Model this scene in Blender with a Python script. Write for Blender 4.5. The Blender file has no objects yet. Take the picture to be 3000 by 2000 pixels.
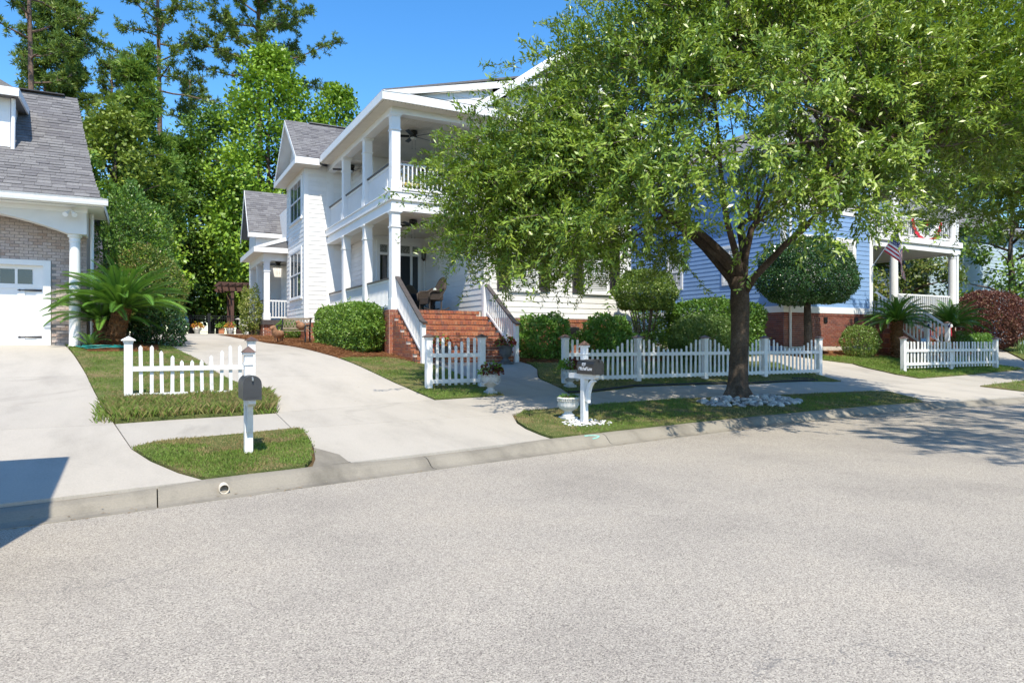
import bpy, bmesh, math, random
import numpy as np
from mathutils import Vector, Matrix
R = math.radians
random.seed(7); rng = np.random.default_rng(11)
sc = bpy.context.scene
COL = sc.collection

# ------------------------------------------------------------------ camera
cam_d = bpy.data.cameras.new('camera'); cam_d.sensor_width = 36.0; cam_d.lens = 24.0
cam_d.clip_start = .1; cam_d.clip_end = 2000
cam = bpy.data.objects.new('camera', cam_d); COL.objects.link(cam)
cam.location = (0, 0, 1.6); cam.rotation_euler = (R(90), 0, R(-28.2))
sc.camera = cam

# ------------------------------------------------------------------ sky, sun, exposure
SUN_EL, SUN_AZ = 56.0, 15.0          # azimuth: degrees from -Y towards -X
wd = bpy.data.worlds.new('World'); sc.world = wd; wd.use_nodes = True
nt = wd.node_tree; bg = nt.nodes['Background']
sky = nt.nodes.new('ShaderNodeTexSky'); sky.sky_type = 'NISHITA'; sky.sun_disc = False
sky.sun_elevation = R(SUN_EL); sky.sun_rotation = R(180 + SUN_AZ)
sky.air_density = 1.0; sky.dust_density = .3; sky.ozone_density = 3.0; sky.altitude = 0
hs = nt.nodes.new('ShaderNodeHueSaturation'); hs.inputs['Saturation'].default_value = 1.3; hs.inputs['Value'].default_value = 1.0; nt.links.new(sky.outputs['Color'], hs.inputs['Color'])
nt.links.new(hs.outputs['Color'], bg.inputs['Color']); bg.inputs['Strength'].default_value = .15
sd = bpy.data.lights.new('sun', 'SUN'); sd.energy = 3.6; sd.angle = R(.53); sd.color = (1, .92, .78)
sun = bpy.data.objects.new('sun', sd); COL.objects.link(sun)
to_sun = Vector((-math.sin(R(SUN_AZ))*math.cos(R(SUN_EL)), -math.cos(R(SUN_AZ))*math.cos(R(SUN_EL)), math.sin(R(SUN_EL))))
sun.rotation_euler = to_sun.to_track_quat('Z', 'Y').to_euler()
sun.location = (0, -20, 40)
vs = sc.view_settings; vs.view_transform = 'Standard'; vs.look = 'None'; vs.gamma = 1; vs.use_curve_mapping = False
vs.exposure = .85
sc.render.engine = 'CYCLES'
try:
    sc.cycles.use_denoising = True; sc.cycles.denoiser = 'OPENIMAGEDENOISE'
    sc.cycles.denoising_input_passes = 'RGB_ALBEDO_NORMAL'
    sc.cycles.max_bounces = 8; sc.cycles.transparent_max_bounces = 8; sc.cycles.caustics_reflective = False
    sc.cycles.caustics_refractive = False
except Exception: pass

# ------------------------------------------------------------------ helpers
WP = {}                                # world position of every parent
def link(o, parent=None, loc=(0, 0, 0)):
    COL.objects.link(o)
    loc = Vector(loc); WP[o.name] = loc
    if parent is not None:
        o.parent = parent; o.location = loc - WP[parent.name]
    else: o.location = loc
    return o
def props(o, label=None, cat=None, group=None, kind=None):
    if label: o['label'] = label
    if cat: o['category'] = cat
    if group: o['group'] = group
    if kind: o['kind'] = kind
    return o
def thing(name, label, cat, loc, group=None, kind=None):
    o = bpy.data.objects.new(name, None); o.empty_display_size = .2
    link(o, None, loc); return props(o, label, cat, group, kind)
def inst(name, mesh, parent, loc, rot=(0, 0, 0), scale=(1, 1, 1)):
    o = bpy.data.objects.new(name, mesh); link(o, parent, loc)
    o.rotation_euler = rot; o.scale = scale; return o

class B:
    """collects geometry in world coordinates"""
    def __init__(s): s.v = []; s.f = []; s.m = []
    def add(s, vs, fs, mi=0):
        n = len(s.v); s.v += [tuple(v) for v in vs]
        s.f += [tuple(i+n for i in f) for f in fs]; s.m += [mi]*len(fs); return s
    def box(s, x0, x1, y0, y1, z0, z1, mi=0):
        if x0 > x1: x0, x1 = x1, x0
        if y0 > y1: y0, y1 = y1, y0
        if z0 > z1: z0, z1 = z1, z0
        return s.add([(x, y, z) for z in (z0, z1) for y in (y0, y1) for x in (x0, x1)],
              [(0, 2, 3, 1), (4, 5, 7, 6), (0, 1, 5, 4), (2, 6, 7, 3), (0, 4, 6, 2), (1, 3, 7, 5)], mi)
    def ob(s, c, hx, hy, hz, mi=0):
        c, hx, hy, hz = map(Vector, (c, hx, hy, hz))
        return s.add([c+a*hx+b*hy+d*hz for d in (-1, 1) for b in (-1, 1) for a in (-1, 1)],
              [(0, 2, 3, 1), (4, 5, 7, 6), (0, 1, 5, 4), (2, 6, 7, 3), (0, 4, 6, 2), (1, 3, 7, 5)], mi)
    def bar(s, p, q, wd, ht, up=(0, 0, 1), mi=0):
        p, q = Vector(p), Vector(q); d = (q-p); L = d.length; d.normalize()
        u = Vector(up); sd_ = d.cross(u); sd_.normalize(); u = sd_.cross(d)
        return s.ob((p+q)/2, d*L/2, sd_*wd/2, u*ht/2, mi)
    def tube(s, pts, rs, n=8, mi=0, caps=True):
        pts = [Vector(p) for p in pts]
        if not hasattr(rs, '__len__'): rs = [rs]*len(pts)
        base = len(s.v); prev = None
        for i, p in enumerate(pts):
            t = (pts[min(i+1, len(pts)-1)]-pts[max(i-1, 0)])
            if t.length < 1e-9: t = Vector((0, 0, 1))
            t.normalize()
            a = Vector((1, 0, 0)) if prev is None else prev
            a = a - t*a.dot(t)
            if a.length < 1e-3: a = Vector((0, 1, 0)) - t*t.y
            a.normalize(); prev = a; b = t.cross(a)
            for k in range(n):
                th = 2*math.pi*k/n
                s.v.append(tuple(p+(a*math.cos(th)+b*math.sin(th))*rs[i]))
        for i in range(len(pts)-1):
            for k in range(n):
                k2 = (k+1) % n
                s.f.append((base+i*n+k, base+i*n+k2, base+(i+1)*n+k2, base+(i+1)*n+k)); s.m.append(mi)
        if caps:
            s.f.append(tuple(base+k for k in range(n))[::-1]); s.m.append(mi)
            s.f.append(tuple(base+(len(pts)-1)*n+k for k in range(n))); s.m.append(mi)
        return s
    def lathe(s, prof, c=(0, 0, 0), n=24, mi=0, sq=None):
        base = len(s.v)
        for r, z in prof:
            for k in range(n):
                th = 2*math.pi*k/n; rr = r
                if sq: rr = r*sq(th, z)
                s.v.append((c[0]+rr*math.cos(th), c[1]+rr*math.sin(th), c[2]+z))
        for i in range(len(prof)-1):
            for k in range(n):
                k2 = (k+1) % n
                s.f.append((base+i*n+k, base+i*n+k2, base+(i+1)*n+k2, base+(i+1)*n+k)); s.m.append(mi)
        s.f.append(tuple(base+k for k in range(n))[::-1]); s.m.append(mi)
        s.f.append(tuple(base+(len(prof)-1)*n+k for k in range(n))); s.m.append(mi)
        return s
    def prism(s, poly, d):
        """poly: list of 3D points, extruded by vector d"""
        n = len(poly); d = Vector(d); P = [Vector(p) for p in poly]
        fs = [tuple(range(n))[::-1], tuple(range(n, 2*n))]+[(i, (i+1) % n, n+(i+1) % n, n+i) for i in range(n)]
        return s.add(P+[p+d for p in P], fs)
    def mesh(s, name, mats, off=(0, 0, 0), smooth=False):
        me = bpy.data.meshes.new(name)
        o = Vector(off)
        me.from_pydata([tuple(Vector(v)-o) for v in s.v], [], s.f)
        for m in (mats if isinstance(mats, (list, tuple)) else [mats]): me.materials.append(m)
        if any(s.m): me.polygons.foreach_set('material_index', s.m)
        if smooth: me.polygons.foreach_set('use_smooth', [True]*len(me.polygons))
        bm = bmesh.new(); bm.from_mesh(me); bmesh.ops.recalc_face_normals(bm, faces=bm.faces); bm.to_mesh(me); bm.free()
        me.update(); return me
    def obj(s, name, mats, parent=None, loc=None, smooth=False, bevel=0, label=None, cat=None, group=None, kind=None):
        if loc is None: loc = WP[parent.name] if parent is not None else (0, 0, 0)
        o = bpy.data.objects.new(name, s.mesh(name, mats, loc, smooth)); link(o, parent, loc)
        if bevel:
            md = o.modifiers.new('bevel', 'BEVEL'); md.width = bevel; md.segments = 2; md.limit_method = 'ANGLE'
        return props(o, label, cat, group, kind)

def fast_mesh(name, V, nf, k, mats, tint=None, smooth=False):
    """V: (nf*k,3) array, faces are consecutive runs of k verts"""
    me = bpy.data.meshes.new(name); n = len(V)
    me.vertices.add(n); me.vertices.foreach_set('co', np.ascontiguousarray(V, np.float32).ravel())
    me.loops.add(n); me.loops.foreach_set('vertex_index', np.arange(n, dtype=np.int32))
    me.polygons.add(nf); me.polygons.foreach_set('loop_start', np.arange(0, n, k, dtype=np.int32))
    try: me.polygons.foreach_set('loop_total', np.full(nf, k, np.int32))
    except Exception: pass
    if tint is not None:
        at = me.attributes.new('tint', 'FLOAT', 'FACE'); at.data.foreach_set('value', np.asarray(tint, np.float32))
    for m in (mats if isinstance(mats, (list, tuple)) else [mats]): me.materials.append(m)
    me.update(calc_edges=True); return me
def mobj(name, me, parent=None, **kw):
    o = bpy.data.objects.new(name, me); link(o, parent, (0, 0, 0)); return props(o, **kw)

# ------------------------------------------------------------------ materials
def newmat(name):
    m = bpy.data.materials.new(name); m.use_nodes = True
    t = m.node_tree; return m, t, t.nodes, t.links, t.nodes['Principled BSDF']
def nz(N, L, scale, detail=4, rough=.55, vec=None, dist=0):
    n = N.new('ShaderNodeTexNoise'); n.inputs['Scale'].default_value = scale; n.inputs['Detail'].default_value = detail
    n.inputs['Roughness'].default_value = rough; n.inputs['Distortion'].default_value = dist
    if vec is not None: L.new(vec, n.inputs['Vector'])
    return n
def ramp(N, L, fac, stops):
    r = N.new('ShaderNodeValToRGB'); e = r.color_ramp.elements
    while len(e) < len(stops): e.new(.5)
    for i, (p, c) in enumerate(stops): e[i].position = p; e[i].color = (*c, 1) if len(c) == 3 else c
    L.new(fac, r.inputs['Fac']); return r
def mixc(N, L, fac, a, b, mode='MIX'):
    m = N.new('ShaderNodeMix'); m.data_type = 'RGBA'; m.blend_type = mode
    for sock, v in ((0, fac), (6, a), (7, b)):
        if isinstance(v, (int, float)): m.inputs[sock].default_value = v
        elif isinstance(v, tuple): m.inputs[sock].default_value = (*v, 1) if len(v) == 3 else v
        else: L.new(v, m.inputs[sock])
    return m.outputs[2]
def bump(N, L, P, h, st, dist=.02):
    b = N.new('ShaderNodeBump'); b.inputs['Strength'].default_value = st; b.inputs['Distance'].default_value = dist
    L.new(h, b.inputs['Height']); L.new(b.outputs['Normal'], P.inputs['Normal'])
def pos(N): return N.new('ShaderNodeNewGeometry').outputs['Position']
def mk(name, col, rough=.6, var=.12, scale=3., bmp=0, bscale=40, spec=.4, metal=0, orand=0., dirt=None):
    m, t, N, L, P = newmat(name); p = pos(N)
    n = nz(N, L, scale, 5, .6, p); d = tuple(c*(1-var) for c in col); b = tuple(min(1, c*(1+var)) for c in col)
    c = ramp(N, L, n.outputs['Fac'], [(.3, d), (.7, b)]).outputs['Color']
    if dirt:
        n2 = nz(N, L, dirt[1], 6, .65, p); f = ramp(N, L, n2.outputs['Fac'], [(dirt[2], (0, 0, 0)), (dirt[2]+.2, (1, 1, 1))])
        f2 = N.new('ShaderNodeMath'); f2.operation = 'MULTIPLY'; f2.inputs[1].default_value = dirt[3]; L.new(f.outputs['Color'], f2.inputs[0])
        c = mixc(N, L, f2.outputs[0], c, dirt[0])
    if orand:
        oi = N.new('ShaderNodeObjectInfo'); r = ramp(N, L, oi.outputs['Random'], [(0, (1-orand,)*3), (1, (1+orand*.5,)*3)])
        c = mixc(N, L, 1., c, r.outputs['Color'], 'MULTIPLY')
    L.new(c, P.inputs['Base Color']); P.inputs['Roughness'].default_value = rough
    P.inputs['Specular IOR Level'].default_value = spec; P.inputs['Metallic'].default_value = metal
    if bmp: bump(N, L, P, nz(N, L, bscale, 4, .6, p).outputs['Fac'], bmp)
    return m
def pieces_mat(name, stops, rough=.85, bmp=.4, bscale=60, blot=None):
    """bricks, stones, shingles: each piece its own tone (object random or face attribute)"""
    m, t, N, L, P = newmat(name); p = pos(N)
    oi = N.new('ShaderNodeObjectInfo'); at = N.new('ShaderNodeAttribute'); at.attribute_name = 'tint'
    ad = N.new('ShaderNodeMath'); ad.operation = 'ADD'; L.new(oi.outputs['Random'], ad.inputs[0]); L.new(at.outputs['Fac'], ad.inputs[1])
    fr = N.new('ShaderNodeMath'); fr.operation = 'FRACT'; L.new(ad.outputs[0], fr.inputs[0])
    c = ramp(N, L, fr.outputs[0], stops).outputs['Color']
    n = nz(N, L, 25, 5, .7, p); c = mixc(N, L, 1., c, ramp(N, L, n.outputs['Fac'], [(.3, (.78,)*3), (.7, (1.15,)*3)]).outputs['Color'], 'MULTIPLY')
    if blot:
        n2 = nz(N, L, blot[1], 4, .6, p); f = ramp(N, L, n2.outputs['Fac'], [(blot[2], (0, 0, 0)), (blot[2]+.12, (1, 1, 1))])
        c = mixc(N, L, f.outputs['Color'], c, blot[0])
    L.new(c, P.inputs['Base Color']); P.inputs['Roughness'].default_value = rough; P.inputs['Specular IOR Level'].default_value = .25
    bump(N, L, P, nz(N, L, bscale, 4, .7, p).outputs['Fac'], bmp, .01); return m
def leafmat(name, stops, rough=.45, trans=.35, spec=.5, tcol=(.25, .42, .04), psc=.7):
    m, t, N, L, P = newmat(name)
    at = N.new('ShaderNodeAttribute'); at.attribute_name = 'tint'
    n = nz(N, L, psc, 3, .6, pos(N))
    a = N.new('ShaderNodeMath'); a.operation = 'MULTIPLY_ADD'; L.new(n.outputs['Fac'], a.inputs[0]); a.inputs[1].default_value = .8; a.inputs[2].default_value = -.4
    b = N.new('ShaderNodeMath'); b.operation = 'ADD'; b.use_clamp = True; L.new(a.outputs[0], b.inputs[0]); L.new(at.outputs['Fac'], b.inputs[1])
    c = ramp(N, L, b.outputs[0], stops).outputs['Color']
    L.new(c, P.inputs['Base Color']); P.inputs['Roughness'].default_value = rough; P.inputs['Specular IOR Level'].default_value = spec
    tr = N.new('ShaderNodeBsdfTranslucent'); tc = mixc(N, L, .5, c, tcol); L.new(tc, tr.inputs['Color'])
    mx = N.new('ShaderNodeMixShader'); mx.inputs[0].default_value = trans
    L.new(P.outputs[0], mx.inputs[1]); L.new(tr.outputs[0], mx.inputs[2]); L.new(mx.outputs[0], N['Material Output'].inputs['Surface'])
    return m
def glassmat(name, col=(.02, .03, .035), rough=.04):
    m, t, N, L, P = newmat(name); n = nz(N, L, 1.2, 2, .5, pos(N))
    L.new(ramp(N, L, n.outputs['Fac'], [(.35, col), (.7, tuple(c*2.2 for c in col))]).outputs['Color'], P.inputs['Base Color'])
    P.inputs['Roughness'].default_value = rough; P.inputs['Specular IOR Level'].default_value = .9; return m

def asphalt_mat():
    m, t, N, L, P = newmat('asphalt'); p = pos(N)
    v = N.new('ShaderNodeTexVoronoi'); v.inputs['Scale'].default_value = 150; L.new(p, v.inputs['Vector'])
    sep = N.new('ShaderNodeSeparateColor'); L.new(v.outputs['Color'], sep.inputs[0])
    c = ramp(N, L, sep.outputs[0], [(0, (.17, .15, .13)), (.2, (.30, .27, .235)), (.5, (.40, .362, .31)), (.8, (.47, .425, .36)), (1, (.58, .53, .44))]).outputs['Color']
    n1 = nz(N, L, 70, 4, .7, p); c = mixc(N, L, 1., c, ramp(N, L, n1.outputs['Fac'], [(.3, (.62,)*3), (.46, (.95,)*3), (.7, (1.1,)*3)]).outputs['Color'], 'MULTIPLY')
    n2 = nz(N, L, .55, 5, .6, p); c = mixc(N, L, 1., c, ramp(N, L, n2.outputs['Fac'], [(.3, (.84, .84, .85)), (.5, (1, 1, 1)), (.7, (1.08, 1.07, 1.05))]).outputs['Color'], 'MULTIPLY')
    # hairline cracks: cell borders of a large warped cell pattern, broken by noise
    wn = nz(N, L, 1.1, 5, .7, p); vm = N.new('ShaderNodeVectorMath'); vm.operation = 'MULTIPLY_ADD'
    L.new(wn.outputs['Color'], vm.inputs[0]); vm.inputs[1].default_value = (1.6, 1.6, 0); L.new(p, vm.inputs[2])
    vc = N.new('ShaderNodeTexVoronoi'); vc.feature = 'DISTANCE_TO_EDGE'; vc.inputs['Scale'].default_value = .28; L.new(vm.outputs[0], vc.inputs['Vector'])
    cr = ramp(N, L, vc.outputs['Distance'], [(0, (1, 1, 1)), (.0035, (0, 0, 0))])
    gate = ramp(N, L, nz(N, L, .35, 2, .5, p).outputs['Fac'], [(.5, (0, 0, 0)), (.6, (.75,)*3)])
    f = mixc(N, L, 1., cr.outputs['Color'], gate.outputs['Color'], 'MULTIPLY'); c = mixc(N, L, f, c, (.16, .155, .15))
    L.new(c, P.inputs['Base Color']); P.inputs['Roughness'].default_value = .95; P.inputs['Specular IOR Level'].default_value = .15
    ad = N.new('ShaderNodeMath'); ad.operation = 'ADD'; L.new(sep.outputs[1], ad.inputs[0]); L.new(n1.outputs['Fac'], ad.inputs[1])
    bump(N, L, P, ad.outputs[0], .55, .012); return m
def concrete_mat(name, base=(.435, .40, .345), dark=.82):
    m, t, N, L, P = newmat(name); p = pos(N)
    mp = N.new('ShaderNodeMapping'); mp.inputs['Scale'].default_value = (1, .35, 1); L.new(p, mp.inputs[0])
    n1 = nz(N, L, 1.3, 8, .62, mp.outputs[0]); c = ramp(N, L, n1.outputs['Fac'], [(.25, tuple(x*dark for x in base)), (.5, base), (.75, tuple(min(1, x*1.07) for x in base))]).outputs['Color']
    n2 = nz(N, L, 55, 3, .6, p); c = mixc(N, L, 1., c, ramp(N, L, n2.outputs['Fac'], [(.3, (.9,)*3), (.6, (1.03,)*3)]).outputs['Color'], 'MULTIPLY')
    n3 = nz(N, L, .45, 5, .7, p, 1.5); f = ramp(N, L, n3.outputs['Fac'], [(.58, (0, 0, 0)), (.72, (.55,)*3)])
    c = mixc(N, L, f.outputs['Color'], c, tuple(x*.66 for x in base))
    v = N.new('ShaderNodeTexVoronoi'); v.inputs['Scale'].default_value = 14; L.new(p, v.inputs['Vector'])
    sp = ramp(N, L, v.outputs['Distance'], [(0, (.55,)*3), (.1, (1,)*3)]); c = mixc(N, L, .5, c, mixc(N, L, 1., c, sp.outputs['Color'], 'MULTIPLY'))
    oi = N.new('ShaderNodeObjectInfo'); r = ramp(N, L, oi.outputs['Random'], [(0, (.94,)*3), (1, (1.04,)*3)]); c = mixc(N, L, 1., c, r.outputs['Color'], 'MULTIPLY')
    L.new(c, P.inputs['Base Color']); P.inputs['Roughness'].default_value = .9; P.inputs['Specular IOR Level'].default_value = .2
    bump(N, L, P, nz(N, L, 90, 4, .6, p).outputs['Fac'], .25, .01); return m
def soil_mat(name, stops, scale=2.2, fine=45):
    m, t, N, L, P = newmat(name); p = pos(N)
    n1 = nz(N, L, scale, 7, .7, p); c = ramp(N, L, n1.outputs['Fac'], stops).outputs['Color']
    n2 = nz(N, L, fine, 4, .7, p); c = mixc(N, L, 1., c, ramp(N, L, n2.outputs['Fac'], [(.3, (.6,)*3), (.65, (1.2,)*3)]).outputs['Color'], 'MULTIPLY')
    L.new(c, P.inputs['Base Color']); P.inputs['Roughness'].default_value = 1; P.inputs['Specular IOR Level'].default_value = .1
    bump(N, L, P, n2.outputs['Fac'], .8, .03); return m

M_asph = asphalt_mat()
M_conc = concrete_mat('driveway concrete'); M_walk = concrete_mat('sidewalk concrete', (.40, .37, .32)); M_kerb = concrete_mat('kerb concrete', (.27, .245, .2), .5)
M_soil = soil_mat('soil', [(.3, (.09, .06, .035)), (.55, (.16, .115, .06)), (.8, (.1, .12, .04))])
M_turf = soil_mat('turf base', [(.3, (.07, .11, .025)), (.5, (.13, .15, .05)), (.7, (.28, .21, .11))], 1.6)
M_white = mk('white paint', (.80, .80, .79), .45, .03, 2, .06, 60, .4, dirt=((.5, .49, .45), 3.5, .62, .25))
M_side = mk('white siding paint', (.80, .79, .765), .5, .04, 1.5, .08, 90, .35, orand=.05, dirt=((.55, .53, .47), 2.2, .6, .3))
M_fence = mk('white fence paint', (.77, .765, .745), .55, .06, 5, .15, 80, .3, orand=.09, dirt=((.36, .36, .29), 8, .56, .45))
M_ceil = mk('porch ceiling board', (.70, .66, .58), .6, .06, 2.5)
M_cap = mk('dark rail cap', (.075, .065, .062), .5, .2, 6, .1)
M_copper = mk('weathered copper cap', (.17, .11, .09), .45, .25, 9, .1, 40, .5, .35, orand=.25)
M_black = mk('black metal', (.018, .018, .019), .35, .2, 8, 0, 40, .5)
M_shut = mk('dark shutter', (.05, .045, .047), .5, .15, 6)
M_blue = mk('blue siding paint', (.225, .365, .60), .5, .05, 1.5, .05, 90, .35, orand=.05)
M_pale = mk('pale grey blue siding', (.42, .52, .58), .6, .05, 1.5, 0, 40, .3, orand=.06)
M_mort = mk('mortar', (.60, .56, .50), .95, .12, 6, .3, 90, .2)
M_mortg = mk('grey mortar', (.26, .245, .23), .95, .12, 6, .3, 90, .2)
M_brick = pieces_mat('red brick', [(0, (.33, .115, .06)), (.3, (.40, .155, .08)), (.55, (.30, .10, .065)), (.8, (.22, .105, .08)), (1, (.43, .20, .11))])
M_brickp = pieces_mat('whitewashed brick', [(0, (.46, .36, .30)), (.35, (.55, .46, .41)), (.7, (.50, .42, .39)), (1, (.42, .31, .25))], blot=((.2, .06, .035), 5.5, .73))
M_brickd = pieces_mat('dark red brick', [(0, (.22, .075, .05)), (.4, (.27, .10, .07)), (.7, (.17, .07, .055)), (1, (.30, .13, .09))])
M_shing = pieces_mat('grey shingle', [(0, (.135, .13, .135)), (.4, (.175, .17, .17)), (.8, (.21, .205, .205)), (1, (.15, .145, .15))], .95, .5, 120)
M_glass = glassmat('window glass', (.05, .065, .075)); M_glassd = glassmat('dark glass', (.012, .014, .016))
M_bark = soil_mat('oak bark', [(.3, (.055, .042, .032)), (.55, (.115, .088, .068)), (.75, (.17, .14, .115))], 3, 30)
M_pbark = soil_mat('pine bark', [(.3, (.10, .07, .055)), (.55, (.20, .14, .11)), (.75, (.29, .23, .19))], 4, 26)
M_twig = mk('twig bark', (.13, .10, .075), .9, .2, 8)
# ------------------------------------------------------------------ terrain: X runs along the street, Y towards the houses
KX = [-60, -14, -6, -1.1, .5, 2, 4, 7, 10, 13.5, 16.3, 20, 26, 40, 90]
KY = [-2, 5.4, 6.5, 7.14, 7.5, 7.76, 8.13, 8.63, 9.05, 9.35, 9.42, 9.25, 8.7, 6.6, -6]
GY = [14.2, 17.7, 20, 22, 25, 28, 32, 40, 48, 70, 400]
GZ = [.54, 1.0, 1.22, 1.38, 1.52, 1.64, 1.83, 2.0, 2.1, 2.3, 3.0]
def road_edge(X):
    X = np.asarray(X, float)
    return sum(np.interp(X+d, KX, KY) for d in (-1.6, -.8, 0, .8, 1.6))/5
def kerb_back(X): return road_edge(X)+.44
def g(X, Y):
    X = np.asarray(X, float); Y = np.asarray(Y, float); kb = kerb_back(X)
    s = np.clip((Y-kb)/(14.2-kb), 0, 1)
    lo = .13+.41*s**1.15
    hi = sum(np.interp(Y+d, GY, GZ) for d in (-.5, 0, .5))/3
    z = np.where(Y < 14.2, lo, hi)
    z = z+.13*np.clip((2-X)/2.5, 0, 1)*np.exp(-((Y-21.8)/3.5)**2)
    z = z+.16*np.clip((X-17)/3, 0, 1)*np.exp(-((Y-18.5)/2.2)**2)
    return z
def gz(x, y): return float(g(x, y))

def grid_mesh(name, xs, ys_of, zf, mat, parent=None, **kw):
    """xs: 1D; ys_of(i) -> array of Y"""
    n = len(xs); V = []; m = None
    for x in xs:
        ys = ys_of(x); m = len(ys); zs = zf(np.full(m, x), ys)
        V += list(zip([float(x)]*m, map(float, ys), map(float, zs)))
    F = [(i*m+j, (i+1)*m+j, (i+1)*m+j+1, i*m+j+1) for i in range(n-1) for j in range(m-1)]
    me = bpy.data.meshes.new(name); me.from_pydata(V, [], F); me.materials.append(mat)
    me.polygons.foreach_set('use_smooth', [True]*len(F)); me.update()
    return mobj(name, me, parent, **kw)
XS = np.concatenate([np.linspace(-300, -60, 7), np.linspace(-50, -12, 12), np.linspace(-10, 40, 101), np.linspace(43, 90, 14), np.linspace(110, 300, 6)])
T = np.concatenate([np.linspace(0, 6, 25), np.linspace(6.4, 20, 40), np.linspace(21, 60, 40), [80, 120, 200, 390]])
grid_mesh('ground', XS, lambda x: kerb_back(x)-.02+T, lambda x, y: g(x, y)-.035, M_soil, kind='structure')
RT = np.concatenate([[-8.2, -5, -2], np.linspace(0, 1, 12)])
def road_y(x):
    e = float(road_edge(x)); return np.concatenate([[-1.5], np.linspace(-1, e, 12)]) if e > .5 else np.linspace(min(-1.5, e-8), e, 13)
grid_mesh('road', np.concatenate([np.linspace(-60, -10, 21), np.linspace(-9, 40, 99), np.linspace(42, 90, 17)]), road_y, lambda x, y: 0*x, M_asph, kind='structure')
B().add([(-300, -300, -.03), (300, -300, -.03), (300, 300, -.03), (-300, 300, -.03)], [(0, 1, 2, 3)]).obj('ground', M_soil, kind='structure')
# lawn on the far side of the street, behind the camera
B().box(-40, 60, -60, -1.9, -.02, .1).obj('far_lawn', M_turf, kind='structure')
# kerb with gutter, in casting lengths
kerb = thing('kerb', 'rolled concrete kerb with a shallow gutter along the asphalt', 'kerb', (0, 8, 0), kind='structure')
PROF = [(-.03, -.05), (-.03, .006), (.0, .006), (.10, .0), (.17, .02), (.235, .075), (.29, .115), (.36, .135), (.44, .138), (.44, -.05)]
def dip(x):                     # driveway aprons: the kerb is rolled lower there
    d = 1.
    for a, b in ((-9, .45), (2.1, 5.0), (17.3, 21.5)):
        t = min(max((x-a)/.5, 0), 1)*min(max((b-x)/.5, 0), 1); d = min(d, 1-.28*t)
    return d
segs = [-60, -40, -25, -16, -10, -6.4, -3.2, .1, 3.2, 6.4, 8.55, 11.6, 15, 19.2, 22.5, 26, 30, 36, 45, 60, 90]
for a, b in zip(segs[:-1], segs[1:]):
    k = B(); xs = np.linspace(a+.006, b-.006, max(2, int((b-a)/.4)+1))
    for x in xs:
        e = float(road_edge(x)); d = dip(x); wob = .004*math.sin(x*3.1)+.003*math.sin(x*7.7)
        k.v += [(x, e+y+(wob if .1 < y < .4 else 0), (z*d if z > .006 else z)+(wob*.4 if z > .05 else 0)) for y, z in PROF]
    m = len(PROF); n = len(xs)
    k.f = [(i*m+j, (i+1)*m+j, (i+1)*m+j+1, i*m+j+1) for i in range(n-1) for j in range(m-1)]
    k.f += [tuple(range(m)), tuple(range((n-1)*m, n*m))[::-1]]; k.m = [0]*len(k.f)
    k.obj('kerb_segment', M_kerb, kerb, smooth=False)

def drape(name, poly, off, mat, parent=None, skirt=.12, step=.6, shrink=0., **kw):
    """polygon laid on the terrain, cut by a grid, with side walls"""
    P = [Vector((x, y, 0)) for x, y in poly]
    if shrink:
        n = len(P); ar = sum(P[i].x*P[(i+1) % n].y-P[(i+1) % n].x*P[i].y for i in range(n)); sg = 1 if ar > 0 else -1; Q = []
        for i in range(n):
            d1 = (P[i]-P[i-1]).normalized(); d2 = (P[(i+1) % n]-P[i]).normalized()
            n1 = Vector((-d1.y, d1.x, 0))*sg; n2 = Vector((-d2.y, d2.x, 0))*sg; b = (n1+n2)
            b = b/max(.35, b.dot(n1)) if b.length > 1e-6 else n1
            Q.append(P[i]+b*shrink)
        P = Q
    bm = bmesh.new(); bm.faces.new([bm.verts.new(p) for p in P])
    x0, x1 = min(p.x for p in P), max(p.x for p in P); y0, y1 = min(p.y for p in P), max(p.y for p in P)
    for ax, a, b in ((0, x0, x1), (1, y0, y1)):
        k = math.floor(a/step)*step+step
        while k < b:
            co = Vector((k, 0, 0)) if ax == 0 else Vector((0, k, 0)); no = Vector((1, 0, 0)) if ax == 0 else Vector((0, 1, 0))
            bmesh.ops.bisect_plane(bm, geom=bm.verts[:]+bm.edges[:]+bm.faces[:], dist=1e-5, plane_co=co, plane_no=no); k += step
    bmesh.ops.recalc_face_normals(bm, faces=bm.faces)
    if bm.faces and sum(f.normal.z for f in bm.faces) < 0: bmesh.ops.reverse_faces(bm, faces=bm.faces)
    zz = g([v.co.x for v in bm.verts], [v.co.y for v in bm.verts])
    for v, z in zip(bm.verts, zz): v.co.z = z+off
    ed = [e for e in bm.edges if e.is_boundary]
    r = bmesh.ops.extrude_edge_only(bm, edges=ed)
    for v in r['geom']:
        if isinstance(v, bmesh.types.BMVert): v.co.z -= skirt
    bmesh.ops.recalc_face_normals(bm, faces=bm.faces)
    me = bpy.data.meshes.new(name); bm.to_mesh(me); bm.free(); me.materials.append(mat)
    o = bpy.data.objects.new(name, me); link(o, parent, (0, 0, 0) if parent is None else (0, 0, 0)); return props(o, **kw)
def kb(x, d=.01): return (x, float(kerb_back(x))+d)
def kline(a, b, n=8): return [kb(x) for x in np.linspace(a, b, n)]

JT = .006
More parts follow.
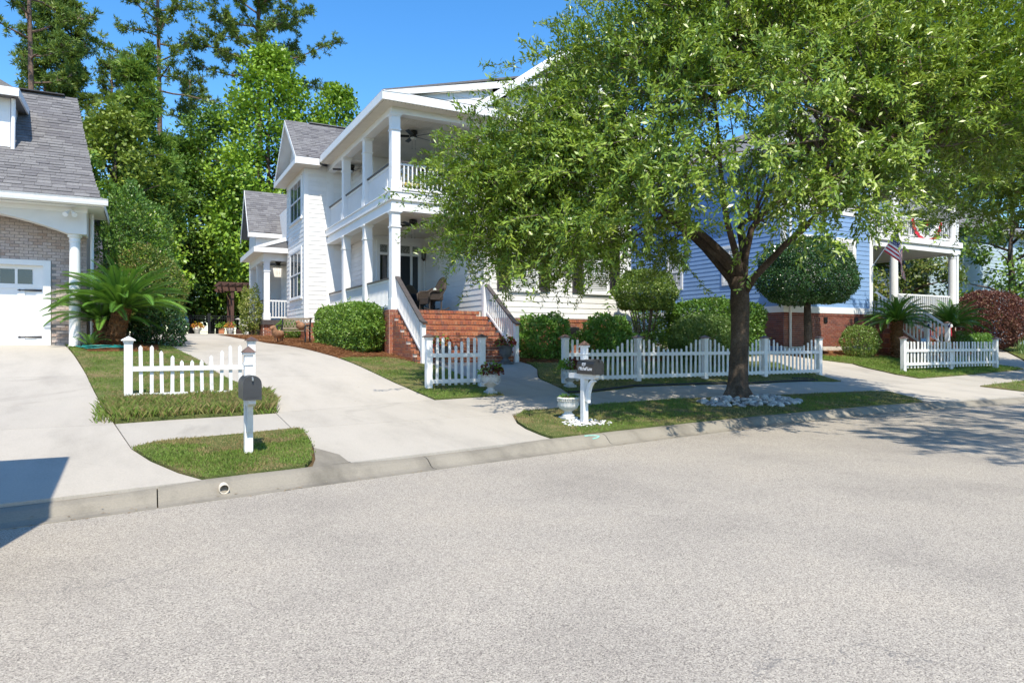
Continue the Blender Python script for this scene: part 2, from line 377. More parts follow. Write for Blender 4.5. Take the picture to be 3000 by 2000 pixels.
# ---- paving slabs, each a piece of its walk or drive
drv1 = thing('driveway', 'pale concrete driveway of the brick garage house', 'driveway', (0, 0, 0), kind='structure')
drv2 = thing('driveway', 'long pale concrete driveway beside the white house', 'driveway', (0, 0, 0), kind='structure')
drv3 = thing('driveway', 'concrete driveway between the white and the blue house', 'driveway', (0, 0, 0), kind='structure')
swk = thing('sidewalk', 'concrete sidewalk slabs along the street', 'sidewalk', (0, 0, 0), kind='structure')
wlk = thing('front_walk', 'curved concrete walk to the brick steps', 'walk', (0, 0, 0), kind='structure')
D1 = [[(-9, 22.02), (-9, 16.6), (-1.09, 16.75), (-1.49, 19.31), (-1.95, 22.02)],
      [(-9, 16.6), (-9, 11.7), (-.41, 11.75), (-.43, 11.9), (-.57, 12.84), (-.66, 13.63), (-1.09, 16.75)],
      [(-9, 11.7), kb(-9), *kline(-7, .54, 7), (.32, 8.36), (.05, 9.08), (-.16, 9.88), (-.41, 11.75)]]
for p in D1: drape('slab', p, 0, M_conc, drv1, shrink=JT)
D2 = [[kb(2.2), *kline(2.6, 5.4, 7), (5.4, 9.14), (5.44, 9.67), (5.55, 10.16), (5.76, 10.66), (5.9, 11.0), (1.95, 10.72), (2.04, 10.64), (2.07, 10.25), (1.97, 9.29)],
      [(1.95, 10.72), (5.9, 11.0), (6.23, 11.18), (6.74, 11.55), (6.82, 13.03), (5.12, 12.82), (1.95, 12.18)],
      [(1.95, 12.18), (5.12, 12.82), (5.11, 13.8), (4.95, 16.2), (1.5, 16.2), (1.65, 15.78), (2.16, 14.29), (2.1, 13.0)],
      [(1.5, 16.2), (4.95, 16.2), (4.74, 19.22), (4.45, 21.4), (.75, 21.4), (.92, 20.24), (1.2, 18.78)],
      [(.75, 21.4), (4.45, 21.4), (4.2, 23.6), (3.8, 25.6), (3.74, 27), (.24, 27), (.46, 23.5)],
      [(.24, 27), (3.74, 27), (3.3, 30.1), (3.0, 33.5), (.0, 33.5), (.1, 29)],
      [(0, 33.5), (3, 33.5), (3.2, 38), (5.6, 40), (5.8, 46.9), (-2.5, 46.9), (-2, 38)]]
for p in D2: drape('slab', p, 0, M_conc, drv2, shrink=JT)
drape('slab', [(1.84, 8.56), (1.97, 9.26), (2.18, 8.74), kb(2.18), kb(1.72)], .004, M_kerb, drv2)
SW = [[(-.16, 9.88), (.12, 10.18), (1.22, 10.42), (1.95, 10.66), (1.95, 12.12), (1.26, 12.02), (.3, 11.92), (-.41, 11.78)],
      [(6.74, 11.55), (6.23, 11.18), (6.63, 11.22), (8.43, 11.51), (8.62, 11.53), (8.6, 12.95), (8.4, 12.95), (6.82, 13.03)],
      [(8.62, 11.53), (10.4, 11.7), (10.6, 13.42), (9.09, 13.0), (8.6, 12.95)],
      [(10.4, 11.7), (12.7, 11.64), (12.75, 13.44), (10.65, 13.5), (10.6, 13.42)],
      [(12.7, 11.64), (14.35, 11.57), (14.5, 13.25), (13.33, 13.42), (12.75, 13.44)],
      [(14.35, 11.57), (16.38, 11.51), (17.5, 11.35), (17.6, 13.1), (16.65, 13.35), (15.93, 13.35), (14.5, 13.25)],
      [(21.7, 11.3), (25.14, 11.69), (25.2, 13.26), (21.64, 12.98)], [(25.14, 11.69), (30, 12.0), (30, 13.9), (28.98, 13.75), (25.2, 13.26)],
      [(30, 12.0), (60, 11), (60, 12.6), (30, 13.9)]]
for p in SW: drape('slab', p, 0, M_walk, swk, shrink=JT)
WK = [[(6.82, 13.03), (8.4, 12.95), (8.65, 13.66), (8.83, 14.9), (7.0, 14.9), (6.84, 13.53)],
      [(7.0, 14.9), (8.83, 14.9), (8.9, 15.15), (9.16, 15.65), (9.6, 16.41), (9.81, 17.15), (9.8, 17.75), (6.7, 17.75), (6.9, 17.3), (7.0, 16.39), (7.03, 15.3)]]
for p in WK: drape('slab', p, 0, M_walk, wlk, shrink=JT)
D3 = [[kb(16.7), *kline(17.4, 21.9, 6), (21.93, 10.19), (21.78, 11.3), (21.7, 11.3), (21.66, 12.3), (17.55, 12.3), (17.5, 11.35), (16.9, 10.2)],
      [(17.55, 12.3), (21.66, 12.3), (21.64, 12.98), (21.75, 13.83), (22.15, 15.33), (18.75, 15.33), (18.58, 15.05), (18.55, 14.35), (18.03, 13.07), (17.6, 13.1)],
      [(18.75, 15.33), (22.15, 15.33), (22.35, 15.83), (21.2, 17.0), (20.3, 18.2), (20.3, 30), (17.2, 30), (17.2, 19.2), (18.2, 16.8), (19.2, 16.4)]]
for p in D3: drape('slab', p, 0, M_conc, drv3, shrink=JT)
drape('path', [(29.98, 13.92), (31, 14), (34, 15.9), (38, 19), (36.6, 19.6), (32.67, 16.17), (29.85, 14.91)], 0, M_walk, kind='structure')

# ---- lawns: real turf sheet with separate blades
LAWNS = []
def lawn(poly, off=.02, dens=900, h=.05, mix='green', name='lawn'):
    drape(name, poly, off, M_turf, None, kind='structure'); LAWNS.append((poly, off, dens, h, mix))
ISL1 = [(-.15, 9.86), (.12, 10.16), (1.22, 10.40), (2.03, 10.62), (2.05, 10.25), (1.95, 9.29), (1.8, 8.58), kb(1.63, .015), *kline(1.3, .56, 4), (.34, 8.36), (.07, 9.08)]
STRIP = [(-.64, 13.63), (-.55, 12.84), (-.41, 11.93), (.3, 11.95), (1.26, 12.05), (1.93, 12.2), (2.08, 13.0), (2.14, 14.29)]
LAWN1 = [(-.66, 13.65), (2.14, 14.31), (1.64, 15.78), (1.38, 16.93), (1.18, 18.78), (.9, 20.24), (.6, 22.2), (-1.3, 22.2), (-1.93, 22.1), (-1.47, 19.31), (-1.09, 16.82)]
LAWN2 = [(4.78, 19.1), (4.95, 16.25), (5.13, 13.8), (5.14, 12.85), (6.8, 13.06), (6.82, 13.53), (7.01, 15.3), (6.98, 16.39), (6.88, 17.3), (6.5, 17.75), (6.4, 18.3), (6.2, 19.0)]
ISL2 = [(5.78, 10.66), (5.57, 10.16), (5.46, 9.67), (5.42, 9.14), kb(5.44, .015), *kline(5.8, 16.5, 18), (16.95, 10.25), (17.45, 11.3), (16.38, 11.49), (14.35, 11.55), (12.7, 11.62), (10.4, 11.68), (8.43, 11.49), (6.63, 11.2), (6.23, 11.16)]
LAWN3 = [(8.42, 12.98), (9.09, 13.03), (10.63, 13.52), (13.33, 13.45), (14.5, 13.28), (15.93, 13.37), (16.65, 13.37), (17.98, 13.1), (18.5, 14.35), (18.55, 15.05), (18.65, 15.4), (19.1, 16.35), (18.1, 16.8), (17.6, 17.3), (11, 17.3), (9.83, 17.4), (9.83, 17.15), (9.62, 16.41), (9.18, 15.65), (8.87, 15.04), (8.67, 13.66)]
LAWN4 = [(21.3, 17.1), (22.38, 15.83), (22.17, 15.33), (21.77, 13.83), (21.66, 13.0), (25.2, 13.28), (28.98, 13.77), (29.95, 13.94), (29.83, 14.91), (32.2, 15.9), (33.5, 17), (30, 16.6), (26, 16.8)]
LAWN5 = [(31.1, 14.0), (45, 13.6), (60, 13), (60, 17), (38, 18.9), (34, 15.8)]
ISL3 = [(21.95, 10.19), (21.8, 11.28), (25.14, 11.67), (30, 11.98), (60, 10.9), (60, 5.6), *kline(50, 21.95, 16)]
lawn(ISL1, .03, 4200, .032, 'mixed'); lawn(STRIP, .05, 3600, .12, 'long'); lawn(LAWN1, .02, 2000, .03, 'mixed')
lawn(LAWN2, .02, 1900, .035, 'mixed'); lawn(ISL2, .03, 1500, .035, 'moss'); lawn(LAWN3, .02, 800, .045, 'moss'); lawn(LAWN4, .03, 900, .07, 'green'); lawn(LAWN5, .03, 150, .07, 'green'); lawn(ISL3, .03, 140, .07, 'green')

def inpoly(poly, x, y):
    c = np.zeros(len(x), bool); n = len(poly); j = n-1
    for i in range(n):
        xi, yi = poly[i]; xj, yj = poly[j]
        t = ((yi > y) != (yj > y)) & (x < (xj-xi)*(y-yi)/(yj-yi+1e-12)+xi); c ^= t; j = i
    return c
def scatter(poly, n, exclude=()):
    P = np.array(poly); lo, hi = P.min(0), P.max(0); out = np.zeros((0, 2))
    A = np.prod(hi-lo); sh = 0.5*abs(np.dot(P[:, 0], np.roll(P[:, 1], 1))-np.dot(P[:, 1], np.roll(P[:, 0], 1)))
    q = rng.uniform(lo, hi, (int(n*A/sh*1.0)+8, 2)); q = q[inpoly(poly, q[:, 0], q[:, 1])]
    return q
def polyarea(poly):
    P = np.array(poly); return .5*abs(np.dot(P[:, 0], np.roll(P[:, 1], 1))-np.dot(P[:, 1], np.roll(P[:, 0], 1)))
def vnoise(x, y, s, seed=0):
    """cheap smooth 2D noise"""
    r = np.random.default_rng(seed); G = r.random((64, 64)); u = x*s+100; v = y*s+100
    i = np.floor(u).astype(int); j = np.floor(v).astype(int); fu = u-i; fv = v-j; fu = fu*fu*(3-2*fu); fv = fv*fv*(3-2*fv)
    a = G[i % 64, j % 64]; b = G[(i+1) % 64, j % 64]; c = G[i % 64, (j+1) % 64]; d = G[(i+1) % 64, (j+1) % 64]
    return (a*(1-fu)+b*fu)*(1-fv)+(c*(1-fu)+d*fu)*fv
M_grass = leafmat('grass blades', [(0, (.26, .18, .09)), (.16, (.36, .28, .13)), (.3, (.23, .23, .07)), (.55, (.13, .20, .035)), (.8, (.17, .27, .045)), (1, (.25, .34, .08))], .6, .25, .25, psc=.5)
def blades(name, q, z, h, wdt, tint, lean=.6):
    n = len(q); th = rng.uniform(0, 2*np.pi, n); hh = h*rng.uniform(.45, 1.25, n)
    sx, sy = np.cos(th)*wdt/2, np.sin(th)*wdt/2; la = rng.uniform(0, 2*np.pi, n); ll = hh*lean*rng.uniform(.2, 1, n)
    V = np.zeros((n, 4, 3)); V[:, 0] = np.c_[q[:, 0]-sx, q[:, 1]-sy, z]; V[:, 1] = np.c_[q[:, 0]+sx, q[:, 1]+sy, z]
    mx = q[:, 0]+np.cos(la)*ll*.35; my = q[:, 1]+np.sin(la)*ll*.35
    V[:, 2] = np.c_[mx+sx*.8, my+sy*.8, z+hh*.6]; V[:, 3] = np.c_[q[:, 0]+np.cos(la)*ll, q[:, 1]+np.sin(la)*ll, z+hh]
    V2 = V[:, [0, 1, 2, 3]]
    return mobj(name, fast_mesh(name, V2.reshape(-1, 3), n, 4, M_grass, tint), None, kind='stuff')
for i, (poly, off, dens, h, mix) in enumerate(LAWNS):
    q = scatter(poly, dens*polyarea(poly)); n = len(q)
    pn = vnoise(q[:, 0], q[:, 1], 1.1, 3); p2 = vnoise(q[:, 0], q[:, 1], 3.1, 5); dry = .55*pn+.45*p2
    if mix == 'green': t = .75+.25*rng.random(n)
    elif mix == 'mixed': t = np.where(dry+.12*rng.random(n) > np.quantile(dry, .62)+.06, .05+.2*rng.random(n), .36+.6*rng.random(n)); 
    elif mix == 'long': t = np.where(rng.random(n) < .62, .04+.26*rng.random(n), .4+.6*rng.random(n))
    else: t = np.where(dry+.1*rng.random(n) > np.quantile(dry, .45)+.05, .03+.22*rng.random(n), .34+.45*rng.random(n))
    keep = np.ones(n, bool)
    if mix == 'moss': keep = rng.random(n) < np.where(dry > np.quantile(dry, .55), .4, 1)
    if mix == 'mixed': keep = rng.random(n) < np.where(dry > np.quantile(dry, .66), .6, 1)
    q, t = q[keep], t[keep]; q = q+rng.normal(0, .018, q.shape)
    hv = h*(.6+.8*vnoise(q[:, 0], q[:, 1], 2.3, 9))
    blades('grass', q, g(q[:, 0], q[:, 1])+off-.004, hv, .009 if h < .1 else .012, t, .9)
# tufts that fall over the edges of the long strip
q = scatter([(-.7, 11.85), (1.98, 12.1), (2.2, 14.3), (2.05, 14.3), (1.9, 12.35), (-.3, 12.0), (-.55, 13.6), (-.75, 13.6)], 900); blades('grass', q, g(q[:, 0], q[:, 1])+.0, .1*np.ones(len(q)), .012, .1+.9*rng.random(len(q)), 1.1)
# pine straw beds
M_straw = leafmat('pine straw', [(0, (.20, .085, .035)), (.5, (.33, .16, .07)), (1, (.45, .25, .12))], .8, .1, .2, (.4, .2, .1))
M_strawb = soil_mat('pine straw bed', [(.3, (.13, .055, .025)), (.55, (.25, .115, .05)), (.8, (.34, .18, .08))], 5, 60)
BEDS = [[(3.3, 30.1), (3.74, 27), (3.8, 25.7), (4.1, 24.6), (4.9, 24.4), (6.6, 24), (6.6, 28.2), (5.7, 28.2), (5.7, 32), (4.6, 32.0), (3.3, 33.5), (3.0, 33.5)],
        [(4.2, 23.6), (4.47, 21.4), (4.76, 19.25), (6.2, 19.02), (6.55, 18.0), (6.6, 24), (4.9, 24.4), (4.1, 24.6)],
        [(9.85, 17.42), (11, 17.32), (17.5, 17.32), (17.2, 19.6), (9.8, 19.6)], [(21.3, 17.12), (26, 16.82), (26.9, 16.7), (26.9, 18.3), (21.0, 18.3), (20.4, 18.2)],
        [(28.7, 16.6), (33.5, 17.05), (38, 19), (38, 21), (28.7, 18.2)], [(-1.28, 22.22), (.58, 22.22), (.45, 23.5), (.2, 27), (-1.3, 27)],
        [(-1.3, 20.1), (-.2, 20.0), (.3, 20.6), (.3, 22), (-1.3, 22)]]
for i, poly in enumerate(BEDS):
    off = .03 if i < 6 else .05
    drape('mulch_bed', poly, off, M_strawb, None, kind='structure')
    n = int(polyarea(poly)*(520 if i in (0, 1, 2) else 260)); q = scatter(poly, n); n = len(q)
    a = rng.uniform(0, 2*np.pi, n); l = rng.uniform(.06, .14, n); z = g(q[:, 0], q[:, 1])+off+.005+rng.uniform(0, .06, n)*vnoise(q[:, 0], q[:, 1], 1.6, 4)
    dx, dy = np.cos(a)*l, np.sin(a)*l; wx, wy = -np.sin(a)*.005, np.cos(a)*.005; dz = rng.uniform(-.03, .04, n)
    V = np.stack([np.c_[q[:, 0]-dx-wx, q[:, 1]-dy-wy, z], np.c_[q[:, 0]-dx+wx, q[:, 1]-dy+wy, z], np.c_[q[:, 0]+dx+wx, q[:, 1]+dy+wy, z+dz], np.c_[q[:, 0]+dx-wx, q[:, 1]+dy-wy, z+dz]], 1)
    mobj('pine_straw', fast_mesh('pine_straw', V.reshape(-1, 3), n, 4, M_straw, rng.random(n)), None, kind='stuff')
# ------------------------------------------------------------------ building kit
def wallP(axis, fixed):
    """axis 'x': wall facing -Y at Y=fixed, s runs along X; axis 'y': wall facing -X at X=fixed, s runs along Y; d = distance out of the wall"""
    if axis == 'x': return lambda b, s0, s1, d0, d1, z0, z1, mi=0: b.box(s0, s1, fixed-d0, fixed-d1, z0, z1, mi)
    return lambda b, s0, s1, d0, d1, z0, z1, mi=0: b.box(fixed-d0, fixed-d1, s0, s1, z0, z1, mi)
def pt(axis, fixed, s, d, z): return (s, fixed-d, z) if axis == 'x' else (fixed-d, s, z)
def siding(parent, axis, fixed, s0, s1, z0, z1, mat, e=.184, gable=None, name='siding_board'):
    def board(a0, a1, h):
        b = B(); pr = [(0, 0), (.021, 0), (.006, h+.012), (0, h+.012)]
        b.prism([pt(axis, 0, a0, d, z) for d, z in pr], (a1-a0, 0, 0) if axis == 'x' else (0, a1-a0, 0)); return b
    base = (0, fixed, 0) if axis == 'x' else (fixed, 0, 0)
    z = z0; me = None
    while z < z1-.02:
        h = min(e, z1-z)
        if gable:
            a, c = gable(z+h*.5)
            if c-a < .15: break
            m = board(a, c, h).mesh(name, mat)
        elif me is None or h < e-.001: m = board(s0, s1, h).mesh(name, mat); me = m if h >= e-.001 else me
        else: m = me
        inst(name, m, parent, (base[0], base[1], z)); z += e
def slats(b, axis, fixed, s0, s1, z0, z1, n, d0, d1, mi=0):
    for i in range(n):
        za = z0+(z1-z0)*(i+.1)/n; zb = z0+(z1-z0)*(i+.8)/n
        wallP(axis, fixed)(b, s0, s1, d0, d1, za, zb, mi)
M_blind = mk('white blind', (.62, .62, .59), .6, .04, 3)
def window(parent, axis, fixed, c, z0, w, h, cols=3, rows=2, blind=True, casing=.1, sill=True, glass=None, label=None):
    W = wallP(axis, fixed); a, b_, zt = c-w/2, c+w/2, z0+h; cs = casing; zm = z0+h/2
    fr = B()
    W(fr, a-cs, a, .0, .055, z0-.02, zt+cs); W(fr, b_, b_+cs, .0, .055, z0-.02, zt+cs); W(fr, a, b_, .0, .052, zt, zt+cs)
    if sill: W(fr, a-cs-.04, b_+cs+.04, .0, .085, z0-.09, z0-.02)
    else: W(fr, a-cs, b_+cs, .0, .05, z0-.02-cs, z0-.02)
    o = fr.obj('window', M_white, parent)
    sh = B(); t = .045
    W(sh, a, a+t, .022, .044, z0-.02, zt); W(sh, b_-t, b_, .022, .044, z0-.02, zt); W(sh, a+t, b_-t, .022, .043, zt-t, zt)
    W(sh, a+t, b_-t, .022, .043, z0-.02, z0+t); W(sh, a+t, b_-t, .022, .048, zm-.03, zm+.03)
    sh.obj('sash', M_white, o)
    mu = B()
    for i in range(1, cols):
        s = a+w*i/cols; W(mu, s-.011, s+.011, .026, .038, z0+t, zm-.03); W(mu, s-.011, s+.011, .026, .038, zm+.03, zt-t)
    for r in range(1, rows):
        for lo, hi in ((z0+t, zm-.03), (zm+.03, zt-t)):
            z = lo+(hi-lo)*r/rows; W(mu, a+t, b_-t, .0265, .0375, z-.011, z+.011)
    if mu.v: mu.obj('muntin', M_white, o)
    gl = B(); W(gl, a+t, b_-t, .0225, .026, z0+t, zt-t); gl.obj('pane', glass or M_glass, o)
    if blind:
        bl = B(); slats(bl, axis, fixed, a+t+.005, b_-t-.005, z0+t+.01, zt-t-.01, int(h/.075), .0262, .0268); bl.obj('blind', M_blind, o)
    return o
def shutter(parent, axis, fixed, s0, s1, z0, z1):
    W = wallP(axis, fixed); f = B(); t = .05
    W(f, s0, s0+t, .022, .06, z0, z1); W(f, s1-t, s1, .022, .06, z0, z1)
    zm = (z0+z1)/2
    for za, zb in ((z0, z0+.14), (zm-.04, zm+.04), (z1-.1, z1)): W(f, s0+t, s1-t, .022, .059, za, zb)
    o = f.obj('shutter', M_shut, parent); l = B()
    for lo, hi in ((z0+.14, zm-.04), (zm+.04, z1-.1)):
        n = int((hi-lo)/.042)
        for i in range(n):
            z = lo+(hi-lo)*(i+.5)/n; p0 = pt(axis, fixed, s0+t, .04, z); p1 = pt(axis, fixed, s1-t, .04, z)
            l.bar(p0, p1, .012, .045, up=(0, -.6, 1) if axis == 'x' else (-.6, 0, 1))
    l.obj('louvre', M_shut, o); return o
def railing(parent, p0, p1, h=.92, gap=.135, top=None, cap=True, low=.09, bal=.035, name='railing', mat=None, sk=0):
    """p0, p1 at floor level"""
    mat = mat or M_white; p0, p1 = Vector(p0), Vector(p1); L = Vector((p1.x-p0.x, p1.y-p0.y, 0)).length; up = Vector((0, 0, 1))
    r = B(); r.bar(p0+up*(h-.05), p1+up*(h-.05), .05, .07); r.bar(p0+up*(low+.03), p1+up*(low+.03), .05, .06); o = r.obj(name, mat, parent)
    if cap:
        c = B(); c.bar(p0+up*(h+.009), p1+up*(h+.009), .14, .045); c.obj('rail_cap', M_cap, o)
    n = max(1, int(round(L/gap))-1); sl = (p1.z-p0.z)/L
    b = B(); z0, z1 = low+.06, h-.085
    if abs(sl) < .01: b.box(-bal/2, bal/2, -bal/2, bal/2, z0, z1)
    else:
        d = (p1-p0); d.z = 0; d.normalize(); s_ = Vector((-d.y, d.x, 0)); k = bal/2
        vs = [d*a*k+s_*c*k+up*((z0 if q == 0 else z1)+a*k*sl) for q in (0, 1) for c in (-1, 1) for a in (-1, 1)]
        b.add(vs, [(0, 2, 3, 1), (4, 5, 7, 6), (0, 1, 5, 4), (2, 6, 7, 3), (0, 4, 6, 2), (1, 3, 7, 5)])
    me = b.mesh('baluster', mat)
    for i in range(n):
        t = (i+1)/(n+1); inst('baluster', me, o, p0.lerp(p1, t))
    return o
def column(parent, x, y, z0, z1, w=.27, name='column'):
    b = B(); k = w/2
    b.box(x-k, x+k, y-k, y+k, z0+.3, z1-.08); b.box(x-k-.03, x+k+.03, y-k-.03, y+k+.03, z0, z0+.3)
    b.box(x-k-.018, x+k+.018, y-k-.018, y+k+.018, z0+.3, z0+.33)
    b.box(x-k-.025, x+k+.025, y-k-.025, y+k+.025, z1-.5, z1-.46); b.box(x-k-.025, x+k+.025, y-k-.025, y+k+.025, z1-.08, z1-.045); b.box(x-k-.05, x+k+.05, y-k-.05, y+k+.05, z1-.045, z1)
    return b.obj(name, M_white, parent)
def round_column(parent, x, y, z0, z1, r=.14, name='column'):
    pr = [(r*1.35, 0), (r*1.35, .06), (r*1.2, .07), (r*1.2, .12), (r*1.02, .15), (r, .3), (r*.97, (z1-z0)*.6), (r*.9, z1-z0-.2), (r*1.02, z1-z0-.19), (r*1.02, z1-z0-.16), (r*.92, z1-z0-.15), (r*.95, z1-z0-.09), (r*1.25, z1-z0-.06), (r*1.25, z1-z0)]
    return B().lathe(pr, (x, y, z0), 20).obj(name, M_white, parent)
def brick_wall(parent, axis, fixed, s0, s1, z0, z1, L, h, mat, joint=.011, proud=.012, skip=None, limit=0, count=[0], depth=.05, tops=None):
    """running bond; the first `limit` bricks (rows from the top) are objects, the rest one joined part"""
    rows = int((z1-z0)/h+.01); W = wallP(axis, fixed); cells = []
    for r in range(rows):
        z = z1-(r+1)*h; off = (r % 2)*L/2; k = math.floor((s0-off)/L)
        s = k*L+off
        while s < s1:
            a, b = max(s, s0), min(s+L, s1)
            if b-a > .04 and not (skip and skip((a+b)/2, z+h/2)): cells.append((a, b, z))
            s += L
    j = B(); cache = {}; tint = []
    for n, (a, b, z) in enumerate(cells):
        if n < limit:
            key = round(b-a, 3)
            if key not in cache:
                q = B(); wallP(axis, 0)(q, joint/2, (b-a)-joint/2, -depth+.004, proud, joint/2, h-joint/2); cache[key] = q.mesh('brick', mat)
            loc = (a, fixed+random.uniform(-.003, .003), z) if axis == 'x' else (fixed+random.uniform(-.003, .003), a, z)
            inst('brick', cache[key], parent, loc)
        else:
            W(j, a+joint/2, b-joint/2, -depth+.004, proud+random.uniform(-.003, .003), z+joint/2, z+h-joint/2); tint += [random.random()]*6
    if j.v:
        o = j.obj('bricks', mat, parent, kind='stuff'); at = o.data.attributes.new('tint', 'FLOAT', 'FACE'); at.data.foreach_set('value', tint)
def joined_bricks(parent, boxes, mat, name='bricks'):
    j = B(); t = []
    for bx in boxes: j.box(*bx); t += [random.random()]*6
    o = j.obj(name, mat, parent, kind='stuff'); o.data.attributes.new('tint', 'FLOAT', 'FACE').data.foreach_set('value', t); return o
def shingles(parent, ridge_fn, us, n_rows, tab, mat, limit=300, thick=.012):
    """ridge_fn(u, t) -> point on the roof (u across, t in 0..1 eave to ridge); us(t) -> (u0,u1)"""
    j = B(); tint = []; cnt = 0
    for r in range(n_rows):
        t0, t1 = r/n_rows, min(1, (r+1.25)/n_rows); u0, u1 = us(t0); off = random.uniform(0, tab)
        u = u0-off
        while u < u1:
            a, b = max(u, u0), min(u+tab*random.uniform(.75, 1.3), u1); u = b if b > u0 else u+tab
            if b-a < .03: continue
            p = [Vector(ridge_fn(a+.004, t0)), Vector(ridge_fn(b-.004, t0)), Vector(ridge_fn(b-.004, t1)), Vector(ridge_fn(a+.004, t1))]
            nrm = (p[1]-p[0]).cross(p[3]-p[0]).normalized()
            if nrm.z < 0: nrm = -nrm
            th = thick*random.choice((.7, 1, 1.5)); q = [p[0]+nrm*(th+.006), p[1]+nrm*(th+.006), p[2]+nrm*.004, p[3]+nrm*.004, p[0]+nrm*.002, p[1]+nrm*.002]
            fs = [(0, 1, 2, 3), (4, 5, 1, 0), (0, 3, 4), (1, 5, 2)]
            if cnt < limit:
                bb = B().add(q, fs); me = bpy.data.meshes.new('shingle'); c = q[0]; me.from_pydata([tuple(v-c) for v in q], [], fs); me.materials.append(mat); inst('shingle', me, parent, c); cnt += 1
            else: j.add(q, fs); tint += [random.random()]*4
    if j.v:
        me = bpy.data.meshes.new('shingles'); me.from_pydata(j.v, [], j.f); me.materials.append(mat)
        me.attributes.new('tint', 'FLOAT', 'FACE').data.foreach_set('value', tint)
        o = bpy.data.objects.new('shingles', me); link(o, parent, (0, 0, 0)); props(o, kind='stuff')
# ------------------------------------------------------------------ the white two-storey house
PF, UF, C1, C2 = 2.57, 6.15, 5.58, 8.52         # porch floors and ceilings
FX, FY = 6.67, 20.0                              # porch corner column
WX, WY = 9.55, 19.7                              # main block: left corner, front wall
BX = 15.4                                        # right corner
DY = 25.0; IX = 7.5                              # door wall, inner wall
VX, VY0, VY1 = 5.64, 28.2, 32.1                  # wing: left wall, front, back
wh = thing('white_house', 'white clapboard two-storey house with corner porch and brick steps', 'house', (10.5, 24, 1.2))
c = B()                                          # solid cores behind the boards
c.box(WX+.001, BX, WY+.001, 36, 1.0, 8.75); c.box(IX+.001, WX+.2, DY+.001, 36, 1.0, 8.75); c.box(VX+.001, IX+.2, VY0+.001, VY1, 1.0, 8.75); c.box(VX+.6, 12, VY1-.1, 40, 1.0, 8.3)
c.obj('wall', M_side, wh)
Z0 = 2.38
siding(wh, 'x', WY, WX+.12, BX, Z0, 8.72, M_side)
siding(wh, 'y', WX, WY+.12, DY, PF+.02, C1, M_side); siding(wh, 'y', WX, WY+.12, DY, UF+.02, C2, M_side)
siding(wh, 'x', DY, IX, WX, PF+.02, C1, M_side); siding(wh, 'x', DY, IX, WX, UF+.02, C2, M_side)
siding(wh, 'y', IX, DY, VY0, PF+.02, C1, M_side); siding(wh, 'y', IX, DY, VY0, UF+.02, C2, M_side)
siding(wh, 'x', VY0, VX+.13, IX, Z0, 8.72, M_side)
siding(wh, 'y', VX, VY0+.1, VY1, Z0, 8.72, M_side)
# corner boards, water table and frieze
for n, bx in (('corner_board', (WX-.028, WX+.13, WY-.028, WY+.13, Z0-.03, 8.7)), ('corner_board', (VX-.028, VX+.14, VY0-.028, VY0+.12, Z0-.03, 8.6)),
              ('corner_board', (FX-.16, FX+.12, VY0-.03, VY0-.0, PF, 8.6)), ('corner_board', (BX-.13, BX+.02, WY-.028, WY+.1, Z0-.03, 8.7)),
              ('frieze_board', (VX-.03, FX, VY0-.032, VY0, 8.36, 8.66)), ('frieze_board', (VX-.032, VX, VY0+.15, VY1, 8.4, 8.66)),
              ('frieze_board', (WX+.14, BX, WY-.03, WY, 8.4, 8.68)), ('trim_board', (WX-.03, WX, WY+.14, DY, C2-.28, C2)), ('trim_board', (IX, WX-.03, DY-.03, DY, C2-.28, C2)),
              ('trim_board', (WX-.03, WX, WY+.14, DY, C1-.2, C1)), ('trim_board', (IX, WX-.03, DY-.03, DY, C1-.2, C1)), ('corner_board', (WX-.05, WX-.028, DY-.15, DY-.03, PF, C1-.2)),
              ('corner_board', (WX-.05, WX-.028, DY-.15, DY-.03, UF, C2-.28))):
    B().box(*bx).obj(n, M_white, wh)
# foundation: mortar core with bricks
B().box(WX+.02, BX-.02, WY+.0, WY+.3, .7, Z0-.03).obj('foundation', M_mort, wh)
B().box(FX-.1, FX+.1, FY+.2, VY0, .8, PF-.22).obj('foundation', M_mort, wh)
B().box(VX+.01, FX, VY0+.01, VY0+.2, 1, Z0-.03).obj('foundation', M_mort, wh); B().box(VX+.01, VX+.3, VY0+.2, VY1, 1, Z0-.03).obj('foundation', M_mort, wh)
brick_wall(wh, 'x', WY, WX+.02, BX, .98, Z0-.03-.105, .203, .075, M_brick, skip=lambda s, z: (9.95 < s < 10.4 or 12.75 < s < 13.25) and 1.75 < z < 2.1)
joined_bricks(wh, [(x+.005, x+.087, WY-.03, WY+.1, Z0-.13, Z0-.035) for x in np.arange(WX+.02, BX-.09, .092)], M_brick)
brick_wall(wh, 'y', VX, VY0, VY1, 1.2, Z0-.03, .203, .075, M_brick); brick_wall(wh, 'x', VY0, VX, FX-.1, 1.2, Z0-.03, .203, .075, M_brick); brick_wall(wh, 'y', FX-.1, FY+.25, VY0, .9, PF-.22, .203, .075, M_brick)
for x in (10.17, 13.0):
    b = B(); b.box(x-.2, x+.2, WY-.02, WY+.02, 1.78, 2.08); slats(b, 'x', WY, x-.19, x+.19, 1.8, 2.06, 6, .02, .03); b.obj('crawl_vent', M_black, wh)
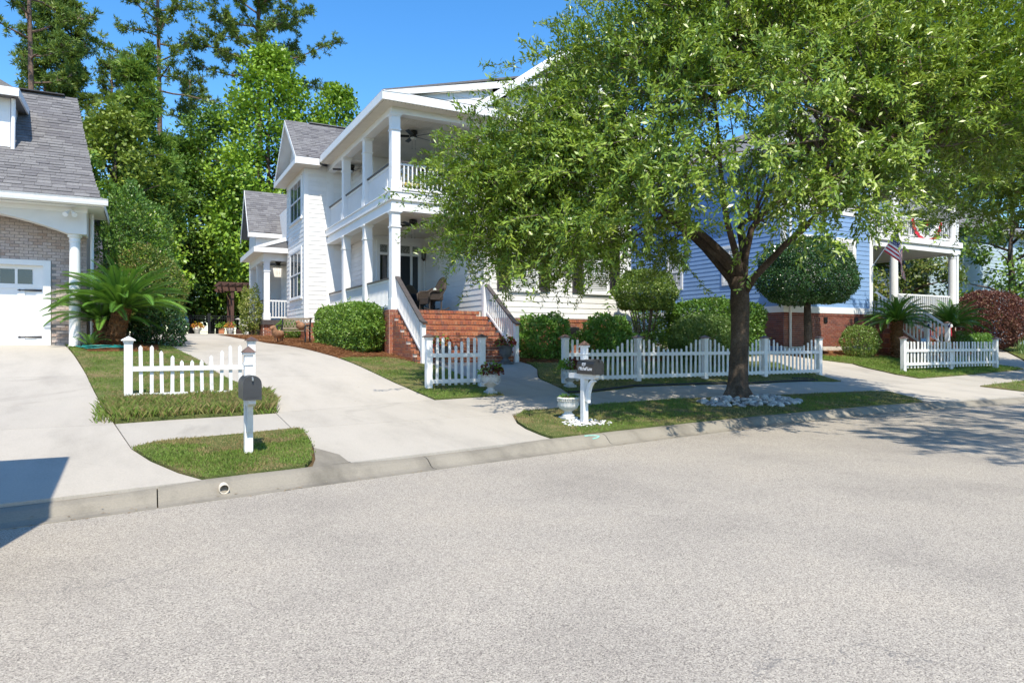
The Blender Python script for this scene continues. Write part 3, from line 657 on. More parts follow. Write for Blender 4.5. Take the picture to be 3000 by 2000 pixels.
# porch decks, ceilings, beams
dk = B(); dk.box(FX-.22, IX+.02, FY-.12, VY0-.001, PF-.2, PF); dk.box(IX+.02, WX+.0, FY-.12, DY-.001, PF-.2, PF); dk.obj('porch_floor', M_cap, wh)
cz = .004
for zc, nm in ((C1, 'porch_ceiling'), (C2, 'porch_ceiling')):
    b = B(); n = 0; x = FX-.02
    while x < WX-.001:                            # beaded ceiling boards along Y
        x1 = min(x+.09, WX-.001); b.box(x+.003, x1-.003, FY+.0, (DY-.001 if x >= IX-.05 else VY0-.001), zc, zc+.02); x = x1
    o = b.obj(nm, M_ceil, wh); B().box(FX-.02, WX-.001, FY, VY0, zc+.012, zc+.03).obj('ceiling_backing', M_ceil, wh)
def band(z0, z1, out, nm='beam'):
    b = B(); b.box(FX-.15-out, WX-.001, FY-.15-out, FY+.15, z0, z1); b.box(FX-.15-out, FX+.15, FY+.15, VY0-.034, z0, z1); return b.obj(nm, M_white, wh)
band(C1-.02, C1+.2, 0, 'porch_beam'); band(C1+.2, C1+.3, -.03, 'porch_beam'); band(C1+.3, UF-.03, .05, 'deck_fascia'); band(UF-.03, UF, .08, 'deck_edge')
band(C2-.02, C2+.2, 0, 'porch_beam'); band(C2+.2, C2+.34, -.04, 'porch_beam')
b = B(); b.box(FX-.05, IX+.02, FY-.05, VY0-.001, UF-.2, UF+.012); b.box(IX+.02, WX, FY-.05, DY-.001, UF-.2, UF+.012); b.obj('porch_floor', M_cap, wh)
for y in (FY, 22.9, 25.7): column(wh, FX, y, PF, C1-.02); column(wh, FX, y, UF, C2-.02)
ys = [FY, 22.9, 25.7, VY0]
for i in range(3):
    a, e = ys[i]+.16, ys[i+1]-(.16 if i < 2 else .04)
    railing(wh, (FX, a, PF), (FX, e, PF), .97); railing(wh, (FX, a, UF), (FX, e, UF), .92)
railing(wh, (FX+.16, FY, UF), (WX-.0, FY, UF), .92)
# brick steps
N_ST = 9; SX0, SX1 = 6.55, 9.78; SZ0 = 1.0; RH = (PF-SZ0)/N_ST; TD = .265; SY1 = 19.86
st = B()
for i in range(N_ST):
    zt = PF-i*RH-.01; yf = SY1-i*TD
    x1 = SX1 if yf < WY-.05 else WX-.03
    st.box(SX0+.012, x1-.012, yf+.014, (yf+TD+.014) if i else yf+.5, .7, zt-.004)
steps = st.obj('brick_steps', M_mort, wh)
hw = .0905
mh = B().box(.004, hw-.004, 0, .22, .004, .094).mesh('brick', M_brick); ms = B().box(.005, .195, 0, .09, .004, .062).mesh('brick', M_brick)
cnt = 0; extra = []
for i in range(N_ST):
    zt = PF-i*RH; yf = SY1-i*TD; x1 = SX1 if yf < WY-.05 else WX-.03
    for k in range(int((x1-SX0)/hw)):
        x = SX0+k*hw
        if cnt < 225: inst('brick', mh, steps, (x, yf-.022+random.uniform(-.003, .003), zt-.096)); cnt += 1
        else: extra.append((x+.004, x+hw-.004, yf-.022, yf+.2, zt-.092, zt-.002))
    off = .1*(i % 2)
    for k in range(int((x1-SX0)/.2)):
        x = SX0+k*.2+off
        if x+.195 > x1: continue
        if cnt < 300 and i < 6: inst('brick', ms, steps, (x, yf-.0+random.uniform(-.003, .003), zt-RH+.004)); cnt += 1
        else: extra.append((x+.005, x+.195, yf, yf+.1, zt-RH+.008, zt-RH+.066))
    # the end of the step, seen from the drive
    for lo, hi, w_ in ((zt-.092, zt-.004, .2), (zt-RH+.006, zt-.1, .1)):
        y = yf+.1
        while y < SY1+.3:
            extra.append((SX0-.012, SX0+.05, y+.005, min(y+w_, SY1+.3)-.005, lo, hi)); y += w_
for i in range(N_ST, 14):                        # courses below
    pass
joined_bricks(wh, extra, M_brick)
# pier below the corner column
B().box(FX-.235, FX+.2, FY-.2, FY+.22, .8, PF-.01).obj('brick_pier', M_mort, wh)
pb = []
for r in range(23):
    z = PF-.012-(r+1)*.075; o = .1*(r % 2)
    for k in range(3):
        a = max(FX-.235+k*.2-o, FX-.235); e = min(FX-.235+(k+1)*.2-o, FX+.2)
        if e-a > .04: pb.append((a+.005, e-.005, FY-.212, FY-.1, z+.005, z+.07))
        a = max(FY-.2+k*.2-o, FY-.2); e = min(FY-.2+(k+1)*.2-o, FY+.22)
        if e-a > .04: pb.append((FX-.247, FX-.15, a+.005, e-.005, z+.005, z+.07))
joined_bricks(wh, pb, M_brick)
# stair rails with newels
for x, xt in ((SX0+.16, SX0+.16), (9.62, 9.62)):
    yl = SY1-(N_ST-1)*TD-.06
    B().box(x-.06, x+.06, yl-.06, yl+.06, .9, SZ0+1.06).obj('newel', M_white, wh)
    y_top = FY-.12 if x < 8 else WY-.03
    zr = lambda y: PF-RH*(SY1-y)/TD+.02
    railing(wh, (x, yl+.06, zr(yl+.06)-.0), (x, y_top, zr(y_top)), .95, gap=.125, low=.06)
    c_ = B(); c_.bar((x, yl-.14, zr(yl-.0)+.955), (x, yl+.1, zr(yl+.1)+.965), .15, .05); c_.obj('rail_cap', M_cap, wh)
# main roof: steep front gable over the main block
def gable_roof(parent, x0, x1, y0, y1, ze, zp, axis='y', over=.0, shing=False, th=.16, xp=None):
    """ridge along Y; eaves at x0/x1"""
    xm = (x0+x1)/2 if xp is None else xp; b = B()
    for s in ((x0, ze), (x1, ze)):
        b.add([(s[0], y0, ze), (xm, y0, zp), (xm, y1, zp), (s[0], y1, ze), (s[0], y0, ze-th), (xm, y0, zp-th), (xm, y1, zp-th), (s[0], y1, ze-th)],
              [(0, 1, 2, 3), (3, 2, 6, 7), (0, 3, 7, 4), (1, 5, 6, 2)]).add([(s[0], y0, ze-.001), (xm, y0, zp-.001), (s[0], y0, ze-th), (xm, y0, zp-th), (s[0], y1, ze-th), (xm, y1, zp-th)], [(2, 4, 5, 3), (0, 2, 3, 1)], 1)
    return b
ro = gable_roof(wh, WX-.5, BX+.45, WY-.42, 36, 8.98, 11.5).obj('roof', [M_shing, M_white], wh)
rk = B()
for sgn, xe in ((1, WX-.5), (-1, BX+.45)):
    xm = (WX-.5+BX+.45)/2; d = Vector((xm-xe, 0, 11.5-8.98)); q = [Vector((xe, WY-.45, 8.93)), Vector((xm, WY-.45, 11.45)), Vector((xm, WY-.45, 11.2)), Vector((xe, WY-.45, 8.68))]
    rk.prism(q, (0, .03, 0))
rk.obj('rake_board', M_white, ro)
so = B(); so.box(WX-.48, BX+.43, WY-.4, WY, 8.66, 8.69); so.box(WX-.5, WX+.25, WY-.44, WY-.41, 8.68, 8.94); so.box(BX-.25, BX+.45, WY-.44, WY-.41, 8.68, 8.94); so.obj('soffit', M_white, ro)
xm = (WX+BX)/2
siding(wh, 'x', WY, 0, 0, 8.74, 11.3, M_side, gable=lambda z: (WX-.3+(z-8.7)*1.3, BX+.25-(z-8.7)*1.3))
B().prism([(WX-.3, WY+.002, 8.7), (BX+.25, WY+.002, 8.7), (xm, WY+.002, 11.2)], (0, .1, 0)).obj('gable_wall', M_side, ro)
# porch roof: eave all round with fascia, low gable facing the street
EX, EY = FX-.57, FY-.62
pr = B(); zt = 8.98
# side slope rises towards the main block, low slope
pr.add([(EX, EY, zt), (EX, 27.55, zt), (WX+3, 27.55, zt+1.72), (WX+3, EY, zt+1.72), (EX, EY, zt-.06), (EX, 27.55, zt-.06), (WX+3, 27.55, zt+1.66), (WX+3, EY, zt+1.66)],
       [(0, 1, 2, 3), (4, 7, 6, 5), (0, 3, 7, 4), (1, 5, 6, 2), (0, 4, 5, 1), (3, 2, 6, 7)])
pr.add([(EX, EY-.0, zt-.0), (WX+.2, EY, zt), (WX+.2, EY+.55, zt+.14), (EX+.55, EY+.55, zt+.14)], [(0, 1, 2, 3)])
pro = pr.obj('porch_roof', M_shing, wh)
fa = B(); fa.box(EX-.005, EX+.02, EY, 27.5, 8.7, 8.965); fa.box(EX+.02, WX-.52, EY-.005, EY+.02, 8.7, 8.962)
fa.prism([(EX, EY-.02, 8.93), (WX+2.4, EY-.02, 8.93+5.42*.267), (WX+2.4, EY-.02, 8.93+5.42*.267-.24), (EX+.8, EY-.02, 8.965)], (0, .03, 0))
fa.obj('fascia', M_white, pro)
sf = B(); sf.box(EX+.02, FX-.12, EY+.02, VY0-.6, 8.69, 8.71); sf.box(FX-.12, WX-.5, EY+.02, FY-.1, 8.69, 8.709)
sf.obj('soffit', M_ceil, pro)
dt = B()
for y in np.arange(EY+.1, 27.4, .12): dt.box(EX+.05, EX+.065, y, y+.03, 8.684, 8.69)
for x in np.arange(EX+.1, WX-.6, .12): dt.box(x, x+.03, EY+.05, EY+.065, 8.684, 8.69)
dt.obj('soffit_vents', M_black, pro, kind='stuff')
siding(wh, 'x', EY+.14, 0, 0, 9.03, 9.9, M_side, gable=lambda z: (EX+.45+(z-9.0)/.283, WX+.2))
# wing: gable facing the drive, shingled slope facing the street
wx0, wxr = VX-.48, 10.2; ye0, ye1, yp, zeW, zpW = 27.5, 32.55, 29.95, 8.86, 10.95
fr = lambda u, t: (u, ye0+(yp-ye0)*t, zeW+(zpW-zeW)*t)
rb = B()
for ye in (ye0, ye1):
    rb.add([(wx0, ye, zeW), (wxr, ye, zeW), (wxr, yp, zpW), (wx0, yp, zpW), (wx0, ye, zeW-.12), (wxr, ye, zeW-.12), (wxr, yp, zpW-.12), (wx0, yp, zpW-.12)],
           [(0, 1, 2, 3), (1, 5, 6, 2), (0, 4, 5, 1)]).add([(wx0, ye, zeW-.12), (wxr, ye, zeW-.12), (wxr, yp, zpW-.12), (wx0, yp, zpW-.12)], [(0, 3, 2, 1)], 1)
wro = rb.obj('wing_roof', [M_shing, M_white], wh)
shingles(wro, fr, lambda t: (wx0, min(wxr, 6.6+t*3.6)), 21, .3, M_shing, 300)
B().bar((wx0+1.0, yp, zpW+.015), (wxr, yp, zpW+.015), .26, .03).obj('ridge_cap', M_shing, wro)
fb = B(); fb.box(wx0-.005, FX-.6, ye0-.012, ye0+.012, zeW-.28, zeW-.02); fb.box(wx0-.03, wx0-.005, ye0-.012, ye1, zeW-.3, zeW-.1)
for ye in (ye0, ye1): fb.prism([(wx0-.012, ye, zeW-.02), (wx0-.012, yp, zpW-.02), (wx0-.012, yp, zpW-.24), (wx0-.012, ye, zeW-.24)], (.03, 0, 0))
fb.obj('fascia', M_white, wro)
B().box(wx0+.0, FX-.5, ye0+.012, VY0, zeW-.27, zeW-.25).box(wx0, VX, VY0, ye1, zeW-.272, zeW-.25).obj('soffit', M_ceil, wro)
B().add([(wx0-.02, ye0, zeW-.1), (VX+.02, ye0, zeW+.08), (VX+.02, ye1, zeW+.08), (wx0-.02, ye1, zeW-.1)], [(0, 1, 2, 3)]).obj('pent_roof', M_shing, wro)
B().prism([(VX, VY0-.2, zeW-.1), (VX, VY1+.2, zeW-.1), (VX, yp, zpW-.25)], (.1, 0, 0)).obj('gable_wall', M_side, wro)
siding(wh, 'y', VX, 0, 0, zeW+.06, zpW-.3, M_side, gable=lambda z: (VY0-.3+(z-zeW)*1.17, VY1+.1-(z-zeW)*1.1))
vb = B(); vb.box(VX-.05, VX, yp-.16, yp+.16, 9.5, 10.12); vo = vb.obj('gable_vent', M_white, wro)
vb = B(); slats(vb, 'y', VX, yp-.12, yp+.12, 9.54, 10.08, 8, .05, .06); vb.obj('vent_slat', M_shut, vo)
# windows of the wing, of the front
window(wh, 'y', VX, 29.95, 3.45, 2.35, 1.95, 3, 1, False, .11); window(wh, 'y', VX, 29.95, 6.72, 2.35, 1.6, 3, 1, False, .11)
for cxx in (11.0, 13.9):
    for z0, h in ((3.32, 1.75), (6.85, 1.5)):
        window(wh, 'x', WY, cxx, z0, .96, h, 1, 1, True, .07)
        shutter(wh, 'x', WY, cxx-.56-.44, cxx-.57, z0-.05, z0+h+.05); shutter(wh, 'x', WY, cxx+.57, cxx+.56+.44, z0-.05, z0+h+.05)
# front door with sidelights and transom
d = B(); W = wallP('x', DY)
for s0, s1 in ((7.62, 7.74), (8.04, 8.13), (8.93, 9.02), (9.26, 9.38)): W(d, s0, s1, 0, .09, PF, 5.25)
W(d, 7.74, 9.26, 0, .085, 4.86, 4.96); W(d, 7.62, 9.38, 0, .1, 5.25, 5.4)
fd = d.obj('front_door', M_white, wh)
d = B(); W(d, 8.13, 8.93, .02, .06, PF+.02, 4.86)
for s0, s1, z0, z1 in ((8.2, 8.49, 2.75, 3.5), (8.57, 8.86, 2.75, 3.5), (8.2, 8.49, 3.62, 4.7), (8.57, 8.86, 3.62, 4.7)): W(d, s0, s1, .06, .072, z0, z1)
M_door = mk('dark blue door', (.02, .024, .03), .35, .1, 3); dl = d.obj('door_leaf', M_door, fd)
B().lathe([(.005, -.03), (.03, -.02), (.03, .02), (.005, .03)], (8.86, DY-.11, 3.55), 10).obj('door_knob', M_black, dl)
for s0, s1 in ((7.74, 8.04), (9.02, 9.26)):
    b = B(); W(b, s0, s1, .02, .03, 3.0, 4.86); b.obj('sidelight', M_glassd, fd); b = B(); W(b, s0, s1, .02, .05, PF, 3.0); b.obj('sidelight_panel', M_white, fd)
def leaded():
    m, t, N, L, P = newmat('leaded transom glass'); v = N.new('ShaderNodeTexVoronoi'); v.feature = 'DISTANCE_TO_EDGE'; v.inputs['Scale'].default_value = 14; L.new(pos(N), v.inputs['Vector'])
    L.new(ramp(N, L, v.outputs['Distance'], [(0, (.5, .5, .46)), (.08, (.14, .15, .14))]).outputs['Color'], P.inputs['Base Color']); P.inputs['Roughness'].default_value = .2; return m
b = B(); W(b, 7.74, 9.26, .02, .03, 4.96, 5.25); b.obj('transom_pane', leaded(), fd)
# side porch beyond the wing
SPY = 32.3; sx = 4.8
b = B(); b.box(sx-.2, VX+.7, SPY-.1, 37, 2.35, PF); b.obj('side_porch_floor', M_cap, wh)
B().box(sx-.16, VX+.7, SPY, 37, 1.2, 2.35).obj('side_porch_base', M_mort, wh)
brick_wall(wh, 'x', SPY, sx-.16, VX+.3, 1.5, 2.36, .203, .075, M_brick); brick_wall(wh, 'y', sx-.16, SPY, 37, 1.5, 2.36, .203, .075, M_brick)
for yy in (SPY+.1, 34.6, 36.8): column(wh, sx, yy, PF, 5.25, .24)
railing(wh, (sx+.14, SPY+.1, PF), (VX+.6, SPY+.1, PF), .92, cap=False); railing(wh, (sx, SPY+.25, PF), (sx, 34.45, PF), .92); railing(wh, (sx, 34.75, PF), (sx, 36.65, PF), .92)
b = B(); b.box(sx-.15, VX+.7, SPY-.05, SPY+.25, 5.25, 5.62); b.box(sx-.15, sx+.15, SPY+.25, 37, 5.25, 5.62); b.obj('porch_beam', M_white, wh)
B().box(sx-.1, VX+.7, SPY+.2, 37, 5.4, 5.43).obj('porch_ceiling', M_ceil, wh)
b = B(); b.prism([(sx-.6, SPY-.5, 5.72), (VX+.05, SPY-.5, 5.72), (VX+.05, SPY-.5, 6.25)], (0, 5.2, 0)); sr = b.obj('side_porch_roof', M_shing, wh)
fb = B(); fb.box(sx-.62, sx-.6, SPY-.5, 36.7, 5.55, 5.78); fb.box(sx-.62, VX-.03, SPY-.525, SPY-.5, 5.55, 5.77); fb.prism([(sx-.6, SPY-.53, 5.78), (VX-.03, SPY-.53, 6.3), (VX-.03, SPY-.53, 6.12), (sx-.2, SPY-.53, 5.79)], (0, .03, 0)); fb.obj('fascia', M_white, sr)
B().box(sx-.6, VX-.03, SPY-.5, SPY, 5.58, 5.6).box(sx-.6, sx-.1, SPY, 36.7, 5.58, 5.6).obj('soffit', M_ceil, sr)
siding(wh, 'y', VX+.6, VY1, 37, PF+.05, 5.4, M_side); window(wh, 'y', VX+.6, 33.6, 3.3, .9, 1.6, 2, 2, False)
# rear gable behind the side porch
b = B(); y0, yp2, y2 = 37.0, 38.6, 40.2
for ye in (y0, y2): b.add([(4.6, ye, 7.2), (9, ye, 7.2), (9, yp2, 9.6), (4.6, yp2, 9.6)], [(0, 1, 2, 3)])
rg = b.obj('rear_roof', M_shing, wh); shingles(rg, lambda u, t: (u, y0+(yp2-y0)*t, 7.2+2.4*t), lambda t: (4.6, 7.0), 20, .3, M_shing, 0)
B().prism([(5.0, y0+.3, 7.0), (5.0, y2-.3, 7.0), (5.0, yp2, 9.3)], (.1, 0, 0)).box(5.0, 6.4, y0+.3, y2-.3, 1.5, 7.0).box(4.6, 9, y0-.01, y0+.3, 6.95, 7.17).obj('rear_wall', M_side, wh)
b = B(); b.prism([(4.58, y0, 7.2), (4.58, yp2, 9.6), (4.58, yp2, 9.35), (4.58, y0, 6.95)], (.03, 0, 0)); b.prism([(4.58, y2, 7.2), (4.58, yp2, 9.6), (4.58, yp2, 9.35), (4.58, y2, 6.95)], (.03, 0, 0)); b.obj('rake_board', M_white, rg)
# downspout and small vents
B().tube([(WX+.2, WY-.07, 2.2), (WX+.2, WY-.07, 8.5)], .04, 8).obj('downspout', M_white, wh)
# ------------------------------------------------------------------ brick garage house next door
gh = thing('garage_house', 'brick garage with white carriage door, arched beam and grey shingle roof', 'house', (-3, 24, 1.5))
GYW = 22.0; GB = 1.5
B().box(-9, -1.44, GYW+.25, 30, .9, 5.3).box(-2.3, -1.44, GYW+.004, GYW+.25, .9, 5.1).box(-9, -2.3, GYW+.004, GYW+.25, 3.7, 5.1).obj('wall', M_mortg, gh)
door_l, door_r, door_t = -5.9, -2.42, 3.62
brick_wall(gh, 'x', GYW, -3.75, -1.43, 1.3, 5.06, .203, .0813, M_brickp, limit=300, joint=.012, skip=lambda s, z: s < -2.2 and z < 3.72)
B().box(-1.45, -1.43, GYW, 30, 1.3, 5.2).obj('side_wall', M_brickp, gh)
# garage door
W = wallP('x', GYW); gd = B()
W(gd, door_r, door_r+.17, -.1, .04, GB-.02, door_t+.14); W(gd, door_l-.17, door_r, -.1, .04, door_t, door_t+.14); W(gd, door_l-.17, door_l, -.1, .04, GB-.02, door_t)
gdo = gd.obj('garage_door', M_white, gh)
gp = B(); W(gp, door_l, door_r, -.16, -.12, GB, door_t)
zs = [GB, 2.05, 2.58, 3.1, door_t]
gpo = gp.obj('door_panel', M_white, gdo)
fr = B(); t = .085
for s0, s1, z0, z1 in ((door_l, door_r, 3.0, 3.12), (door_l, door_r, door_t-.1, door_t), (door_l, door_r, GB, GB+.11)): W(fr, s0, s1, -.12, -.095, z0, z1)
half = (door_r-door_l)/2; divs = []
for base in (door_l, door_l+half):
    for s in (0, .33*half, .67*half, half-.16): W(fr, base+s, base+s+.16 if s else base+.12, -.12, -.096, GB+.11, 3.0)
fr.obj('door_rail', M_white, gpo)
npan = 8; pw = (door_r-.22-door_l-.2)/npan
for k in range(npan):
    a = door_l+.2+k*pw; b = B(); W(b, a+.03, a+pw-.03, -.12, -.112, 3.13, door_t-.11); b.obj('pane', M_glassd, gpo)
    b = B(); W(b, a-.03, a+.03, -.12, -.097, 3.12, door_t-.1); b.obj('muntin', M_white, gpo)
b = B(); W(b, door_r-.22+.0, door_r, -.12, -.0965, 3.12, door_t-.1); b.obj('door_stile', M_white, gpo)
for z in (1.72, 2.96):
    b = B(); b.prism([(door_r-.04, GYW+.09, z-.03), (door_r-.04, GYW+.09, z+.03), (door_r-.5, GYW+.09, z+.012), (door_r-.52, GYW+.09, z+.028), (door_r-.58, GYW+.09, z), (door_r-.52, GYW+.09, z-.028), (door_r-.5, GYW+.09, z-.012)], (0, -.012, 0)); b.obj('strap_hinge', M_shut, gdo)
b = B(); b.tube([(door_l+half+.1, GYW+.08, 2.25), (door_l+half+.1, GYW+.03, 2.3), (door_l+half+.1, GYW+.03, 2.6), (door_l+half+.1, GYW+.08, 2.65)], .014, 8); b.obj('pull_handle', M_black, gdo)
# arched beam, column
M_stucco = mk('grey white stucco', (.70, .69, .66), .8, .03, 4, .1, 120)
n = 24; pts = []
for i in range(n+1):
    s = -7.0+(5.2)*i/n; u = (s+4.4)/2.6; pts.append((s, 4.42+.5*(1-u*u)))
poly = [(s, 21.2, z) for s, z in pts]+[(-1.38, 21.2, 4.42), (-1.38, 21.2, 5.12), (-7.0, 21.2, 5.12)]
B().prism(poly, (0, .42, 0)).obj('arched_beam', M_stucco, gh)
B().box(-7, -1.36, 21.17, 21.2, 4.98, 5.13).obj('frieze_board', M_white, gh); B().box(-1.44, -1.38, 21.62, 22, 4.42, 5.12).obj('frieze_board', M_stucco, gh)
round_column(gh, -1.66, 21.42, 1.35, 4.42, .135)
# roof: flared eave, slope facing the street, hipped end
EDGE = [(-1.0, 20.75, 5.24), (-1.17, 21.2, 5.72), (-1.29, 21.75, 6.24), (-1.39, 22.3, 6.74), (-1.58, 23.2, 7.63), (-1.84, 24.45, 8.95)]
ty = np.array([0, .12, .27, .42, .66, 1.]); EA = np.array(EDGE)
re_ = lambda t: np.array([np.interp(t, ty, EA[:, k]) for k in range(3)])
rp = B(); ts = np.linspace(0, 1, 14)
for t in ts:
    e = re_(t); rp.v += [(-9, e[1], e[2]), tuple(e), (-9, e[1], e[2]-.15), (e[0], e[1], e[2]-.15)]
for i in range(len(ts)-1):
    a, c_ = 4*i, 4*i+4; rp.f += [(a, a+1, c_+1, c_), (a+1, a+3, c_+3, c_+1), (a+2, c_+2, c_+3, a+3)]
rp.m = [0]*len(rp.f); n0 = len(rp.v)
top = re_(1); rp.add([(-9, top[1], top[2]), tuple(top), (-1.84, 28.5, 5.3), (-9, 28.5, 5.3)], [(0, 1, 2, 3)])
for i in range(len(ts)-1):                         # closing end face
    e, f = re_(ts[i]), re_(ts[i+1]); rp.add([tuple(e), tuple(f), (f[0], 30, f[2]-.0) if 0 else (-1.6, 28.5, min(f[2], 5.4)), (-1.5, 28.5, 5.2)], [(0, 1, 2, 3)])
gro = rp.obj('roof', M_shing, gh)
def rfn(u, t): e = re_(t); return (u, e[1], e[2])
shingles(gro, rfn, lambda t: (-4.0, re_(t)[0]), 38, .3, M_shing, 300, .014)
B().box(-9, -2.15, 24.3, 24.62, 8.955, 8.985).obj('ridge_cap', M_shut, gro)
gt = B(); gpf = [(20.74, 5.13), (20.62, 5.13), (20.60, 5.2), (20.64, 5.24), (20.60, 5.3), (20.74, 5.3)]
gt.prism([(-9, y, z) for y, z in gpf], (9-.87, 0, 0)); gt.obj('gutter', M_white, gh)
B().box(-9, -1.0, 20.74, 21.2, 5.1, 5.13).box(-1.42, -.98, 21.2, 23, 5.1, 5.128).obj('soffit', M_white, gh)
B().box(-1.0, -.97, 20.74, 24, 5.1, 5.3).obj('fascia', M_white, gh)
B().tube([(-1.30, 21.9, 1.5), (-1.30, 21.9, 5.08)], .045, 8).obj('downspout', M_white, gh)
# dormer at the left
dm = B(); dm.box(-4.6, -3.18, 22.3, 24.0, 6.2, 8.05); dmo = dm.obj('dormer', M_white, gh)
dr = B(); dr.prism([(-4.9, 21.95, 8.05), (-2.98, 21.95, 8.05), (-2.98, 21.95, 8.22), (-3.94, 21.95, 8.75), (-4.9, 21.95, 8.22)], (0, 2.3, 0)); dr.obj('dormer_roof', M_shing, dmo)
B().box(-4.95, -2.94, 21.9, 21.95, 8.03, 8.24).box(-2.97, -2.93, 21.95, 24.1, 8.03, 8.24).obj('dormer_fascia', M_white, dmo)
B().tube([(-3.1, 22.2, 8.03), (-3.1, 22.25, 7.8), (-3.12, 22.26, 6.5)], .05, 8).obj('downspout', M_white, dmo)
# security lamp under the eave
b = B(); b.lathe([(.02, 0), (.05, .01), (.05, .04), (.02, .05)], (-1.72, 21.1, 5.0), 10); lo = b.obj('security_light', M_white, gh)
for dx in (-.07, .06): B().tube([(-1.72+dx*.4, 21.05, 5.0), (-1.72+dx, 20.98, 4.93), (-1.72+dx*1.6, 20.88, 4.86)], [.02, .045, .065], 12).obj('lamp_head', M_white, lo)

# ------------------------------------------------------------------ blue house
bh = thing('blue_house', 'blue clapboard house with white two-storey porch and brick base', 'house', (25, 24, 1.3))
BY, BLX, BRX = 18.2, 21.6, 26.95; BZ = 2.98
B().box(BLX+.002, BRX, BY+.002, 36, 1.2, 9.2).obj('wall', M_blue, bh)
siding(bh, 'x', BY, BLX+.12, BRX-.15, BZ, 9.2, M_blue); siding(bh, 'y', BLX, BY+.12, 34, BZ, 9.2, M_blue)
for bx in ((BLX-.028, BLX+.13, BY-.028, BY+.13, BZ, 9.2), (BRX-.16, BRX+.06, BY-.03, BY+.12, BZ-.2, 9.2)): B().box(*bx).obj('corner_board', M_white, bh)
B().box(BLX-.04, BRX, BY-.04, BY+.0, BZ-.25, BZ).box(BLX-.04, BLX, BY, 34, BZ-.25, BZ).obj('skirt_board', M_white, bh)
B().box(BLX+.01, BRX+6.2, BY+.0, BY+.3, .9, BZ-.25).box(BLX+.01, BLX+.3, BY+.3, 34, .9, BZ-.25).obj('foundation', M_mort, bh)
brick_wall(bh, 'x', BY, BLX, BRX, 1.35, BZ-.25-.1, .254, .0813, M_brickd, limit=300)
joined_bricks(bh, [(x+.005, x+.075, BY-.03, BY+.1, BZ-.35, BZ-.255) for x in np.arange(BLX, BRX-.05, .08)], M_brickd)
brick_wall(bh, 'y', BLX, BY, 24, 1.35, BZ-.25, .254, .0813, M_brickd)
for x in (24.0, 25.9):
    b = B(); b.box(x-.1, x+.1, BY-.05, BY, 2.35, 2.58); slats(b, 'x', BY, x-.09, x+.09, 2.37, 2.56, 4, .05, .06); b.obj('crawl_vent', M_black, bh)
B().tube([(BLX+.3, BY-.07, 1.35), (BLX+.3, BY-.07, 9)], .05, 8).obj('downspout', M_white, bh)
window(bh, 'x', BY, 25.25, 3.95, .98, 1.72, 3, 3, True, .14, False); window(bh, 'x', BY, 23.0, 3.95, .98, 1.72, 3, 3, True, .14, False); window(bh, 'x', BY, 25.25, 6.9, .98, 1.6, 3, 3, True, .14, False)
window(bh, 'x', BY, 23.0, 6.9, .98, 1.6, 3, 3, True, .14, False); window(bh, 'y', BLX, 24.3, 4.1, .86, 1.4, 3, 3, True, .12, False); window(bh, 'y', BLX, 24.3, 7.0, .86, 1.4, 3, 3, True, .12, False); window(bh, 'y', BLX, 20.8, 4.1, .86, 1.4, 3, 3, True, .12, False)
# roof
b = B(); b.prism([(BLX-.5, BY-.5, 9.2), (33.8, BY-.5, 9.2), (28, BY-.5, 12.6)], (0, 16, 0)); br = b.obj('roof', M_shing, bh)
B().box(BLX-.52, 33.8, BY-.54, BY-.5, 9.0, 9.25).box(BLX-.54, BLX-.5, BY-.5, 34, 9.0, 9.25).obj('fascia', M_white, br); B().box(BLX-.5, 33.7, BY-.5, BY, 9.05, 9.08).box(BLX-.5, BLX, BY, 34, 9.05, 9.08).obj('soffit', M_white, br)
# two-storey porch on the right
QF, QU, QX = 2.75, 6.15, 33.1; QC = 28.48; Y2 = 23
b = B(); b.box(BRX+.01, QX+.1, BY-.08, Y2, QF-.2, QF); b.obj('porch_floor', M_cap, bh)
brick_wall(bh, 'x', BY, BRX, QX, 1.4, QF-.2, .254, .0813, M_brickd)
for z0, z1, o_ in ((5.62, 5.82, 0), (5.82, 5.9, -.03), (5.9, QU, .07)): B().box(BRX+.06, QX+.15+o_, BY-.15-o_, BY+.15, z0, z1).box(QX-.15, QX+.15+o_, BY+.15, Y2, z0, z1).obj('porch_beam', M_white, bh)
B().box(BRX+.06, QX, BY+.1, Y2, 5.66, 5.7).obj('porch_ceiling', M_white, bh); B().box(BRX+.06, QX, BY, Y2, QU-.1, QU+.01).obj('porch_floor', M_cap, bh)
B().box(BRX+.06, QX, BY+.1, Y2, 8.75, 8.8).obj('porch_ceiling', M_ceil, bh); B().box(BRX+.06, QX+.15, BY-.15, BY+.15, 8.7, 9.05).obj('porch_beam', M_white, bh)
for x in (QC, QX-.25):
    round_column(bh, x, BY, QF, 5.62, .17); round_column(bh, x, BY, QU, 8.7, .17)
B().box(QX-.03, QX+.1, BY-.1, BY+.03, QF-.1, 9).obj('corner_post', M_white, bh)
for a, e, z in ((BRX+.08, QC-.18, QU), (QC+.18, QX-.45, QU), (QC+.18, QX-.45, QF)): railing(bh, (a, BY, z), (e, BY, z), .95, cap=False, gap=.15, bal=.045)
railing(bh, (QX-.1, BY+.2, QF), (QX-.1, Y2, QF), .95, cap=False, gap=.15); railing(bh, (QX-.1, BY+.2, QU), (QX-.1, Y2, QU), .95, cap=False, gap=.15)
B().box(BRX-.02, BRX, BY, Y2, QF, 9).obj('porch_wall', M_pale, bh)
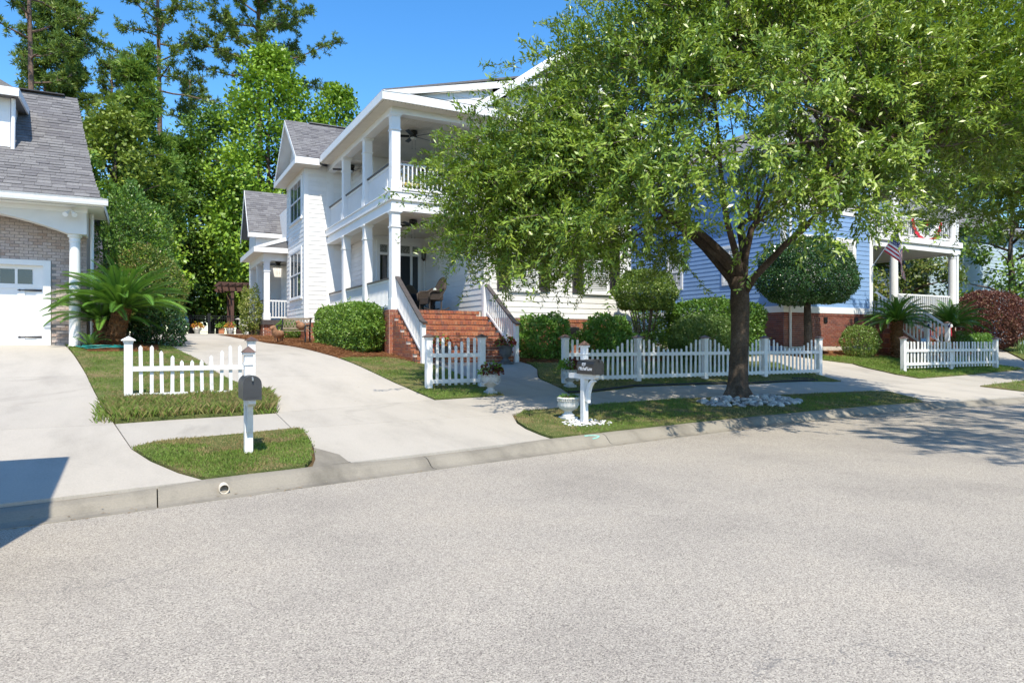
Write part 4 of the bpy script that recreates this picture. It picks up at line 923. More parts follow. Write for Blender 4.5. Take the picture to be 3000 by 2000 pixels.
# steps and their rails
st = B(); NS = 8; bz = 1.12; rh = (QF-bz)/NS; bricks = []
for i in range(NS):
    zt = QF-i*rh; yf = BY-.1-i*.29; st.box(BRX+.12, QC-.05, yf+.01, yf+.31 if i else BY, .8, zt-.006)
    for x in np.arange(BRX+.12, QC-.14, .1): bricks.append((x+.004, x+.096, yf-.02, yf+.25, zt-.095, zt))
    for x in np.arange(BRX+.12+.1*(i % 2), QC-.25, .2): bricks.append((x+.005, x+.195, yf, yf+.1, zt-rh+.005, zt-.1))
    y = yf+.05
    while y < BY: bricks.append((BRX+.1, BRX+.17, y+.005, y+.195, zt-rh+.005, zt-.005)); y += .2
st.obj('brick_steps', M_mort, bh); joined_bricks(bh, bricks, M_brick)
for x in (BRX+.14, QC+.02):
    yl = BY-.1-(NS-1)*.29-.1; zr = lambda y: QF-rh*(BY-.1-y)/.29
    nb = B(); nb.box(x-.07, x+.07, yl-.07, yl+.07, .8, zr(yl)+1.08); no = nb.obj('newel', M_white, bh)
    B().prism([(x-.11, yl-.11, zr(yl)+1.08), (x+.11, yl-.11, zr(yl)+1.08), (x+.11, yl+.11, zr(yl)+1.08), (x-.11, yl+.11, zr(yl)+1.08)], (0, 0, .02)).add([(x-.09, yl-.09, zr(yl)+1.1), (x+.09, yl-.09, zr(yl)+1.1), (x+.09, yl+.09, zr(yl)+1.1), (x-.09, yl+.09, zr(yl)+1.1), (x, yl, zr(yl)+1.16)], [(0, 1, 4), (1, 2, 4), (2, 3, 4), (3, 0, 4)]).obj('newel_cap', M_copper, no)
    railing(bh, (x, yl+.08, zr(yl+.08)), (x, BY-.1, QF), .98, cap=False, gap=.15, bal=.045)

# ------------------------------------------------------------------ the house beyond
fh = thing('far_house', 'pale grey-blue clapboard house seen beyond the blue house porch', 'house', (46, 30, 1.4))
fx, fy = 41.0, 24.0
B().box(fx+.002, 52, fy+.002, 40, .9, 8.6).obj('wall', M_pale, fh); siding(fh, 'y', fx, fy, 36, 1.6, 8.6, M_pale, .2); siding(fh, 'x', fy, fx, 52, 1.6, 8.6, M_pale, .2)
window(fh, 'y', fx, 29.3, 3.1, 1.2, 1.5, 2, 2, False); window(fh, 'y', fx, 29.3, 6.3, 1.6, 1.2, 4, 1, False); window(fh, 'y', fx, 26.5, 3.1, 1.0, 1.6, 2, 2, False); window(fh, 'x', fy, 45, 3, 1, 1.6, 2, 2, False)
b = B(); b.prism([(fx, 28.2, 5.0), (fx-.9, 28.4, 5.0), (fx-.9, 30.2, 5.0), (fx, 30.4, 5.0)], (0, 0, .18)); by_ = b.obj('bay_cornice', M_white, fh)
B().add([(fx-.95, 28.3, 5.18), (fx-.95, 30.3, 5.18), (fx, 30.5, 6.1), (fx, 28.1, 6.1), (fx, 28.1, 5.18), (fx, 30.5, 5.18)], [(0, 1, 2, 3), (0, 3, 4), (1, 5, 2)]).obj('bay_roof', M_shing, fh)
b = B(); b.prism([(fx-.5, fy-.5, 8.5), (fx-.5, 36.5, 8.5), (fx-.5, 30, 13)], (12, 0, 0)); fr_ = b.obj('roof', M_shing, fh)
B().prism([(fx-.53, fy-.6, 8.5), (fx-.53, 30, 13.05), (fx-.53, 30, 12.7), (fx-.53, fy-.6, 8.15)], (.03, 0, 0)).obj('rake_board', M_white, fr_)
siding(fh, 'y', fx-.52, 0, 0, 8.6, 12.5, M_pale, .2, gable=lambda z: (fy+.2+(z-8.6)*1.4, 36-(z-8.6)*1.4))
# ------------------------------------------------------------------ picket fences
def post_mesh(parent, x, y, h, w=.14, cap='copper', z=None, lift=0):
    z = gz(x, y) if z is None else z; k = w/2
    b = B(); b.box(x-k, x+k, y-k, y+k, z-.15, z+h-.07); b.box(x-k-.012, x+k+.012, y-k-.012, y+k+.012, z+h-.11, z+h-.07); o = b.obj('post', M_fence, parent, bevel=.006)
    c = B(); q = k+.045; zt = z+h-.07
    c.box(x-q, x+q, y-q, y+q, zt, zt+.02); c.add([(x-q+.005, y-q+.005, zt+.02), (x+q-.005, y-q+.005, zt+.02), (x+q-.005, y+q-.005, zt+.02), (x-q+.005, y+q-.005, zt+.02), (x, y, zt+.085)], [(0, 1, 4), (1, 2, 4), (2, 3, 4), (3, 0, 4)])
    c.obj('post_cap', M_copper if cap == 'copper' else M_fence, o)
def picket_mesh(h, w, t=.022, point=True, rnd=False):
    b = B(); k = w/2
    pr = [(-k, 0), (k, 0), (k, h-.035), (k*.25 if rnd else 0, h), (-k*.25 if rnd else 0, h), (-k, h-.035)] if True else None
    if not rnd: pr = [(-k, 0), (k, 0), (k, h-.04), (0, h), (-k, h-.04)]
    if rnd: pr = [(-k, 0), (k, 0), (k, h-.03), (k*.7, h-.008), (0, h), (-k*.7, h-.008), (-k, h-.03)]
    b.prism([(x, 0, z) for x, z in pr], (0, t, 0)); return b.mesh('picket', M_fence)
def fence(label, xs, y, tops, rails, post_h, cap='copper', w=.07, rnd=True, bottom=.06, group=None, rail_in_front=True, mid=None, caps=None):
    z0 = gz(sum(xs)/len(xs), y); f = thing('picket_fence', label, 'fence', ((xs[0]+xs[-1])/2, y, z0), group)
    for i, x in enumerate(xs): post_mesh(f, x, y, post_h, cap=(caps[i] if caps else cap), z=gz(x, y))
    cache = {}
    for a, e in zip(xs[:-1], xs[1:]):
        zg = (gz(a, y)+gz(e, y))/2
        for h in rails:
            B().box(a+.07, e-.07, y-.06, y-.022, zg+h-.045, zg+h+.045).obj('rail', M_fence, f)
        n = len(tops)
        for i, h in enumerate(tops):
            x = a+.07+(e-a-.14)*(i+.8)/(n+.6)
            if h not in cache: cache[h] = picket_mesh(h-bottom, w, rnd=rnd)
            inst('picket', cache[h], f, (x, y-.021, zg+bottom), (random.uniform(-.012, .012), random.uniform(-.018, .018), 0))
        if mid:
            B().box((a+e)/2-.09, (a+e)/2+.09, y+.0015, y+.06, zg-.1, zg+rails[0]+.0).obj('post', M_fence, f)
    return f
SC = [.97, .97, .87, .78, .69, .69, .69, .78, .87, .97, .97]
f1 = fence('short white picket fence with scalloped top behind the long grass strip', [-.28, 1.82], 14.2, SC, [.54, .05], 1.12, w=.062, rnd=False, bottom=.03, caps=['white', 'copper'])
fence('short white scalloped fence panel between the driveway and the front walk', [5.52, 6.82], 14.2, [1.13, 1.13, 1.04, .95, 1.04, 1.13, 1.13], [.73, .15], 1.2, w=.062)
SC2 = [1.09, 1.09, 1.0, .92, .84, .84, .84, .84, .84, .92, 1.0, 1.09, 1.09]
fence('long white scalloped picket fence behind the street oak', [9.1, 11.35, 13.7, 16.05, 18.45], 14.2, SC2, [.71, .13], 1.2, w=.06)
fence('white flat-topped picket fence in front of the blue house', [22.75, 28.5], 14.2, [1.03]*28, [.72, .26], 1.2, w=.085, bottom=.12, mid=True)

# ------------------------------------------------------------------ mailboxes
M_mbox = mk('black enamel', (.022, .022, .024), .28, .15, 6, .05, 60, .55); M_mgrey = mk('charcoal plastic', (.045, .047, .05), .45, .1, 6, .1, 80)
M_letter = mk('white lettering', (.8, .8, .8), .5, 0)
def mailbox(label, x, y, zb, post_h, w, h, l, front, text=None, mat=None, arm_back=.15, curved=False):
    z = gz(x, y)+.02; t = thing('mailbox', label, 'mailbox', (x, y, z)); k = .05; zt = z+post_h
    b = B(); b.box(x-k, x+k, y-k, y+k, z-.2, zt-.08); b.box(x-k-.012, x+k+.012, y-k-.012, y+k+.012, zt-.24, zt-.21); b.box(x-k-.02, x+k+.02, y-k-.02, y+k+.02, zt-.11, zt-.08); po = b.obj('post', M_fence, t, bevel=.004)
    c = B(); q = k+.035; c.add([(x-q, y-q, zt-.08), (x+q, y-q, zt-.08), (x+q, y+q, zt-.08), (x-q, y+q, zt-.08), (x, y, zt)], [(0, 1, 4), (1, 2, 4), (2, 3, 4), (3, 0, 4), (0, 3, 2, 1)]); c.obj('post_cap', M_copper, po)
    yf = y-front; a = B(); zz = zb-.004; a.prism([(x-.045, y+arm_back, zz), (x-.045, y+arm_back, zz-.085), (x-.045, yf+.1, zz-.085), (x-.045, yf+.03, zz-.05), (x-.045, yf+.03, zz)], (.09, 0, 0)); a.obj('arm', M_fence, t)
    br = B()
    if curved:
        pts = [(y-k-.0, zz-.46)]+[(y-k-.02-.21*(1-math.cos(s)), zz-.46+.37*math.sin(s)) for s in np.linspace(0, math.pi/2, 8)]
        outer = [(p[0], p[1]) for p in pts[1:]]; inner = [(p[0]-.075*(1-i/len(outer)*.2), p[1]-.03) for i, p in enumerate(outer)]
        poly = [(yy, zz_) for yy, zz_ in outer]+[(yy, zz_) for yy, zz_ in inner[::-1]]
        br.prism([(x-.03, yy, zz_) for yy, zz_ in poly], (.06, 0, 0))
    else: br.prism([(x-.03, y-k, zz-.42), (x-.03, y-k-.045, zz-.42), (x-.03, yf+.17, zz-.085), (x-.03, yf+.28, zz-.085)], (.06, 0, 0))
    br.obj('brace', M_fence, t)
    # box: flat bottom, round top, along Y
    m = mat or M_mbox; n = 14; R_ = w/2; pr = [(-R_, 0), (R_, 0)]+[(R_*math.cos(s), h-R_+R_*math.sin(s)) for s in np.linspace(0, math.pi, n)]
    bx = B(); bx.prism([(x+px, yf, zb+pz) for px, pz in pr], (0, l, 0)); bo = bx.obj('box', m, t, smooth=False)
    pr2 = [(px*1.04, (pz-h/2)*1.04+h/2) for px, pz in pr]; d = B(); d.prism([(x+px, yf-.012, zb+pz) for px, pz in pr2], (0, .05, 0)); do = d.obj('door', m, bo)
    d = B(); d.box(x-R_*.72, x+R_*.72, yf-.016, yf-.012, zb+h*.1, zb+h*.34); d.obj('door_panel', m, do)
    d = B(); d.tube([(x, yf-.012, zb+h*.93), (x, yf-.035, zb+h*.9), (x, yf-.035, zb+h*.8)], .011, 8); d.obj('latch', mk('bright latch', (.5, .5, .5), .3, .1, 5, 0, 40, .5, .8) if mat else M_black, do)
    fl = B(); fl.box(x+R_+.004, x+R_+.01, yf+.2, yf+.22, zb+h*.3, zb+h*.55); fl.box(x+R_+.004, x+R_+.01, yf+.2, yf+.3, zb+h*.55, zb+h*.68); fl.obj('flag', mk('red flag', (.35, .02, .02), .4), bo)
    if text:
        for i, (s, size, dz, dy) in enumerate(text):
            cu = bpy.data.curves.new('lettering', 'FONT'); cu.body = s; cu.size = size; cu.shear = .35; cu.align_x = 'CENTER'; cu.extrude = .001; cu.space_character = .92; cu.offset = .001
            to = bpy.data.objects.new('lettering', cu); link(to, bo, (x-R_-.002, yf+l*dy, zb+dz)); to.rotation_euler = (R(90), 0, R(-90)); cu.materials.append(M_letter)
            me = bpy.data.meshes.new_from_object(to); to2 = bpy.data.objects.new('lettering', me); lw = WP.pop(to.name); bpy.data.objects.remove(to); link(to2, bo, lw); to2.rotation_euler = (R(90), 0, R(-90)); to2['kind'] = 'stuff'
    return t
mailbox('charcoal mailbox on a white capped post in the small grass island', 1.13, 9.09, .9, 1.34, .205, .285, .5, .36, mat=M_mgrey, arm_back=.1)
mailbox('glossy black mailbox with white script lettering on a white post', 6.63, 9.74, 1.05, 1.42, .2, .25, .5, .42, text=[('939', .08, .135, .6), ('Mitchell Lane', .082, .065, .5)], arm_back=.42, curved=True)

# ------------------------------------------------------------------ urns and their plants
M_stone = mk('weathered cast stone', (.52, .50, .46), .9, .14, 9, .3, 70, .2, dirt=((.2, .19, .16), 9, .55, .55))
M_darkst = mk('dark cast stone', (.13, .125, .12), .85, .3, 7, .3, 70, .2)
M_potsoil = M_soil
def leafblob(name, label, cat, c, rx, rz, n, L, mats, group=None, up=.5, parts=None):
    """a bunch of broad leaves growing out of a pot: one leaf mesh per colour"""
    t = thing(name, label, cat, c, group)
    for mi, (m, frac, sect) in enumerate(mats):
        k = int(n*frac); th = rng.uniform(*sect, k); r = np.sqrt(rng.random(k)); ph = rng.random(k)
        P = np.c_[np.cos(th)*r*rx, np.sin(th)*r*rx, rz*(.15+.85*ph)*np.sqrt(np.clip(1-r**2*.8, 0, 1))]
        out = np.c_[np.cos(th), np.sin(th), up-.9*r+rng.normal(0, .3, k)]; leaf_quads_obj('foliage', P+np.array(c), out, L, L*.62, m, t)
    st = B()
    for i in range(9):
        a = i*.7; st.tube([(c[0], c[1], c[2]-.03), (c[0]+math.cos(a)*rx*.5, c[1]+math.sin(a)*rx*.5, c[2]+rz*.5)], [.006, .004], 5)
    st.obj('stem', M_twig, t); return t
def unit(v): return v/np.maximum(np.linalg.norm(v, axis=1, keepdims=True), 1e-9)
def leaf_quads(P, axis, nrm, L, W):
    """one pointed quad leaf per point: base at P, tip along axis"""
    axis = unit(axis); side = unit(np.cross(axis, nrm)); n = len(P)
    L = np.broadcast_to(np.asarray(L, float), (n,))[:, None]; W = np.broadcast_to(np.asarray(W, float), (n,))[:, None]
    up = unit(np.cross(side, axis))
    return np.stack([P, P+axis*L*.45+side*W/2+up*L*.04, P+axis*L-up*L*.06, P+axis*L*.45-side*W/2+up*L*.04], 1).reshape(-1, 3)
def leaf_quads_obj(name, P, axis, L, W, mat, parent=None, jit=.5, tint=None, **kw):
    n = len(P); nr = rng.normal(0, 1, (n, 3)); nr[:, 2] += 1.2
    V = leaf_quads(P, axis+rng.normal(0, jit*.4, (n, 3)), nr, L*rng.uniform(.7, 1.2, n), W*rng.uniform(.8, 1.1, n))
    if parent is not None: V = V-np.array(WP[parent.name])
    me = fast_mesh(name, V, n, 4, mat, rng.random(n) if tint is None else tint)
    o = bpy.data.objects.new(name, me)
    link(o, parent, WP[parent.name] if parent is not None else (0, 0, 0)); return props(o, **kw)
M_lime = leafmat('lime leaf', [(0, (.10, .22, .02)), (.5, (.18, .34, .03)), (1, (.30, .42, .06))], .5, .35)
M_burg = leafmat('burgundy leaf', [(0, (.05, .012, .015)), (.5, (.11, .025, .02)), (1, (.22, .06, .025))], .5, .25, tcol=(.3, .05, .03))
M_redl = leafmat('red leaf', [(0, (.30, .02, .015)), (.5, (.5, .05, .02)), (1, (.6, .15, .03))], .5, .25, tcol=(.6, .05, .03))
def urn(label, x, y, prof, mat, extras=None, name='urn', group=None, z=None, sq=None, n=32):
    z = gz(x, y)+.02 if z is None else z; t = thing(name, label, 'urn', (x, y, z), group)
    b = B(); b.box(x-prof[0][0]*1.15, x+prof[0][0]*1.15, y-prof[0][0]*1.15, y+prof[0][0]*1.15, z-.02, z+.045); b.obj('plinth', mat, t, bevel=.008)
    B().lathe([(r, q+.045) for r, q in prof], (x, y, z), n, sq=sq).obj('bowl', mat, t, smooth=True)
    rt = prof[-1]; B().lathe([(.01, 0), (rt[0]*.85, 0), (rt[0]*.85, .004)], (x, y, z+rt[1]+.046), 20).obj('soil', M_potsoil, t)
    if extras: extras(t, x, y, z)
    return t
def greek(t, x, y, z):
    zz = z+.345; Rr = .196; k = B(); unit_ = [(0, 0), (0, 1), (.75, 1), (.75, .35), (.35, .35), (.35, .65)]; nu = 16
    for i in range(nu):
        for (u0, v0), (u1, v1) in zip(unit_[:-1], unit_[1:]):
            P_ = []
            for u, v in ((u0, v0), (u1, v1)):
                a = 2*math.pi*(i+u*.9)/nu; P_.append((x+math.cos(a)*Rr, y+math.sin(a)*Rr, zz+v*.045))
            k.bar(P_[0], P_[1], .006, .008)
    k.obj('key_band', M_darkst, t)
    for i in range(4):
        a = math.pi/4+i*math.pi/2+.3; c_ = Vector((x+math.cos(a)*.2, y+math.sin(a)*.2, z+.3)); tg = Vector((-math.sin(a), math.cos(a), 0)); o_ = Vector((math.cos(a), math.sin(a), 0))
        h = B(); h.ob(c_+Vector((0, 0, .06)), tg*.014, o_*.012, Vector((0, 0, .06))); h.tube([c_+o_*.012+tg*.032*math.cos(s)+Vector((0, 0, .032*math.sin(s)-.03)) for s in np.linspace(0, 2*math.pi, 13)], .008, 6); h.obj('ring_handle', M_stone, t)
        a2 = a+math.pi/4; s_ = B(); pts = []
        for q in np.linspace(-.55, .55, 9): pts.append((x+math.cos(a2+q)*(.205), y+math.sin(a2+q)*(.205), z+.27-.06*(1-(q/.55)**2)))
        s_.tube(pts, [.006, .012, .016, .02, .022, .02, .016, .012, .006], 6); s_.obj('garland', M_stone, t)
GP = [(.10, 0), (.105, .02), (.075, .05), (.06, .07), (.10, .10), (.16, .16), (.195, .23), (.2, .28), (.193, .36), (.185, .375), (.16, .37)]
urn('pale stone urn with a key-pattern band at the fence panel, walk side', 6.6, 13.3, GP, M_stone, greek)
leafblob('urn_plant', 'lime and burgundy leafy plant in the urn by the short fence panel', 'plant', (6.6, 13.3, gz(6.6, 13.3)+.42), .25, .28, 330, .085, [(M_lime, .5, (0, 2*math.pi)), (M_burg, .5, (3.3, 6.0))])
urn('pale stone urn with a key-pattern band at the end of the long fence', 8.95, 13.75, GP, M_stone, greek)
leafblob('urn_plant', 'trailing lime and dark red plant in the urn by the long fence', 'plant', (8.95, 13.75, gz(8.95, 13.75)+.42), .26, .28, 320, .085, [(M_lime, .5, (1.5, 4.5)), (M_burg, .5, (3.8, 7))])
BP = [(.11, 0), (.115, .03), (.075, .06), (.065, .09), (.10, .11), (.16, .15), (.185, .21), (.18, .27), (.185, .275), (.185, .31), (.2, .315), (.2, .34), (.165, .345)]
def egg(t, x, y, z):
    e = B()
    for i in range(30):
        a = 2*math.pi*i/30; e.lathe([(.004, -.018), (.013, -.01), (.013, .01), (.004, .018)], (x+math.cos(a)*.19, y+math.sin(a)*.19, z+.335), 6)
    e.obj('bead_band', M_stone, t, kind='stuff')
urn('low white fluted bowl urn with small green plant beside the black mailbox', 6.6, 10.2, BP, mk('white cast stone', (.66, .65, .62), .85, .08, 9, .2, 70, .2, dirt=((.3, .29, .25), 9, .58, .45)), egg, sq=lambda th, z: 1+(.035*abs(math.sin(th*8))-.02 if .1 < z-.045 < .26 else 0), n=96)
leafblob('urn_plant', 'low green plant in the white fluted bowl urn', 'plant', (6.6, 10.2, gz(6.6, 10.2)+.39), .17, .07, 170, .055, [(leafmat('succulent leaf', [(0, (.05, .12, .03)), (1, (.12, .24, .05))]), 1, (0, 6.28))])
DP = [(.15, 0), (.15, .03), (.11, .05), (.075, .09), (.08, .13), (.14, .17), (.18, .24), (.195, .36), (.2, .42), (.24, .44), (.245, .47), (.2, .475)]
for x, lb in ((9.15, 'dark grey stone urn at the foot of the brick steps, wall side'), (7.15, 'dark grey stone urn at the foot of the brick steps, behind the fence panel')):
    zz = gz(x, 17.45); urn(lb, x, 17.45, DP, M_darkst, z=zz)
    leafblob('urn_plant', 'red and lime coleus in the '+lb.split(' at')[0]+(' by the wall' if x > 8 else ' behind the fence panel'), 'plant', (x, 17.45, zz+.5), .27, .3, 260, .1, [(M_lime, .35, (0, 6.28)), (M_burg, .4, (2, 5)), (M_redl, .25, (3.5, 6.9))])

# ------------------------------------------------------------------ stones
M_rock = pieces_mat('river stone', [(0, (.20, .20, .21)), (.3, (.36, .36, .36)), (.6, (.52, .52, .5)), (.85, (.62, .61, .58)), (1, (.30, .30, .32))], .7, .15, 30)
M_peb = pieces_mat('white pebble', [(0, (.55, .54, .52)), (.5, (.68, .67, .65)), (1, (.75, .74, .72))], .75, .2, 40)
def rock_mesh(seed):
    r_ = random.Random(seed); bm = bmesh.new(); bmesh.ops.create_icosphere(bm, subdivisions=2, radius=1)
    ax = [Vector((r_.gauss(0, 1), r_.gauss(0, 1), r_.gauss(0, 1))).normalized() for _ in range(4)]
    for v in bm.verts:
        s = 1+sum(.1*math.sin(2.2*v.co.dot(a)+i) for i, a in enumerate(ax)); v.co = v.co*s
    me = bpy.data.meshes.new('stone'); bm.to_mesh(me); bm.free(); me.polygons.foreach_set('use_smooth', [True]*len(me.polygons)); return me
RM = [rock_mesh(i) for i in range(8)]; RMp = [m.copy() for m in RM[:4]]
for m in RM: m.materials.append(M_rock)
for m in RMp: m.materials.append(M_peb)
TX, TY = 11.78, 11.2
rb_ = thing('rock_bed', 'ring of pale and grey river stones heaped around the oak trunk', 'stones', (TX, TY-.2, gz(TX, TY)))
for i in range(285):
    while True:
        u, v = random.uniform(-1, 1), random.uniform(-1, 1)
        if u*u+v*v < 1 and (u*1.35)**2+((v*.62-.2-.0)/1.)**2 > .03: break
    x, y = TX+.12+u*1.4, TY-.28+v*.62; d = math.hypot(x-TX, y-TY)
    if d < .27: continue
    s = random.uniform(.035, .07)*(1.35 if u*u+v*v > .72 and random.random() < .5 else 1); z = gz(x, y)+.03+.13*max(0, 1-(u*u+v*v))*random.uniform(.4, 1)
    inst('stone', random.choice(RM), rb_, (x, y, z), (random.uniform(-.5, .5), random.uniform(-.5, .5), random.uniform(0, 6.3)), (s*random.uniform(.9, 1.5), s, s*random.uniform(.5, .8)))
pb_ = thing('pebble_bed', 'patch of small white pebbles around the black mailbox post', 'stones', (6.63, 9.74, gz(6.63, 9.74)))
for i in range(130):
    a = random.uniform(0, 6.28); d = random.uniform(.07, .42)**1.0; x, y = 6.66+math.cos(a)*d*1.15, 9.68+math.sin(a)*d*.75; s = random.uniform(.012, .026)
    inst('stone', random.choice(RMp), pb_, (x, y, gz(x, y)+.035+s*.3), (random.uniform(-.5, .5), random.uniform(-.5, .5), random.uniform(0, 6)), (s*1.3, s, s*.7))
# black landscape edging along the long fence lawn
E_ = [(8.4, 12.98), (8.5, 13.0), (9.09, 13.04), (10.65, 13.53), (12, 13.5), (13.33, 13.46), (14.5, 13.29), (15.9, 13.38), (16.6, 13.36), (17.2, 13.3), (17.35, 13.5), (17.1, 13.7), (16.7, 13.75)]
B().tube([(x, y, gz(x, y)+.03) for x, y in E_], .028, 8).obj('landscape_edging', mk('black rubber', (.02, .02, .02), .6, .2), None, label='black rubber landscape edging along the sidewalk under the long fence', cat='edging')
# drain pipe end in the kerb
x = .72; e = float(road_edge(x)); b = B()
n = 20
for r0, y0 in ((.052, e+.16), (.043, e+.16), (.043, e+.42), (.052, e+.42)):
    for k_ in range(n): a = 2*math.pi*k_/n; b.v.append((x+r0*math.cos(a), y0, .062+r0*math.sin(a)))
for i in range(4):
    for k_ in range(n): b.f.append((i*n+k_, i*n+(k_+1) % n, ((i+1) % 4)*n+(k_+1) % n, ((i+1) % 4)*n+k_))
b.m = [0]*len(b.f); b.obj('drain_pipe', mk('old white plastic pipe', (.55, .5, .42), .5, .15, 8), None, smooth=True, label='open end of a white drain pipe coming through the kerb', cat='pipe')
# teal spray-paint mark on the kerb face
kx = 6.05; pts = [(6.0, .35), (6.1, .345), (6.22, .32), (6.27, .29), (6.2, .265), (6.1, .255)]
pz = lambda yy: np.interp(yy, [p[0] for p in PROF[3:9]], [p[1] for p in PROF[3:9]])
b = B()
for (xa, ya), (xb, yb) in zip(pts[:-1], pts[1:]): b.bar((xa, float(road_edge(xa))+ya, pz(ya)+.004), (xb, float(road_edge(xb))+yb, pz(yb)+.004), .022, .003, up=(0, -.5, 1))
b.obj('paint_mark', mk('teal paint', (.22, .50, .42), .8, .2, 20), kerb)
# garden hose by the cycad
M_hose = mk('teal hose', (.015, .22, .19), .4, .15, 5); pts = []
for i in range(120):
    a = i*.22; r_ = .42+.08*math.sin(i*.37); pts.append((-.98+math.cos(a)*r_*1.15, 20.45+math.sin(a)*r_*.35, gz(-.98, 20.45)+.06+i*.0006+.012*math.sin(i*.9)))
B().tube(pts, .014, 6).obj('garden_hose', M_hose, None, smooth=True, label='loose coil of teal garden hose beside the big cycad', cat='hose')

# ------------------------------------------------------------------ porch things
def fan(label, x, y, zc, group=None, n=5, rot=.3):
    t = thing('ceiling_fan', label, 'ceiling fan', (x, y, zc-.35), group)
    B().lathe([(.05, 0), (.13, -.02), (.135, -.1), (.1, -.13), (.1, -.16), (.12, -.18), (.12, -.22), (.05, -.24)][::-1], (x, y, zc), 20).obj('motor', M_black, t, smooth=True)
    B().lathe([(.02, -.32), (.09, -.29), (.11, -.24), (.09, -.23)], (x, y, zc), 16).obj('light_bowl', mk('frosted bowl', (.5, .5, .48), .3), t, smooth=True)
    bl = B(); bl.ob((.42, 0, 0), (.28, 0, 0), (0, .065, .018), (0, -.002, .004)); bl.box(.1, .2, -.018, .018, -.006, .006); me = bl.mesh('blade', M_black)
    for i in range(n): inst('blade', me, t, (x, y, zc-.19), (0, 0, rot+i*2*math.pi/n))
    for dx in (-.05, .06): B().tube([(x+dx, y, zc-.3), (x+dx, y, zc-.58)], .003, 4).lathe([(.002, -.62), (.01, -.6), (.002, -.57)], (x+dx, y, zc), 6).obj('pull_chain', M_black, t)
fan('black ceiling fan under the upper porch ceiling of the white house', 7.75, 21.3, C2); fan('black ceiling fan under the lower porch ceiling of the white house', 7.7, 21.2, C1, rot=.1)
fan('black ceiling fan far back on the upper porch', 7.1, 26.6, C2); fan('black ceiling fan on the side porch', 5.5, 33.6, 5.4)
def lantern(label, x, y, z):
    t = thing('wall_lantern', label, 'lantern', (x, y, z)); b = B()
    b.lathe([(.05, .3), (.1, .3), (.085, .33), (.04, .42), (.015, .44), (.02, .47), (.003, .5)], (x, y, z), 8); b.lathe([(.01, -.06), (.06, 0), (.07, .02), (.05, .03)], (x, y, z), 8)
    for i in range(4): a = i*math.pi/2+.78; b.tube([(x+.06*math.cos(a), y+.06*math.sin(a), z+.02), (x+.085*math.cos(a), y+.085*math.sin(a), z+.31)], .006, 5)
    b.obj('cage', M_black, t); B().lathe([(.05, .03), (.075, .29)], (x, y, z), 8).obj('glass', M_glass, t); B().box(x-.05, x+.05, y+.09, y+.16, z+.05, z+.3).tube([(x, y+.1, z+.1), (x, y, z-.04)], .01, 6).obj('bracket', M_black, t)
lantern('black lantern on the wall beside the front door', 9.44, DY-.17, 4.75); lantern('black lantern on the upper porch wall', 9.44, DY-.17, 7.95)
def wicker_mat(name, c):
    m, t, N, L, P = newmat(name); p = pos(N)
    w1 = N.new('ShaderNodeTexWave'); w1.inputs['Scale'].default_value = 22; w1.bands_direction = 'Z'; L.new(p, w1.inputs['Vector'])
    w2 = N.new('ShaderNodeTexWave'); w2.inputs['Scale'].default_value = 22; w2.bands_direction = 'DIAGONAL'; L.new(p, w2.inputs['Vector'])
    mm = N.new('ShaderNodeMath'); mm.operation = 'MULTIPLY'; L.new(w1.outputs['Fac'], mm.inputs[0]); L.new(w2.outputs['Fac'], mm.inputs[1])
    L.new(ramp(N, L, mm.outputs[0], [(.05, tuple(x*.25 for x in c)), (.6, c)]).outputs['Color'], P.inputs['Base Color']); P.inputs['Roughness'].default_value = .6; bump(N, L, P, mm.outputs[0], .8, .01); return m
M_wick = wicker_mat('brown wicker', (.11, .08, .06)); M_wickb = wicker_mat('black wicker', (.03, .028, .028)); M_wickt = wicker_mat('tan wicker', (.22, .16, .1))
